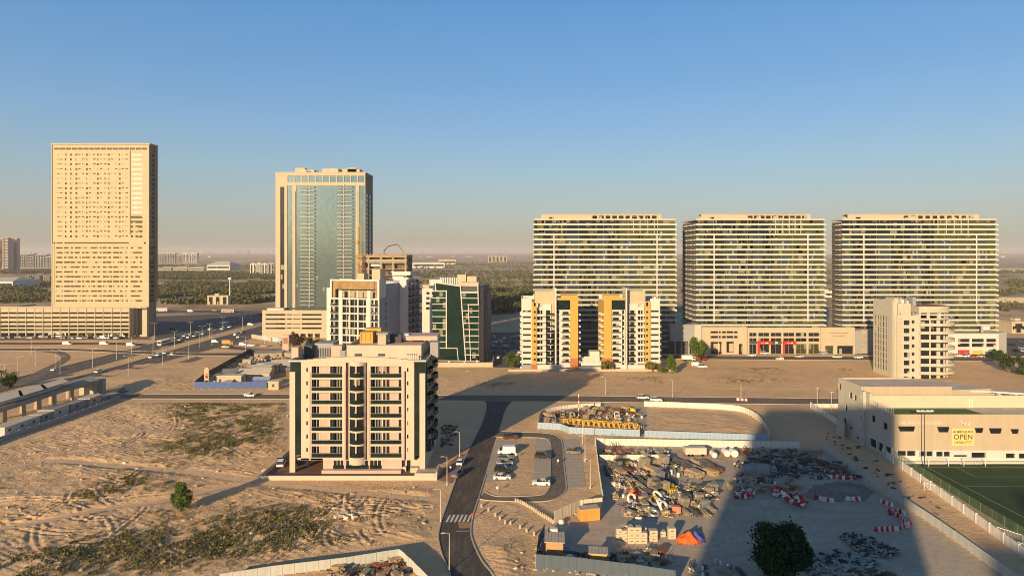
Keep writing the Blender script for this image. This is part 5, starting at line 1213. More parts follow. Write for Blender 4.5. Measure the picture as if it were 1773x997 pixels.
# ================================================================ fences, hoardings, bridge
h_white = pm('white_hoarding_panel', (.66, .63, .55), .7, .08, .5, streak=.2)
h_blue = pm('blue_hoarding_panel', (.31, .41, .52), .6, .15, .25, streak=.15)
h_grey = pm('grey_hoarding_panel', (.46, .47, .44), .7, .08, .5, streak=.15)
h_shaded = pm('shaded_blue_hoarding_panel', (.085, .115, .15), .7, .1, .5, streak=.15)  # bluish panels, colour darkened to stand for the shade on them
h_navy = pm('navy_fence_panel', (.07, .11, .27), .7, .15, .5)
wire = pm('green_mesh_fence', (.10, .14, .08), .8, .1, 1)
def fence(label, pts, hgt, m, pitch=3.0, name='hoarding_fence', thick=.06, base=True, gap=.05, cat='fence', seed=1, spline=False, sub=0):
    P = smooth_line(pts, 6) if spline else list(pts)
    segs = []; r = random.Random(seed)
    o0 = P[0]; t = thing(name, label, cat, (o0[0], o0[1], 0))
    L_ = [0]
    for i in range(len(P)-1): L_.append(L_[-1]+math.hypot(P[i+1][0]-P[i][0], P[i+1][1]-P[i][1]))
    tot = L_[-1]; n = max(1, round(tot/pitch))
    if n > 99: n = 99
    def at(d):
        for i in range(len(P)-1):
            if d <= L_[i+1]+1e-6:
                u = (d-L_[i])/(L_[i+1]-L_[i]); return Vector((P[i][0]+(P[i+1][0]-P[i][0])*u, P[i][1]+(P[i+1][1]-P[i][1])*u))
        return Vector(P[-1])
    knots = sorted(set([round(tot*k/n, 4) for k in range(n+1)]+([round(x, 4) for x in L_] if not spline else [])))
    kk = [knots[0]]
    for x in knots[1:]:
        if x-kk[-1] > .6: kk.append(x)
    for k in range(len(kk)-1):
        a = at(kk[k]); b_ = at(kk[k+1]); d = b_-a; ln = d.length
        mb = MB(); mb.box(gap/2, ln-gap/2, -thick/2, thick/2, .12, hgt, m)
        mb.box(0, .09, thick/2, thick/2+.09, 0, hgt-.02, steel)
        if sub:
            nr = int(ln/sub)
            for j in range(nr): mb.box(j*sub+.1, j*sub+.1+sub*.4, -thick/2-.035, -thick/2-.001, .15, hgt-.03, m)
        if base: mb.obox((ln*.02, .25, .12), (.5, .7, .24), 0, kerb_m)
        o = mb.build('panel', t); o.location = (a.x-o0[0], a.y-o0[1], 0); o.rotation_euler = (r.uniform(-.02, .02), 0, math.atan2(d.y, d.x))
    return t
fence('long white panel hoarding along the back of the storage yard', [G(1030, 771), G(1200, 774), G(1385, 777)], 2.3, h_white, 3.2)
fence('short white panel wall inside the yard between the red scrap and grey bundles', [G(1038, 800.5), G(1160, 800.5)], 2.3, h_white, 3.0, seed=2)
fence('pale hoarding closing the left side of the storage yard, seen edge on', [G(1031, 771), G(1036, 815), G(1044, 872)], 2.3, h_white, 3.0, seed=3)
fence('cream hoarding behind the orange container, left of the yard gate', [G(1043, 881), G(1003, 886), G(988, 893), G(960, 906)], 2.8, pm('cream_hoarding_panel', (.62, .55, .42), .8, .08, .5, streak=.15), 2.4, seed=4)
fence('pale blue hoarding in front of the yellow formwork depot, with a step in it', [G(931, 742.5), G(971, 744.5), G(986, 751), G(1108, 756)], 2.3, h_blue, 2.6, seed=5)
fence('pale blue hoarding in front of the empty sand plot', [G(1116, 757), G(1333, 765)], 2.3, h_blue, 2.6, seed=6)
fence('white hoarding curving round the far side of the empty sand plot', [G(1333, 764), G(1326, 745), G(1314, 729), G(1294, 717), G(1268, 711), G(1200, 707), G(1115, 704)], 2.2, h_white, 2.8, seed=7, spline=True)
fence('cream hoarding round the far side of the formwork depot', [G(1040, 704), G(1000, 706), G(960, 711), G(937, 719), G(931, 742)], 1.5, h_white, 2.8, seed=8, spline=True)
fence('grey panel fence down the right side of the storage yard beside the sandy lane', [G(1422, 776), G(1452, 797), G(1497, 830), G(1548, 865), G(1626, 917), G(1740, 1000), G(1860, 1090)], 2.2, h_grey, 2.6, seed=9, spline=True)
fence('shaded blue corrugated hoarding at the bottom corner of the yard', [G(928, 986), G(1000, 992), G(1090, 1003), G(1170, 1016)], 3.0, h_shaded, 3.2, seed=10, sub=.45)
fence('dark hoarding on the left edge of the yard by the brown cabins', [G(928, 986), G(932, 950), G(943, 928)], 2.6, h_shaded, 2.8, seed=11)
fence('white panel hoarding around the excavation at the bottom of the photo', [G(380, 1012), G(470, 998), G(600, 982), G(692, 967), G(716, 990), G(760, 1035)], 2.0, h_grey, 2.1, seed=12)
fence('tall timber lagging wall at the top right corner of the yard', [G(1391, 787), G(1424, 788)], 1.4, pm('weathered_timber', (.30, .20, .10), .9, .3, 1), 4, name='timber_fence', seed=13)
def solid_wall(label, pts, h, m, th=.25, spline=False, name='boundary_wall', post=5.0):
    P = smooth_line(pts, 6) if spline else pts; t = thing(name, label, 'wall', (0, 0, 0)); mb = MB()
    l = offset_line(P, th/2); r = offset_line(P, -th/2)
    for i in range(len(P)-1): mb.prism([r[i], r[i+1], l[i+1], l[i]], 0, h, m)
    mb.build('wall_panel', t); mb = MB(); acc = 0
    for i in range(len(P)-1):
        a, b_ = Vector(P[i]), Vector(P[i+1]); ln = (b_-a).length; k = 0
        while acc < ln:
            p = a.lerp(b_, acc/ln); mb.obox((p.x, p.y, h/2+.06), (.42, .42, h+.12), math.atan2((b_-a).y, (b_-a).x), m); acc += post
        acc -= ln
    mb.build('pillar', t); return t
solid_wall('long white masonry wall between the sandy lane and the school pitch', [G(1404, 706), G(1470, 748), G(1537, 794), G(1650, 875), G(1773, 966), G(1950, 1100)], 2.1, pm('white_boundary_render', (.74, .70, .62), .85, .08, .4, streak=.25))
solid_wall('low wall stub by the dirt lane at the school back gate', [G(1404, 706), G(1452, 706)], 1.6, MATS['white_boundary_render'])
# mesh fence beside the pitch
def mesh_fence(label, P, h):
    t = thing('mesh_fence', label, 'fence', (0, 0, 0))
    for i in range(len(P)-1):
        a, b_ = Vector(P[i]), Vector(P[i+1]); n = max(1, round((b_-a).length/4))
        for k in range(n):
            p, q = a.lerp(b_, k/n), a.lerp(b_, (k+1)/n); m = MB()
            m.tube((p.x, p.y, 0), (p.x, p.y, h), .06, wire, n=5)
            for j in range(12): z = h*(j+1)/12; m.tube((p.x, p.y, z), (q.x, q.y, z), .022, wire, n=3)
            for j in range(1, 14): r_ = p.lerp(q, j/14); m.tube((r_.x, r_.y, .05), (r_.x, r_.y, h), .02, wire, n=3)
            m.build('mesh_panel', t)
mesh_fence('green wire mesh fence along the left edge of the football pitch', [(108.4, 180), (105.5, 150), (103.8, 120), (102, 96)], 4.0)
# blue walled compound with sheds, left of the front block
fence('navy blue fence along the road side of the shed compound', [G(336, 673.5), G(400, 673.5), G(462, 672)], 3.2, h_navy, 3.4, seed=14, name='compound_fence')
fence('dark fence running back up the left side of the shed compound', [G(336, 673), G(358, 655), G(395, 634), G(432, 613.5), (G(470, 612.5))], 3.2, pm('dark_fence_panel', (.09, .075, .065), .85, .2, .5), 4.0, seed=15, name='compound_fence')
def sign_board():
    x, y = G(354, 671.5); t = thing('advertising_board', 'tall narrow cream sign board on steel legs above the blue compound fence', 'sign', (x, y, 0))
    s = 1/F*y; top = ZA(635, y); m = MB(); m.box(-.1, 7.4*s, 0, .5, 3.4, top-.8, cream2); m.box(.4, 7*s-.1, 0.0, .5, top-.8, top-.2, cream2); m.box(1, 7*s-.7, 0, .5, top-.2, top, cream2); m.build('board', t)
    for a in (0, 7.0*s): m = MB(); m.tube((a, .3, 0), (a, .3, 3.6), .14, steel); m.build('leg', t)
    m = MB(); m.tube((7.0*s, .8, 6.5), (12.5*s, 3.5, 0), .12, steel); m.build('brace', t)
    m = MB(); rd = pm('red_lettering', (.38, .06, .04), .7, .1, 1)
    for k in range(5): m.box(.55, 1.4, -.05, -.003, top-3.2-k*.0-(.45*k), top-2.9-.45*k, rd)
    m.box(.4, 1.5, -.05, -.003, 4.6, 5.3, rd); m.build('lettering', t)
sign_board()
def shed(label, px, py, w, d, h, rz=0, roof=roofm, wall=cream2, pitch=1.0, name='site_shed'):
    x, y = G(px, py); t = thing(name, label, 'shed', (x, y, 0), rz)
    m = MB(); m.box(0, w, 0, d, 0, h, wall); m.build('wall', t)
    r = MB()
    if pitch > 0:
        r.poly([(-.4, -.4, h-.05), (w+.4, -.4, h-.05), (w+.4, d/2, h+pitch), (-.4, d/2, h+pitch)], roof); r.poly([(w+.4, d+.4, h-.05), (-.4, d+.4, h-.05), (-.4, d/2, h+pitch), (w+.4, d/2, h+pitch)], roof)
        r.poly([(-.4, d+.4, h-.05), (-.4, -.4, h-.05), (-.4, d/2, h+pitch)], wall); r.poly([(w+.4, -.4, h-.05), (w+.4, d+.4, h-.05), (w+.4, d/2, h+pitch)], wall)
        r.poly([(-.4, -.4, h-.06), (-.4, d+.4, h-.06), (w+.4, d+.4, h-.06), (w+.4, -.4, h-.06)], roof)
    else: r.box(-.3, w+.3, -.3, d+.3, h+.003, h+.25, roof)
    r.build('roof', t)
    dm = MB(); n = max(1, int(w/5))
    for k in range(n): x0 = w*(k+.5)/n; dm.box(x0-.5, x0+.5, -.05, -.003, h*.35, h*.72, darkm)
    dm.build('window', t); return t
tin = pm('corrugated_tin', (.30, .28, .25), .5, .15, .4, metal=.3); tin2 = pm('pale_tin', (.52, .47, .38), .6, .12, .4)
sd = [('long low cream hut with two dark windows just inside the blue fence', 369, 668.5, 12.6, 5, 2.9+1.6, 0, tin2, cream, 0),
      ('grey pitched shed behind the long cream hut', 385, 662, 12, 12, 3.5, .35, tin, greyp, 1.8),
      ('cream tent roofed shed with open side in the middle of the compound', 412, 660, 14, 9, 3.6, .15, tin2, cream2, 1.6),
      ('broad flat roofed shed with cream gable in the compound', 428, 652, 11, 7, 4.6, 0, tin2, cream, .6),
      ('cream hut with dark doorway near the compound middle', 455, 647, 7, 6, 4.2, 0, tin2, cream, 0),
      ('long pale roofed shed beside the front block roof', 472, 641, 16, 6, 3.6, .4, tin2, cream2, 1.2),
      ('pale shed with lean-to roof next to the front block', 485, 645, 14, 6, 3.6, .4, tin2, pinkp, 1.2),
      ('small bright cream guard hut by the road in front of the compound', 464, 674.5, 4.6, 4, 3.4, 0, tin2, cream, 0),
      ('brown container shed at the back of the compound', 495, 654, 9, 7, 4, .2, tin, pm('brown_container', (.16, .10, .06), .8, .2, .5), 0),
      ('low grey roofed shed at the far end of the compound', 440, 622, 15, 9, 3.4, .2, tin, conc, .8),
      ('grey roofed store behind the scrap rows in the compound', 468, 620, 15, 9, 3.2, 0, tin, conc, .5),
      ('cream kiosk beside the dark compound fence', 420, 634, 4, 4, 3.0, .2, tin2, cream, 0),
      ('low pale cabin in the far part of the compound', 445, 640, 12, 4, 2.8, .3, tin2, cream2, 0),
      ('pale blue tarpaulined shed behind the blue fence', 438, 669.5, 7, 4, 3.2, 0, pm('faded_blue_tarpaulin', (.22, .30, .42), .8, .2, .6), h_navy, 1.0),
      ('beige cabin at the left of the slip road junction', 389, 671, 3, 3, 2.6, 0, tin, darkm, 0)]
for a in sd: shed(*a)
# pink tower pylon by the junction and the blue hoarding ahead of the teal tower podium
x, y = G(489, 616); t = thing('concrete_pylon', 'slim pinkish concrete pylon in front of the cream podium', 'pylon', (x, y, 0)); m = MB(); m.box(0, 3.6, 0, 1.2, 0, 12, pinkp); m.build('shaft', t); m = MB(); m.box(.5, 3.1, -.06, -.003, 7, 10.5, pm('sign_brown', (.3, .13, .07), .8, .2, 1)); m.build('sign_panel', t)
fence('light blue hoarding on the sand in front of the cream podium', [G(455, 588.5), G(480, 592), G(494, 597)], 3.0, pm('light_blue_hoarding', (.33, .45, .55), .7, .1, .4), 5, seed=16)
solid_wall('low white wall beside the slip road near the cream podium', [G(436, 585), G(455, 588), G(470, 591)], 2.6, cream2)
for px, py, w_, lab in ((468, 583, 18, 'brown tree screen left of the white framed block'),): pass

# ---- elevated structure with canopies, far left
def viaduct():
    a = Vector(G(-150, 782)); e = Vector(G(165, 674)); zt = 6.4
    top = lambda px, py: Vector(G(px, py, zt))
    P = [top(-160, 752), top(0, 706), top(60, 688), top(110, 671.5), top(172, 657)]
    Q = [top(-160, 738), top(0, 694), top(52, 680), top(100, 666), top(158, 650)]
    t = thing('elevated_walkway', 'grey elevated deck on rows of cream columns crossing beside the highway at far left', 'bridge', (0, 0, 0))
    m = MB(); m.prism([tuple(p) for p in P]+[tuple(p) for p in Q[::-1]], zt-1.6, zt, pm('viaduct_concrete', (.30, .27, .23), .85, .12, .3)); m.build('deck', t)
    m = MB(); lw = pm('pale_deck_roofing', (.55, .52, .46), .6, .15, .3)
    for i in range(len(P)-1):
        a_, b_, c_, d_ = P[i].lerp(Q[i], .3), P[i+1].lerp(Q[i+1], .3), P[i+1].lerp(Q[i+1], .8), P[i].lerp(Q[i], .8)
        if i < 3: m.prism([tuple(a_), tuple(b_), tuple(c_), tuple(d_)], zt+.003, zt+.9, lw)
    m.build('deck_roof', t)
    for i in range(3):
        m = MB(); pm_ = P[1].lerp(P[3], .12+.38*i); q_ = Q[1].lerp(Q[3], .12+.38*i); d = (P[3]-P[1]).normalized()*7
        m.prism([tuple(pm_-d), tuple(pm_+d), tuple(q_+d*.9), tuple(q_-d*.9)], zt+1.6, zt+2.0, tin2)
        m.tube((*(pm_.lerp(q_, .5)), zt), (*(pm_.lerp(q_, .5)), zt+1.6), .3, steel); m.build('canopy', t)
    for k in range(8):
        u = k/7; L3 = [Vector(p) for p in P]; x = P[0].lerp(P[-1], 0)
        pt = Vector(smooth_line([tuple(p) for p in P], 11)[int(u*43)]); qt = Vector(smooth_line([tuple(p) for p in Q], 11)[int(u*43)])
        for w in (.12, .85):
            c = pt.lerp(qt, w); m = MB(); m.obox((c.x, c.y, (zt-1.6)/2), (1.0, 1.0, zt-1.6), .3, cream2); m.build('column', t)
viaduct()
def row_hut(name, label, cat, p, q, wd, h, m, roof, rz=None):
    a, b_ = Vector(G(*p)), Vector(G(*q)); d = b_-a; t = thing(name, label, cat, (a.x, a.y, 0), math.atan2(d.y, d.x))
    mb = MB(); mb.box(0, d.length, 0, wd, 0, h, m); mb.build('wall', t)
    mb = MB(); mb.box(-.2, d.length+.2, -.2, wd+.2, h+.003, h+.3, roof); mb.build('roof', t)
    mb = MB(); n = max(1, int(d.length/5))
    for k in range(n): mb.box(d.length*(k+.3)/n, d.length*(k+.3)/n+1.1, -.05, -.003, h*.5, h*.78, darkm)
    mb.build('window', t)
row_hut('site_cabin', 'longest pale roofed site cabin nearest the left edge by the walkway', 'cabin', (8, 757), (70, 735), 4.5, 3.0, h_grey, tin2)
row_hut('site_cabin', 'short grey site cabin right after the longest one', 'cabin', (72, 734), (92, 727), 4, 3.0, greyp, tin2)
row_hut('site_cabin', 'pale site cabin with arched screen in the middle of the row', 'cabin', (94, 727), (120, 717), 5, 3.4, h_grey, tin)
row_hut('site_cabin', 'grey site cabin third from the road end of the row', 'cabin', (123, 716), (152, 706), 4.5, 3.2, greyp, tin)
row_hut('site_cabin', 'site cabin with sunlit cream gable near the road', 'cabin', (155, 706), (176, 698), 5.5, 3.4, cream2, tin2)
row_hut('site_cabin', 'small dark site cabin at the end of the row by the road', 'cabin', (178, 697), (206, 690), 3, 2.2, greyp, tin)
solid_wall('grey block wall in front of the row of site cabins', [G(-60, 787), G(20, 758), G(80, 738), G(150, 714), G(208, 692)], 1.7, greyp, post=4)
t = thing('gate_screen', 'tall pale grey square screen at the end of the elevated walkway', 'screen', (*G(137, 684), 0), .35); m = MB(); m.box(0, 8.5, 0, .4, 0, 5.2, tin2); m.box(5, 8.6, -.2, 5, 0, 5.6, greyp); m.build('panel', t)
# ================================================================ vehicles
carp = pm('car_paint', (1, 1, 1), .3, 0, 1, spec=.6, objcol=True); tyre = pm('tyre_rubber', (.02, .02, .02), .9, .1, 1)
carg = pm('car_glass', (.015, .018, .022), .08, 0, 1, spec=.8); rimm = pm('wheel_rim', (.35, .35, .35), .4, 0, 1, metal=.8); lampw = pm('headlamp_lens', (.6, .6, .58), .15, 0, 1, spec=.8); lampr = pm('tail_lamp_lens', (.3, .01, .01), .2, 0, 1)
def car_proto(name, L_, Wd, Ht, prof, cab):
    """prof: lower body side outline (x,z); cab: greenhouse outline (x,z)"""
    t = thing(name, 'car', 'car')
    def loft(pts, w0, w1, zref0, zref1, m, nm, inset=.0, y=1):
        mb = MB(); n = len(pts); i0 = 0; V = []
        hw = lambda z: (w0+(w1-w0)*max(0, min(1, (z-zref0)/(zref1-zref0+1e-6))))/2
        for sgn in (-1, 1): V += [(x, sgn*hw(z), z) for x, z in pts]
        mb.v = V; k = mb.mi(m)
        mb.f.append(tuple(range(n))); mb.m.append(k); mb.f.append(tuple(range(2*n-1, n-1, -1))); mb.m.append(k)
        for a in range(n): b_ = (a+1) % n; mb.f.append((a, n+a, n+b_, b_)); mb.m.append(k)
        return mb
    b = loft(prof, Wd, Wd*.93, .5, prof and max(z for _, z in prof), carp, 'body'); b.build('body', t)
    zt = max(z for _, z in cab); zb = min(z for _, z in cab)
    c = loft(cab, Wd*.90, Wd*.74, zb, zt, carg, 'glass'); c.build('windows', t)
    xs = [x for x, z in cab if z > zt-.08]; r = MB(); r.box(min(xs)+.05, max(xs)-.05, -Wd*.36, Wd*.36, zt-.02, zt+.03, carp)
    for x in (min(xs)+.02, (min(xs)+max(xs))/2):
        for sg in (-1, 1): r.tube((x+.05, sg*Wd*.45, zb+.02), (x, sg*Wd*.368, zt), .035, carp, n=4)
    r.build('roof', t)
    for x in (-L_*.31, L_*.31):
        for sg in (-1, 1):
            w_ = MB(); w_.tube((x, sg*(Wd/2-.2), .33), (x, sg*(Wd/2+.015), .33), .33, tyre, n=12); o = w_.build('wheel', t)
            q = MB(); q.tube((x, sg*(Wd/2+.016), .33), (x, sg*(Wd/2+.03), .33), .19, rimm, n=8); q.build('rim', o)
    for sg in (-1, 1):
        h = MB(); h.box(L_/2-.12, L_/2+.01, sg*Wd*.36-.2, sg*Wd*.36+.2, .62, .76, lampw); h.build('headlight', t)
        h = MB(); h.box(-L_/2-.01, -L_/2+.1, sg*Wd*.36-.18, sg*Wd*.36+.18, .72, .88, lampr); h.build('tail_light', t)
    return Proto(t)
def body(L_, hood, belt, tail, cl=.22):
    h = L_/2; return [(-h+.02, cl+.15), (-h, .55), (-h+.06, tail), (-h+.9, tail+.04), (h-1.3, belt), (h-.35, hood), (h-.03, hood-.16), (h, .5), (h-.05, cl+.1), (h-.3, cl), (-h+.3, cl)]
sedan = car_proto('saloon_car', 4.7, 1.82, 1.45, body(4.7, .86, .92, .96), [(-1.75, .93), (-1.15, 1.40), (-.6, 1.45), (.3, 1.44), (1.15, .90)])
suv = car_proto('offroad_car', 4.8, 1.95, 1.8, body(4.8, 1.0, 1.08, 1.05, .3), [(-2.25, 1.02), (-2.05, 1.75), (-1.6, 1.82), (.3, 1.8), (1.1, 1.04)])
hatch = car_proto('hatchback_car', 4.1, 1.75, 1.5, body(4.1, .88, .95, .98), [(-1.95, .95), (-1.55, 1.46), (-1.1, 1.5), (.3, 1.48), (1.1, .92)])
van = car_proto('white_van', 5.3, 2.0, 2.2, [(-2.65, .4), (-2.65, 2.1), (-2.5, 2.25), (.9, 2.25), (1.15, 2.1), (1.2, 1.2), (2.4, 1.05), (2.62, .8), (2.65, .35), (-2.4, .3)], [(.95, 1.22), (1.0, 2.12), (1.22, 2.14), (2.05, 1.16)])
pick = car_proto('pickup_truck', 5.3, 1.9, 1.8, [(-2.65, .45), (-2.65, 1.0), (-.5, 1.02), (1.2, 1.05), (2.3, .98), (2.62, .8), (2.65, .45), (2.4, .3), (-2.4, .3)], [(-.65, 1.0), (-.55, 1.76), (-.2, 1.8), (.55, 1.78), (1.25, 1.03)])
def bus_proto():
    t = thing('bus', 'bus', 'bus'); m = MB(); m.box(-6, 6, -1.25, 1.25, .5, 3.1, carp); m.box(-5.8, 5.8, -1.15, 1.15, 3.1, 3.25, carp); m.build('body', t)
    m = MB(); m.box(-5.6, 5.6, -1.28, -1.252, 1.5, 2.5, carg); m.box(-5.6, 5.6, 1.252, 1.28, 1.5, 2.5, carg); m.box(6.003, 6.03, -1.1, 1.1, 1.2, 2.7, carg); m.build('windows', t)
    for x in (-3.6, 4): 
        for sg in (-1, 1): m = MB(); m.tube((x, sg*1.0, .5), (x, sg*1.29, .5), .5, tyre, n=12); m.build('wheel', t)
    return Proto(t)
bus = bus_proto()
def truck_proto():
    t = thing('box_truck', 'truck', 'truck'); m = MB(); m.box(-3.6, 1.5, -1.2, 1.2, 1.0, 3.3, carp); m.build('cargo_box', t)
    m = MB(); m.prism([(1.65, -1.1), (3.5, -1.05), (3.6, -.8), (3.6, .8), (3.5, 1.05), (1.65, 1.1)], .6, 2.5, carp); m.build('cab', t); m = MB(); m.box(3.605, 3.64, -.95, .95, 1.5, 2.3, carg); m.box(2.2, 3.3, -1.13, -1.105, 1.5, 2.3, carg); m.build('windows', t)
    m = MB(); m.box(-3.6, 3.4, -.5, .5, .55, .95, darkm); m.build('chassis', t)
    for x in (-2.3, 2.6):
        for sg in (-1, 1): m = MB(); m.tube((x, sg*.85, .48), (x, sg*1.15, .48), .48, tyre, n=12); m.build('wheel', t)
    return Proto(t)
truck = truck_proto()
WH = (.78, .77, .74, 1); SI = (.38, .38, .38, 1); BK = (.012, .012, .014, 1); GR = (.14, .14, .145, 1); BR = (.16, .10, .06, 1); RD = (.35, .03, .02, 1); OG = (.62, .25, .05, 1); BL = (.05, .08, .2, 1); CR = (.6, .52, .38, 1)
def car(p, px, py, rz, label, col=WH, group=None, z=.045): x, y = G(px, py); return p.put((x, y, z), R(rz), label, group, color=col)
# parking bays
car(suv, 884, 759.5, 2, 'dark brown car alone at the top of the left parking row', (.07, .03, .02, 1))
car(van, 877, 785, 180, 'white pickup van with an open back at the top of the parked cluster', WH)
car(sedan, 875, 796, 2, 'dark car with white nose just below the white van in the cluster', GR)
car(sedan, 874, 805, 181, 'grey saloon in the middle of the parked cluster', SI)
car(suv, 871, 816, 1, 'black off-road car second from the bottom of the parked cluster', BK)
car(sedan, 869, 829, 3, 'white saloon at the bottom of the parked cluster', WH)
car(suv, 940, 793, -5, 'black car alone in the middle striped parking bays', BK)
car(sedan, 937, 839, 176, 'white saloon at the bottom of the middle striped bays', WH)
car(hatch, 993, 785, -8, 'grey car alone in the right hand striped bays', (.17, .15, .13, 1))
car(suv, 792, 824, 74, 'grey off-road car pulled up on the kerb of the local road', GR)
car(hatch, 797, 803, 84, 'small white car parked by the red brick pavement', WH)
car(sedan, 433, 686, -12, 'white saloon driving on the cross road left of the front block', WH)
car(suv, 1113, 690.5, 4, 'white car on the cross road, left of two near the sand plot', WH)
car(suv, 1136, 694.5, -8, 'white car on the cross road, right of two near the sand plot', (.7, .74, .8, 1))
car(suv, 487, 806, 100, 'white car parked in the open ground floor bay of the front block', WH)
car(sedan, 486, 798, 100, 'silver car deep in the open ground floor bay of the front block', SI)
car(suv, 511, 804, 95, 'maroon car under the raised corner of the front block', (.12, .03, .02, 1))
# retail road
gcar = 'traffic and parked cars along the shopping podium road'
for i, (px, py, p, c, lab) in enumerate([(1301, 616.5, sedan, WH, 'white saloon on the mall road before the bus'), (1343, 611.5, bus, WH, 'long white bus in front of the red shop awnings'), (1324, 613, suv, WH, 'white off-road car just behind the bus'), (1383, 618.5, sedan, CR, 'cream car on the mall road right of the bus'), (1425, 613, suv, (.25, .3, .4, 1), 'blue grey car by the end of the podium'), (1449, 619.5, suv, WH, 'white car below the lettered cream block'), (1486, 620, sedan, WH, 'white car at the right end of the mall road'), (1350, 622.5, hatch, WH, 'small white car at the crossing in the median'), (1408, 610, suv, (.25, .08, .03, 1), 'rust coloured car parked by the shops'), (1256, 607, sedan, WH, 'white car first of three outside the parking structure'), (1271, 607, sedan, WH, 'white car second of three outside the parking structure'), (1288, 608, sedan, WH, 'white car third of three outside the parking structure'), (1306, 608, sedan, SI, 'silver car parked left of the first red awning'), (1370, 609.5, sedan, CR, 'pale car parked under the second red awning'), (1386, 611, suv, CR, 'beige off-road car parked right of the second awning'), (1440, 610, sedan, CR, 'pale saloon parked below the lettering'), (1460, 611, hatch, GR, 'grey hatchback parked by the dark shopfront'), (1482, 612, suv, WH, 'white off-road car by the grey end wall')]):
    car(p, px, py, 180 if i % 2 else 0, lab, c, gcar)
for i, (px, py, p, c, lab) in enumerate([(1192, 625, truck, WH, 'white box truck parked beneath the big tree'), (1212, 624, truck, RD, 'red truck half hidden by the big tree'), (1206, 634, van, WH, 'white van parked on the sand beside the trucks'), (1216, 636.5, suv, WH, 'white car with a dark rear at the edge of the sand plot')]): car(p, px, py, 0, lab, c)
# dim car park behind, between green building and twin blocks
r_ = random.Random(21)
for k in range(26):
    px = r_.uniform(846, 898); py = r_.choice([586, 594, 602, 611, 620]); 
    car(r_.choice([sedan, suv, hatch]), px, py, r_.choice([85, 95, 268]), 'car in the shaded car park between the green building and the twin blocks', r_.choice([WH, SI, GR, BK, BL, WH]), 'cars in the shaded car park')
for k in range(22):
    px = 1748+r_.uniform(0, 90); py = r_.choice([588, 593, 598, 604, 609]); car(r_.choice([sedan, suv]), px, py, r_.choice([88, 92, 270]), 'car in the crowded car park at the right edge', r_.choice([WH, SI, GR, BK, WH]), 'cars in the right edge car park')
for k in range(12):
    car(r_.choice([sedan, suv, hatch]), 1662+k*7+r_.uniform(-1, 1), 617.5+r_.uniform(-.6, .6), r_.choice([0, 180]), 'car parked in front of the red and yellow shopfronts', r_.choice([WH, SI, GR, WH, RD]), 'cars by the right podium')
for k in range(28):
    px = 88+k*4.6+r_.uniform(-1, 1); 
    if 96 < px < 108: continue
    car(r_.choice([sedan, suv, hatch, van]), px, r_.choice([583.5, 586.5])+r_.uniform(-.4, .4), r_.choice([80, 95, 265, 0]), 'car parked at the foot of the yellow slab tower', r_.choice([WH, WH, SI, GR, BK, WH]), 'cars at the foot of the yellow tower')
car(bus, 101, 584, 0, 'white bus at the foot of the yellow slab tower', WH)
for k in range(9): car(r_.choice([sedan, suv]), 4+k*9.4, 585+r_.uniform(-1, 1), 180, 'car in the shade under the left end of the tower podium', r_.choice([WH, SI, GR, BK]), 'cars under the podium end')
# highway traffic
def lane_pt(l, u):
    i = min(int(u), len(l)-2); a, b_ = Vector(l[i]), Vector(l[i+1]); p = a.lerp(b_, u-i); d = b_-a; return p, math.degrees(math.atan2(d.y, d.x))
HL = smp([(0, 664), (112, 637.5), (209, 613), (301, 587.5), (395, 563), (470, 545)], 20)
HL2 = smp([(0, 671), (116, 641.5), (212, 616.5), (303, 591.5), (398, 567), (470, 549)], 20)
HR = smp([(0, 696), (122, 658), (218, 633), (301, 608.5), (395, 584), (450, 567)], 20)
HR2 = smp([(0, 703), (126, 663), (222, 637.5), (305, 613), (395, 590), (450, 575)], 20)
def nearest(l, px): return min(range(len(l)), key=lambda i: abs(CX+F*l[i][0]/l[i][1]-px))
qn = 'cars queueing on the far carriageway of the highway'
for k, px in enumerate([283, 289, 296, 308, 314, 320, 326, 332, 338, 346, 352, 362, 385, 392, 398, 405]):
    l = HL if k % 2 else HL2; p, a = lane_pt(l, nearest(l, px)); (suv if k % 3 == 0 else sedan).put((p.x, p.y, .05), R(a+180), 'car in the slow queue on the far carriageway approaching the junction', qn, color=[WH, GR, WH, BK, SI, WH][k % 6])
p, a = lane_pt(HL2, nearest(HL2, 286)); bus.put((p.x, p.y, .05), R(a+180), 'dark windowed white minibus at the head of the highway queue', color=WH)
p, a = lane_pt(HL, nearest(HL, 388)); bus.put((p.x, p.y+2, .05), R(a+180), 'white coach in the highway queue beyond the junction', color=WH)
for k, (px, l, lab) in enumerate([(263, HR, 'white car leading three on the near highway carriageway'), (277, HR, 'white car in the middle of three on the near carriageway'), (288, HR, 'white car at the rear of three on the near carriageway'), (300, HR2, 'small white car behind the group of three on the near carriageway'), (408, HR, 'white car close to the lamp by the near carriageway'), (414, HR2, 'pale car beside another near the cream podium'), (419, HR, 'dark car at the far end of the near carriageway'), (170, HR, 'lone white car on the near carriageway below the slip road'), (97, HL, 'lone white car on the far carriageway at left')]):
    p, a = lane_pt(l, nearest(l, px)); (suv if k % 2 else sedan).put((p.x, p.y, .05), R(a), lab, color=BK if 'dark' in lab else WH)
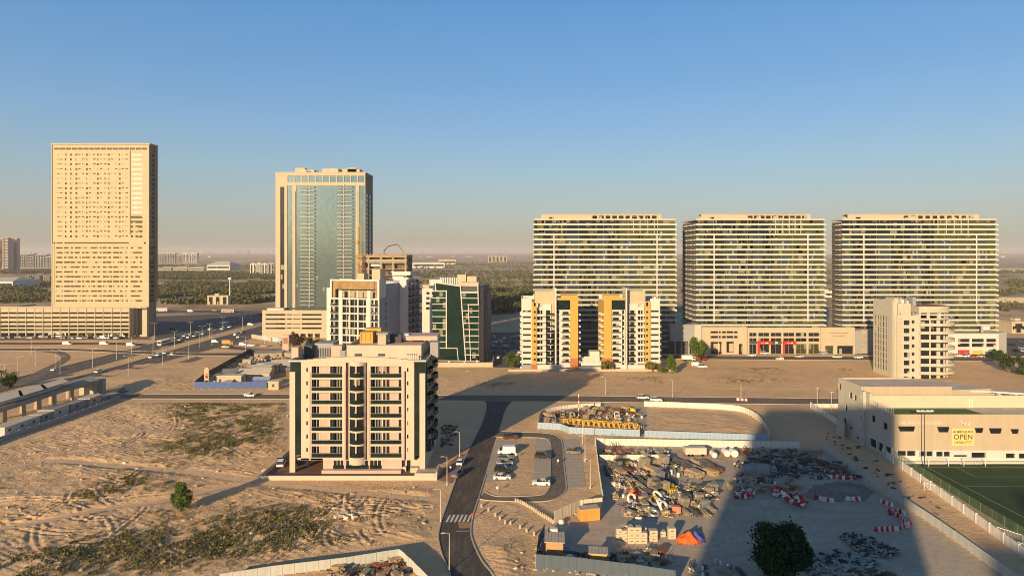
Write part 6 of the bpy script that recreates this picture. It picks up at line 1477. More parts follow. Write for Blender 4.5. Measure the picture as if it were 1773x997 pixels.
for px, py, p, c, lab in [(117, 597, van, WH, 'left of the white vans on the far service road'), (181, 597, van, WH, 'middle one of the white vans on the far service road'), (227, 599, van, WH, 'white van nearest the highway on the far service road'), (395, 597.5, truck, OG, 'big orange truck standing at the junction'), (391, 602, sedan, CR, 'cream car beside the orange truck'), (373, 593.5, suv, (.2, .3, .15, 1), 'greenish car left of the orange truck'), (421, 598, suv, (.5, .6, .8, 1), 'pale blue van right of the orange truck'), (435, 599, sedan, WH, 'white car on the slip road right of the pale blue van'), (458, 600.5, hatch, GR, 'grey car behind the pylon on the service road'), (280, 539, bus, WH, 'white coach on the distant road beside the yellow tower'), (330, 540, van, WH, 'white van on the distant road beyond the highway'), (395, 541, bus, CR, 'pale coach on the distant road near the masonry hut'), (372, 538.5, suv, BK, 'dark car on the distant road'), (434, 563, suv, WH, 'white car near the end of the cream podium'), (299, 571, suv, BK, 'black car alone on the wide dark forecourt')]:
    car(p, px, py, 0 if py > 560 else 3, lab, c)
# ================================================================ street lamps
lampm = pm('lamp_pole_paint', (.55, .52, .45), .5, .05, 1, metal=.2)
def lamp_proto(h, arm, name='street_lamp', dbl=False):
    t = thing(name, 'street lamp', 'street lamp'); m = MB(); m.tube((0, 0, 0), (0, 0, h), .11, lampm, .06, n=8); m.build('pole', t)
    m = MB(); m.tube((0, 0, 0), (0, 0, .5), .2, lampm, .15, n=8); m.build('base', t)
    for sg in ((1, -1) if dbl else (1,)):
        m = MB(); m.tube((0, 0, h-.1), (arm*sg, 0, h+.25), .05, lampm, n=6); m.build('arm', t)
        m = MB(); m.prism([(arm*sg-.05*sg, -.14), (arm*sg+.75*sg, -.1), (arm*sg+.75*sg, .1), (arm*sg-.05*sg, .14)], h+.18, h+.32, lampm); m.build('lamp_head', t)
    return Proto(t)
L1 = lamp_proto(7.2, .9); L2 = lamp_proto(9.8, 1.4, 'highway_lamp', True)
for px, py, lab in [(778, 989, 'street lamp nearest the camera on the left kerb of the local road'), (763, 903, 'street lamp beside the zebra crossing'), (774, 839, 'street lamp at the corner of the front block plot wall'), (796, 790, 'street lamp on the red brick pavement'), (1022, 845, 'street lamp at the lower right corner of the striped bays'), (1013, 799, 'street lamp beside the right hand striped bays'), (1009, 768, 'street lamp behind the blue hoarding step'), (1048, 683, 'street lamp on the far side of the cross road, first from the tower shadow'), (1165, 688, 'street lamp on the far side of the cross road, middle of three'), (1283, 691, 'street lamp on the far side of the cross road by the white barrier'), (814, 671, 'street lamp in the large shadow behind the green building wall')]:
    L1.put((*G(px, py), 0), R(200 if px < 800 else 180), lab)
hg = 'tall lamps beside the highway lanes'
for i, (px, py) in enumerate([(31, 653), (54, 614), (61, 633), (97, 640), (104, 652), (160, 636), (202, 622), (222, 652), (228, 611), (268, 583), (265, 614), (282, 632), (327, 621), (330, 581), (363, 585), (367, 598), (386, 571), (425, 612), (436, 560), (420, 570), (302, 601), (345, 602), (458, 600), (8, 668), (350, 590)]):
    L2.put((*G(px, py), 0), R(20), 'tall slim lamp post standing among the highway lanes at left', hg)
x, y = G(398, 527); t = thing('floodlight_mast', 'very tall pale mast beside the small hut in front of the palm groves', 'mast', (x, y, 0)); m = MB(); m.tube((0, 0, 0), (0, 0, 30), .7, whm, .4, n=8); m.build('pole', t); m = MB(); m.box(-1.6, 1.6, -1, 1, 29, 31, whm); m.build('lamp_head', t)
# floodlight pole on the pitch
x, y = (109.3+(1440+735/5.324-1548)*181.8/F, 176.0); t = thing('floodlight_mast', 'dark floodlight pole with a cross arm beside the football pitch', 'mast', (x, y, 0)); m = MB(); m.tube((0, 0, 0), (0, 0, 16.0), .14, darkm, .09, n=8); m.build('pole', t)
m = MB(); m.box(-2.2, 2.2, -.08, .08, 15.9, 16.1, whm); m.build('cross_arm', t)
for a in (-1.9, -.7, .7, 1.9): m = MB(); m.obox((a, -.3, 16.3), (.8, .5, .12), 0, whm, (.3, 0)); m.build('floodlight', t)
for px, py, lab in [(1415, 707, 'thin mast inside the school back gate, left one'), (1440, 716, 'thin mast inside the school back gate, right one')]:
    x, y = G(px, py); t = thing('floodlight_mast', lab, 'mast', (x, y, 0)); m = MB(); m.tube((0, 0, 0), (0, 0, 8), .09, lampm, n=6); m.build('pole', t); m = MB(); m.box(-.7, .7, -.1, .1, 7.9, 8.1, lampm); m.build('lamp_head', t)
# goals
def goal(x, y, rz, w, h, lab, dep=1.4):
    t = thing('football_goal', lab, 'goal', (x, y, 0), rz)
    for a in (0, w): m = MB(); m.tube((a, 0, 0), (a, 0, h), .07, whm); m.build('post', t)
    m = MB(); m.tube((0, 0, h), (w, 0, h), .07, whm); m.build('crossbar', t)
    m = MB()
    for k in range(9): xx = w*k/8; m.tube((xx, 0, h), (xx, dep, .05), .018, whm, n=3)
    for k in range(1, 6): m.tube((0, dep*k/6, h*(1-k/6)), (w, dep*k/6, h*(1-k/6)), .018, whm, n=3)
    m.tube((0, dep, .05), (w, dep, .05), .04, whm, n=4); m.build('net_frame', t)
for px, w, lab in [(1608, 5.6, 'white goal on the far touchline, left of two below the school wall'), (1669, 6.0, 'white goal on the far touchline under the banner')]:
    goal((px-CX)*178.4/F, 178.4, 0, w, 2.2, lab)
goal(*G(1600, 848), R(-60), 3, 2.0, 'small white goal by the mesh fence, higher up the pitch'); goal(*G(1727, 930), R(-60), 4.5, 2.2, 'white goal by the mesh fence near the bottom right corner')
goal(*G(1762, 955), R(-60), 4, 2.0, 'white goal at the very bottom right edge of the pitch')
# ================================================================ storage yard
bcon = pm('concrete_block', (.50, .44, .32), .9, .12, .8, streak=.15)
redp = pm('red_plastic', (.46, .04, .045), .55, .15, 1); whp = pm('white_plastic', (.68, .64, .58), .6, .15, 1)
rust = pm('rusty_steel', (.20, .10, .055), .9, .35, 1); tanw = pm('bleached_timber', (.42, .30, .17), .9, .25, 1); dgr = pm('dark_grey_steel', (.11, .105, .10), .7, .25, 1); yel = pm('yellow_formwork', (.62, .37, .05), .6, .2, .8); orn = pm('orange_container', (.62, .33, .08), .6, .12, .6, streak=.25)
ylw2 = pm('bright_yellow_plastic', (.62, .48, .04), .6, .15, 1); redo = pm('red_orange_tarpaulin', (.75, .13, .03), .7, .15, 1); blu = pm('blue_tarpaulin', (.10, .10, .32), .7, .15, 1)
def block(px, py, n, lab):
    x, y = G(px, py); t = thing('concrete_block_stack', lab, 'concrete blocks', (x, y, 0), R(rnd.uniform(-3, 3)), 'concrete block stacks in the yard')
    for k in range(n): m = MB(); m.box(-.8+rnd.uniform(-.05, .05), .8, k*2.6*.0, 1.2, k*1.15, k*1.15+1.1, bcon); m.box(-.3, .3, -.02, -.003, k*1.15+.45, k*1.15+.6, dgr); m.build('block', t)
    return t
for i, (px, py, n, lab) in enumerate([(1074, 934, 2, 'first from the left in the front row'), (1084, 937, 2, 'second from the left in the front row'), (1094, 941, 3, 'third from the left in the front row'), (1104, 941, 3, 'fourth from the left in the front row'), (1114, 941, 2, 'fifth from the left in the front row'), (1083, 928, 2, 'behind the second stack'), (1093, 929, 2, 'behind the third stack'), (1103, 930, 2, 'behind the fourth stack'), (1113, 932, 2, 'behind the fifth stack'), (1122, 936, 1, 'single low block just right of the row'), (1132, 937, 2, 'alone in the middle of the yard'), (1146, 929, 1, 'small block by the round shadow'), (1164, 933, 2, 'tall one just left of the red tarpaulin')]):
    block(px, py, n, 'sunlit beige concrete block stack, '+lab)
def heap_tarp(px, py, w, d, h, m, lab, seed):
    x, y = G(px, py); t = thing('tarpaulin_heap', lab, 'tarpaulin', (x, y, 0)); r = random.Random(seed); mb = MB(); n = 22; k = mb.mi(m)
    for j in range(n+1):
        for i in range(n+1):
            u, v = i/n*2-1, j/n*2-1; rr = math.hypot(u, v); z = h*max(0, 1-rr**2.2)*(0.8+.3*math.sin(5*u+seed)*math.cos(4*v))+.10*abs(math.sin(9*math.atan2(v, u)))*min(1, rr)*h
            mb.v.append((u*w/2, v*d/2, max(.02, z)))
    for j in range(n):
        for i in range(n): a = j*(n+1)+i; mb.f.append((a, a+1, a+n+2, a+n+1)); mb.m.append(k)
    mb.build('sheet', t, smooth=True); return t
heap_tarp(1191, 936, 4.8, 3.6, 1.9, redo, 'bright red orange tarpaulin heap lying alone on the yard floor', 1)
heap_tarp(1205, 932, 3.4, 3.6, 1.5, blu, 'dark blue tarpaulin beside the bright red one', 2)
heap_tarp(1098, 858, 3.8, 3, 1.9, redo, 'orange red tarpaulin peak at the left of the tube rows', 3)
heap_tarp(1195, 820, 4.8, 2.6, 1.5, pm('salmon_tarpaulin', (.62, .16, .08), .7, .15, 1), 'salmon red cover at the right of the upper rows', 4)
# material bundles
def bundle_mesh(kind, r):
    m = MB()
    if kind == 'tube_bundle':
        mm = r.choice([dgr, steel, tanw, conc, dgr])
        L_ = r.uniform(3, 4.6)
        for k in range(16):
            a = r.uniform(-.12, .12); x = (k % 6)*.22; z = .15+(k//6)*.2; m.tube((x, -L_/2+r.uniform(-.3, .3), z), (x+a, L_/2+r.uniform(-.3, .3), z+r.uniform(0, .2)), .075, mm, n=5)
        for y in (-L_*.3, L_*.3): m.box(-.1, 1.3, y-.08, y+.08, 0, .08, tanw)
    elif kind == 'leaning_frames':
        mm = r.choice([dgr, steel, conc])
        for k in range(9):
            x = k*.22; 
            for a in (0, 1.5): m.tube((x, a, 0), (x+.5, a+.25, 2.1), .06, mm, n=4)
            m.tube((x+.5, .25, 2.1), (x+.5, 1.75, 2.1), .06, mm, n=4); m.tube((x+.25, .12, 1), (x+.25, 1.6, 1), .05, mm, n=4)
    elif kind == 'timber_stack':
        mm = r.choice([tanw, tanw, conc, rust])
        for k in range(5):
            for j in range(5): m.obox((j*.36+r.uniform(-.05, .05), r.uniform(-.2, .2), .12+k*.22), (.28, 3+r.uniform(-.4, .4), .16), r.uniform(-.04, .04), mm)
    elif kind == 'drum_group':
        for k in range(5):
            mm = r.choice([whp, dgr, dgr, conc, steel]); x, y = r.uniform(0, 1.8), r.uniform(0, 1.6); m.lathe([(.36, 0), (.38, .3), (.36, .6), (.37, .9), (.30, 1.0)], mm, (x, y, 0), 10)
    elif kind == 'pallet_of_parts':
        m.box(0, 1.8, 0, 1.4, .0, .16, tanw)
        for k in range(18): m.obox((r.uniform(.2, 1.6), r.uniform(.2, 1.2), .3+r.uniform(0, .9)), (r.uniform(.2, .9), r.uniform(.15, .5), r.uniform(.1, .4)), r.uniform(0, 3), r.choice([dgr, conc, tanw, rust, conc, dgr, steel, whp]), (r.uniform(-.5, .5), r.uniform(-.5, .5)))
    elif kind == 'hose_coil':
        mm = r.choice([whp, dgr, steel]); N, M_ = 18, 6; i0 = len(m.v); kk = m.mi(mm)
        tl = r.uniform(.2, 1.2)
        for a in range(N):
            for b_ in range(M_):
                A = 2*math.pi*a/N; B = 2*math.pi*b_/M_; rr = 1.0+.28*math.cos(B); v = Vector((rr*math.cos(A), rr*math.sin(A), .28*math.sin(B))); v.rotate(Matrix.Rotation(tl, 3, 'X')); m.v.append((v.x, v.y, v.z+.3+math.sin(tl)*.9))
        for a in range(N):
            for b_ in range(M_): m.f.append((i0+a*M_+b_, i0+((a+1) % N)*M_+b_, i0+((a+1) % N)*M_+(b_+1) % M_, i0+a*M_+(b_+1) % M_)); m.m.append(kk)
    elif kind == 'frame_stack':
        for k in range(5):
            for a in (0, 1.0): m.tube((k*.4, a, 0), (k*.4, a, 1.3), .07, ylw2, n=4)
            m.box(k*.4-.1, k*.4+.1, 0, 1, 1.2, 1.32, ylw2); m.box(k*.4-.1, k*.4+.1, 0, 1, .5, .6, ylw2)
    elif kind == 'scrap_frames':
        for k in range(14): a = Vector((r.uniform(0, 3), r.uniform(0, 2), r.uniform(0, .4))); b_ = a+Vector((r.uniform(-2, 2), r.uniform(-1, 1), r.uniform(.2, 1.7))); m.tube(a, b_, .07, r.choice([rust, rust, redp, dgr]), n=4)
        m.box(.4, 1.6, .3, 1.2, 0, .8, rust)
    elif kind == 'plate_stack':
        mm = r.choice([conc, greyp, tanw, bcon])
        for k in range(6): m.obox((1, .7, .1+k*.16), (2.2+r.uniform(-.2, .2), 1.4, .12), r.uniform(-.06, .06), mm)
    return m
KLAB = {'tube_bundle': ('pipe bundle', 'bundle of long tubes'), 'leaning_frames': ('frames', 'row of leaning scaffold frames'), 'timber_stack': ('timber stack', 'stack of short beams'), 'drum_group': ('drums', 'group of drums'), 'pallet_of_parts': ('pallet', 'pallet heaped with mixed fittings'), 'hose_coil': ('coil', 'thick hose coil'), 'frame_stack': ('frames', 'set of bright yellow frames'), 'scrap_frames': ('scrap', 'tangle of rusty red scrap bars'), 'plate_stack': ('plate stack', 'stack of flat slabs')}
PROT = {}
for kd in KLAB:
    PROT[kd] = []
    for v in range(4 if kd != 'frame_stack' else 1):
        o = bundle_mesh(kd, random.Random(sum(map(ord, kd))*7+v*13)).build(kd); o['label'] = 'x'; o['category'] = KLAB[kd][0]; PROT[kd].append(Proto(o))
def bundles(zone, n, kinds, where, rz=(0, 0), seed=1, sc=(.85, 1.15), mind=1.7):
    """fill a polygon of the yard with separate bundles set in rough rows"""
    r = random.Random(seed); P = GP(zone); xs = [p[0] for p in P]; ys = [p[1] for p in P]; pts = []; tries = 0
    while len(pts) < n and tries < 6000:
        tries += 1; x, y = r.uniform(min(xs), max(xs)), r.uniform(min(ys), max(ys))
        if not inpoly(np.array([x]), np.array([y]), P)[0]: continue
        if any(math.hypot(x-a, y-b_) < mind for a, b_ in pts): continue
        pts.append((x, y)); kd = r.choice(kinds); p = r.choice(PROT[kd])
        p.put((x, y, .014), R(r.uniform(*rz)), KLAB[kd][1]+' '+where, 'materials '+where, scale=r.uniform(*sc))
bundles([(1042, 803), (1066, 803), (1068, 826), (1044, 824)], 8, ['leaning_frames', 'tube_bundle'], 'at the upper left yard corner', (-12, 5), 1, sc=(1.1, 1.3))
bundles([(1068, 803), (1170, 800), (1178, 826), (1070, 830)], 30, ['tube_bundle', 'pallet_of_parts', 'leaning_frames', 'timber_stack', 'drum_group'], 'in the topmost sunlit row', (15, 35), 2, sc=(1.0, 1.35))
bundles([(1170, 800), (1240, 804), (1238, 832), (1180, 826)], 18, ['tube_bundle', 'leaning_frames', 'tube_bundle', 'timber_stack'], 'at the upper right sunlit rows', (20, 35), 3, sc=(1.1, 1.4))
bundles([(1066, 826), (1100, 832), (1092, 862), (1070, 866)], 12, ['pallet_of_parts', 'drum_group', 'plate_stack'], 'left of the long grey tube row', (0, 90), 4)
bundles([(1098, 832), (1158, 832), (1150, 856), (1108, 858)], 18, ['tube_bundle', 'tube_bundle', 'leaning_frames'], 'in the middle row of long grey tubes', (20, 30), 5, sc=(1.1, 1.3))
bundles([(1152, 846), (1222, 846), (1220, 858), (1154, 858)], 9, ['frame_stack', 'frame_stack', 'pallet_of_parts'], 'in the bright yellow yard row', (-10, 10), 6)
bundles([(1086, 866), (1172, 866), (1170, 892), (1090, 894)], 34, ['hose_coil', 'drum_group', 'pallet_of_parts', 'hose_coil', 'plate_stack', 'pallet_of_parts'], 'in the lowest jumbled yard row', (0, 180), 7, mind=1.4)
bundles([(1168, 858), (1232, 856), (1224, 890), (1176, 892)], 22, ['tube_bundle', 'leaning_frames', 'drum_group', 'pallet_of_parts'], 'in the dark lower right yard block', (0, 12), 8, sc=(1.0, 1.3))
bundles([(1040, 781), (1110, 778), (1108, 792), (1042, 794)], 14, ['scrap_frames', 'scrap_frames', 'timber_stack'], 'between the two white hoardings', (0, 180), 9)
bundles([(1108, 781), (1160, 780), (1162, 792), (1110, 794)], 8, ['pallet_of_parts', 'drum_group', 'plate_stack'], 'right of the red scrap behind the short white wall', (0, 180), 10)
bundles([(1290, 781), (1395, 783), (1410, 796), (1295, 796)], 22, ['tube_bundle', 'scrap_frames', 'timber_stack', 'pallet_of_parts'], 'along the back hoarding', (60, 120), 11, sc=(.6, 1.0))
bundles([(1322, 800), (1400, 800), (1412, 822), (1325, 824)], 20, ['tube_bundle', 'leaning_frames', 'timber_stack'], 'right of the long shaded cover', (60, 120), 12, sc=(.6, 1.0))
bundles([(1400, 800), (1446, 797), (1490, 827), (1420, 828)], 20, ['tube_bundle', 'scrap_frames', 'tube_bundle'], 'in the dark tangle beside the grey fence', (30, 150), 13, sc=(.7, 1.1))
bundles([(1270, 832), (1378, 834), (1380, 852), (1272, 858)], 38, ['timber_stack', 'pallet_of_parts', 'drum_group', 'timber_stack'], 'behind the red barriers', (0, 180), 14, sc=(.6, .95), mind=1.3)
bundles([(1090, 958), (1150, 958), (1150, 985), (1095, 985)], 12, ['timber_stack', 'scrap_frames', 'plate_stack', 'pallet_of_parts'], 'by the bottom hoarding right of the brown cabins', (0, 180), 15, sc=(.6, .9))
bundles([(948, 955), (1090, 965), (1120, 1000), (945, 982)], 22, ['tube_bundle', 'tube_bundle', 'plate_stack'], 'lying dark behind the shaded blue hoarding', (40, 120), 16, sc=(.6, .9))
bundles([(1196, 975), (1290, 975), (1290, 1000), (1196, 1000)], 8, ['tube_bundle', 'drum_group', 'pallet_of_parts'], 'in the shade at the bottom edge of the yard', (0, 180), 17, sc=(.6, .9))
bundles([(936, 722), (1000, 708), (1100, 708), (1108, 724), (1000, 730), (940, 738)], 46, ['pallet_of_parts', 'timber_stack', 'scrap_frames', 'leaning_frames', 'drum_group'], 'in the brown formwork depot', (0, 180), 18, mind=1.6)
bundles([(1070, 724), (1112, 720), (1118, 748), (1080, 740)], 14, ['pallet_of_parts', 'plate_stack', 'drum_group'], 'at the pale right end of the formwork depot', (0, 180), 19, mind=1.4)
bundles([(410, 622), (500, 615), (500, 632), (420, 640)], 30, ['scrap_frames', 'pallet_of_parts', 'timber_stack', 'drum_group'], 'in the shed compound', (0, 180), 20, sc=(1.0, 1.7), mind=2.5)
bundles([(560, 992), (690, 975), (712, 1000), (620, 1012)], 16, ['timber_stack', 'pallet_of_parts', 'scrap_frames', 'tube_bundle'], 'inside the excavation hoarding at the bottom', (0, 180), 22, sc=(.7, 1.0), mind=1.1)
# yellow trestles in the depot
t0 = thing('formwork_trestle', 'x', 'trestle'); m = MB()
for a in (-.9, .9):
    m.tube((a, 0, 0), (a*.7, 0, 2.2), .12, yel, n=5); m.tube((a, 2, 0), (a*.7, 2, 2.2), .12, yel, n=5)
m.tube((-.63, 0, 2.2), (.63, 0, 2.2), .12, yel, n=5); m.tube((-.63, 2, 2.2), (.63, 2, 2.2), .12, yel, n=5); m.tube((-.8, 0, .9), (.8, 0, .9), .1, yel, n=5); m.build('frame', t0)
m = MB(); m.tube((0, -.1, .55), (0, .15, .55), .55, rust, n=12); m.build('disc', t0); TR = Proto(t0)
for k in range(15): px = 980+k*8.8; TR.put((*G(px, 737+k*.72+(0 if px > 985 else 2)), 0), R(rnd.uniform(-6, 6)), 'yellow trestle in the row along the blue hoarding', 'yellow trestles along the blue hoarding', scale=1.0)
for k in range(4):
    x, y = G(972+k*24, 731+k*1.5); t = thing('yellow_truss', 'long yellow steel truss lying behind the trestles, '+['leftmost', 'second', 'third', 'rightmost'][k]+' of four', 'truss', (x, y, 0), R(rnd.uniform(-4, 4))); m = MB()
    for z in (.3, 1.1):
        for yy in (0, .8): m.tube((0, yy, z), (6.5, yy, z), .09, yel, n=4)
    m.build('chord', t); m = MB()
    for j in range(9): m.tube((j*.75, 0, .3), (j*.75+.75, 0, 1.1), .05, yel, n=4); m.tube((j*.75, .8, 1.1), (j*.75+.75, .8, .3), .05, yel, n=4)
    m.build('lattice', t)
x, y = G(1096, 716); t = thing('water_tank', 'bright yellow round tank at the back of the formwork depot', 'tank', (x, y, 0)); m = MB(); m.lathe([(.9, 0), (1.05, .3), (1.05, 1.5), (.7, 1.95), (.2, 2.1)], ylw2, n=14); m.build('tank_shell', t)
x, y = G(1097, 848); t = thing('yellow_beam', 'long ochre beam lying above the hose coils', 'beam', (*G(1105, 866), 0), R(2)); m = MB(); m.box(0, 4.6, 0, .5, .4, .9, pm('ochre_steel', (.45, .30, .08), .7, .15, 1)); m.box(0, 4.6, -.1, .6, .28, .397, MATS['ochre_steel']); m.box(0, 4.6, -.1, .6, .903, 1.0, MATS['ochre_steel']); m.build('beam', t)
x, y = G(1164, 888); t = thing('crate', 'salmon red slanted crate at the front right of the jumbled row', 'crate', (x, y, 0), R(-12)); m = MB(); m.prism([(0, 0), (1.9, 0), (1.6, 1.2), (-.2, 1.2)], 0, 1.6, pm('salmon_crate', (.45, .17, .10), .8, .15, 1)); m.build('box', t); m = MB(); m.box(.6, .7, -.04, -.003, .1, 1.5, tanw); m.box(1.2, 1.3, -.04, -.003, .1, 1.5, tanw); m.build('batten', t)
t = thing('signboard', 'small white board at the foot of the jumbled row', 'sign', (*G(1100, 902), 0), R(-3)); m = MB(); m.box(0, 1.5, 0, .06, .2, .95, whp); m.build('board', t)
cabr = pm('dusty_cabin_roof', (.46, .40, .31), .8, .15, .6)
# containers and cabins
def container(px, py, L_, Wd, h, rz, m, lab, roof=None, door=True):
    x, y = G(px, py); t = thing('shipping_container', lab, 'container', (x, y, 0), R(rz)); mb = MB()
    mb.box(0, L_, 0, Wd, .15, h, m); n = int(L_/.45)
    for k in range(n): mb.box(k*.45+.1, k*.45+.28, -.06, -.001, .3, h-.15, m)
    mb.build('body', t); mb = MB(); mb.box(-.05, L_+.05, -.08, Wd+.05, h+.002, h+.1, roof or m)
    for k in range(n): mb.box(k*.45+.1, k*.45+.28, 0, Wd, h+.1, h+.14, roof or m)
    mb.build('roof', t); mb = MB(); mb.box(-.06, -.003, .1, Wd-.1, .3, h-.1, m)
    for yy in (.5, Wd-.5): mb.tube((-.1, yy, .3), (-.1, yy, h-.2), .03, steel, n=4)
    mb.build('door', t); return t
container(1005, 904, 4.6, 2.4, 2.7, 12, orn, 'orange container with a ribbed grey roof against the cream hoarding', cabr)
def cabin(px, py, w, d, h, rz, m, lab):
    x, y = G(px, py); t = thing('site_cabin', lab, 'cabin', (x, y, 0), R(rz)); mb = MB(); mb.box(0, w, 0, d, .5, h, m); mb.build('wall', t)
    mb = MB(); mb.prism([(-.3, -.3), (w+.3, -.3), (w+.3, d+.3), (-.3, d+.3)], h+.002, h+.12, cabr); 
    for k in range(6): mb.box(-.3+k*(w+.6)/6, -.24+k*(w+.6)/6, -.3, d+.3, h+.121, h+.17, cabr)
    mb.build('roof', t)
    mb = MB(); mb.box(.1, w-.1, .1, d-.1, 0, .499, rust); mb.build('skid', t)
    mb = MB(); mb.box(w+.003, w+.05, .6, 1.5, .6, h-.3, darkm); mb.build('door', t)
cabin(945, 966, 3.4, 4.2, 3.2, -4, pm('brown_cabin_cladding', (.50, .27, .14), .7, .15, .6), 'brown cabin with a grey flat roof nearest the left yard hoarding')
cabin(1021, 981, 3.2, 2.6, 2.6, -7, pm('orange_cabin_cladding', (.60, .34, .10), .7, .15, .6), 'orange cabin with a grey overhanging roof behind the shaded blue hoarding')
t = thing('crate', 'small orange crate on the ground right of the orange cabin', 'crate', (*G(1074, 973), 0), R(-4)); m = MB(); m.box(0, 1.6, 0, 1.2, .12, .95, orn); m.box(-.02, 1.62, .1, .3, 0, .119, tanw); m.box(-.02, 1.62, .9, 1.1, 0, .119, tanw); m.build('box', t); m = MB(); m.box(-.05, 1.65, -.05, 1.25, .953, 1.02, tanw); m.build('lid', t)
x, y = G(987, 977); t = thing('water_tank', 'white round tank standing between the two brown and orange cabins', 'tank', (x, y, 0)); m = MB(); m.lathe([(.75, 0), (.85, .2), (.85, 1.5), (.5, 1.85), (.2, 1.95)], whp, n=14); m.build('tank_shell', t)
x, y = G(972, 908); t = thing('water_tank', 'small white rounded tank in the shade of the cream hoarding', 'tank', (x, y, 0)); m = MB(); m.lathe([(.6, 0), (.65, .2), (.65, .9), (.3, 1.2)], whp, n=12); m.build('tank_shell', t)
t = thing('water_tank', 'pair of white boxes on the roof edge of the brown cabin row', 'tank', (*G(949, 928), 0)); m = MB(); m.box(0, 2, 0, 1, .2, 1.5, whp); m.box(2.6, 3, 0, .5, 0, 1.8, whp); m.build('tank_shell', t)
for px, py, rr, lab in [(1235, 792, .8, 'left one of three white round tanks by the back hoarding'), (1257, 790, .95, 'middle one of three white round tanks by the back hoarding'), (1270, 791, 1.05, 'right and largest of three white round tanks by the back hoarding')]:
    t = thing('water_tank', lab, 'tank', (*G(px, py), 0)); m = MB()
    m.tube((0, -1.2, rr+.3), (0, 1.4, rr+.3), rr, whp, n=18); m.build('tank_shell', t); m = MB(); m.box(-rr*.8, rr*.8, -.8, -.5, 0, .5, rust); m.box(-rr*.8, rr*.8, .7, 1, 0, .5, rust); m.build('cradle', t)
t = thing('site_trailer', 'long pale flat topped trailer in front of the back hoarding', 'trailer', (*G(1187, 790), 0)); m = MB(); m.box(0, 6.2, 0, 2.4, .6, 2.5, tin2); m.build('body', t); m = MB(); m.box(-.1, 6.3, -.1, 2.5, .3, .597, rust); m.build('chassis', t)
for xx in (1, 2, 5): m = MB(); m.tube((xx, -.1, .35), (xx, .2, .35), .35, tyre, n=10); m.build('wheel', t)
t = thing('site_trailer', 'long grey tank shaped hall cover lying in the shaded part of the yard', 'cover', (*G(1288, 823), 0), R(-2)); m = MB(); P = [(0, .3), (0, 1.6), (.6, 2.4), (1.6, 2.7), (2.6, 2.4), (3.2, 1.6), (3.2, .3)]
i0 = 0; m.v = [(0, a, b_) for a, b_ in P]+[(7.0, a, b_) for a, b_ in P]; kk = m.mi(tin); n = len(P)
for a in range(n): m.f.append((a, n+a, n+(a+1) % n, (a+1) % n)); m.m.append(kk)
m.f.append(tuple(range(n))); m.m.append(kk); m.f.append(tuple(range(2*n-1, n-1, -1))); m.m.append(kk); m.build('cover_shell', t); m = MB(); m.box(-.2, 7.2, .1, .4, 0, .297, tanw); m.box(-.2, 7.2, 2.8, 3.1, 0, .297, tanw); m.build('sleeper', t)
t = thing('plank_pile', 'long salmon planks lying in front of the short white wall', 'planks', (*G(1062, 789), 0)); m = MB()
for k in range(4): m.obox((3.2, k*.35, .4+k*.08), (6.0, .3, .12), R(rnd.uniform(-2, 2)), pinkp)
m.build('plank', t); m = MB(); m.box(.5, .7, -.1, 1.3, 0, .33, tanw); m.box(5.6, 5.8, -.1, 1.3, 0, .33, tanw); m.build('bearer', t)
# red and white barriers
def barrier_mesh(mm): 
    m = MB(); m.prism([(-.55, -.30), (.55, -.30), (.55, .30), (-.55, .30)], 0, .22, mm); m.prism([(-.53, -.2), (.53, -.2), (.53, .2), (-.53, .2)], .222, .5, mm); m.prism([(-.5, -.11), (.5, -.11), (.5, .11), (-.5, .11)], .502, .95, mm); return m
BR_ = {}
for nm, mm in (('red', redp), ('white', whp)): o = barrier_mesh(mm).build('water_barrier'); o['label'] = 'x'; o['category'] = 'barrier'; BR_[nm] = Proto(o)
def barriers(pts, n, where, start=0, jit=.04, z=0):
    P = GP(pts); tot = [0]
    for i in range(len(P)-1): tot.append(tot[-1]+math.hypot(P[i+1][0]-P[i][0], P[i+1][1]-P[i][1]))
    for k in range(n):
        d = tot[-1]*(k+.5)/n; i = max(j for j in range(len(P)-1) if tot[j] <= d); u = (d-tot[i])/(tot[i+1]-tot[i]); x = P[i][0]+(P[i+1][0]-P[i][0])*u; y = P[i][1]+(P[i+1][1]-P[i][1])*u
        c = 'red' if (k+start) % 2 else 'white'; BR_[c].put((x, y, z+.014), math.atan2(P[i+1][1]-P[i][1], P[i+1][0]-P[i][0])+rnd.uniform(-jit*3, jit*3), c+' barrier '+where, c+' barriers '+where)
barriers([(1516, 919), (1552, 918), (1576, 908)], 17, 'in the long striped row of the shaded yard', 1)
barriers([(1572, 912), (1560, 898), (1540, 886)], 12, 'in the row curving up to the grey fence')
barriers([(1540, 891), (1556, 887), (1566, 892)], 6, 'in the short arc beside the grey fence', 1)
barriers([(1527, 870), (1544, 876)], 5, 'by the grey fence, topmost short row')
barriers([(1466, 866), (1488, 866)], 5, 'in the middle of the shaded yard, short straight row')
barriers([(1412, 862), (1424, 866), (1442, 869)], 8, 'beside the mound of dark soil', 1)
barriers([(1436, 828), (1480, 830)], 8, 'pale row below the dark tangle', 0)
def barrier_heap(zone, n, where, seed):
    r = random.Random(seed); P = GP(zone); xs = [p[0] for p in P]; ys = [p[1] for p in P]; k = 0
    while k < n:
        x, y = r.uniform(min(xs), max(xs)), r.uniform(min(ys), max(ys))
        if not inpoly(np.array([x]), np.array([y]), P)[0]: continue
        c = r.choice(['red', 'white']) if seed != 5 else r.choice(['red', 'red', 'white']); o = BR_[c].put((x, y, .014+r.uniform(0, .7)), 0, c+' barrier tumbled '+where, 'tumbled '+c+' barriers '+where); o.rotation_euler = (r.uniform(-1.4, 1.4), r.uniform(-.5, .5), r.uniform(0, 6)); k += 1
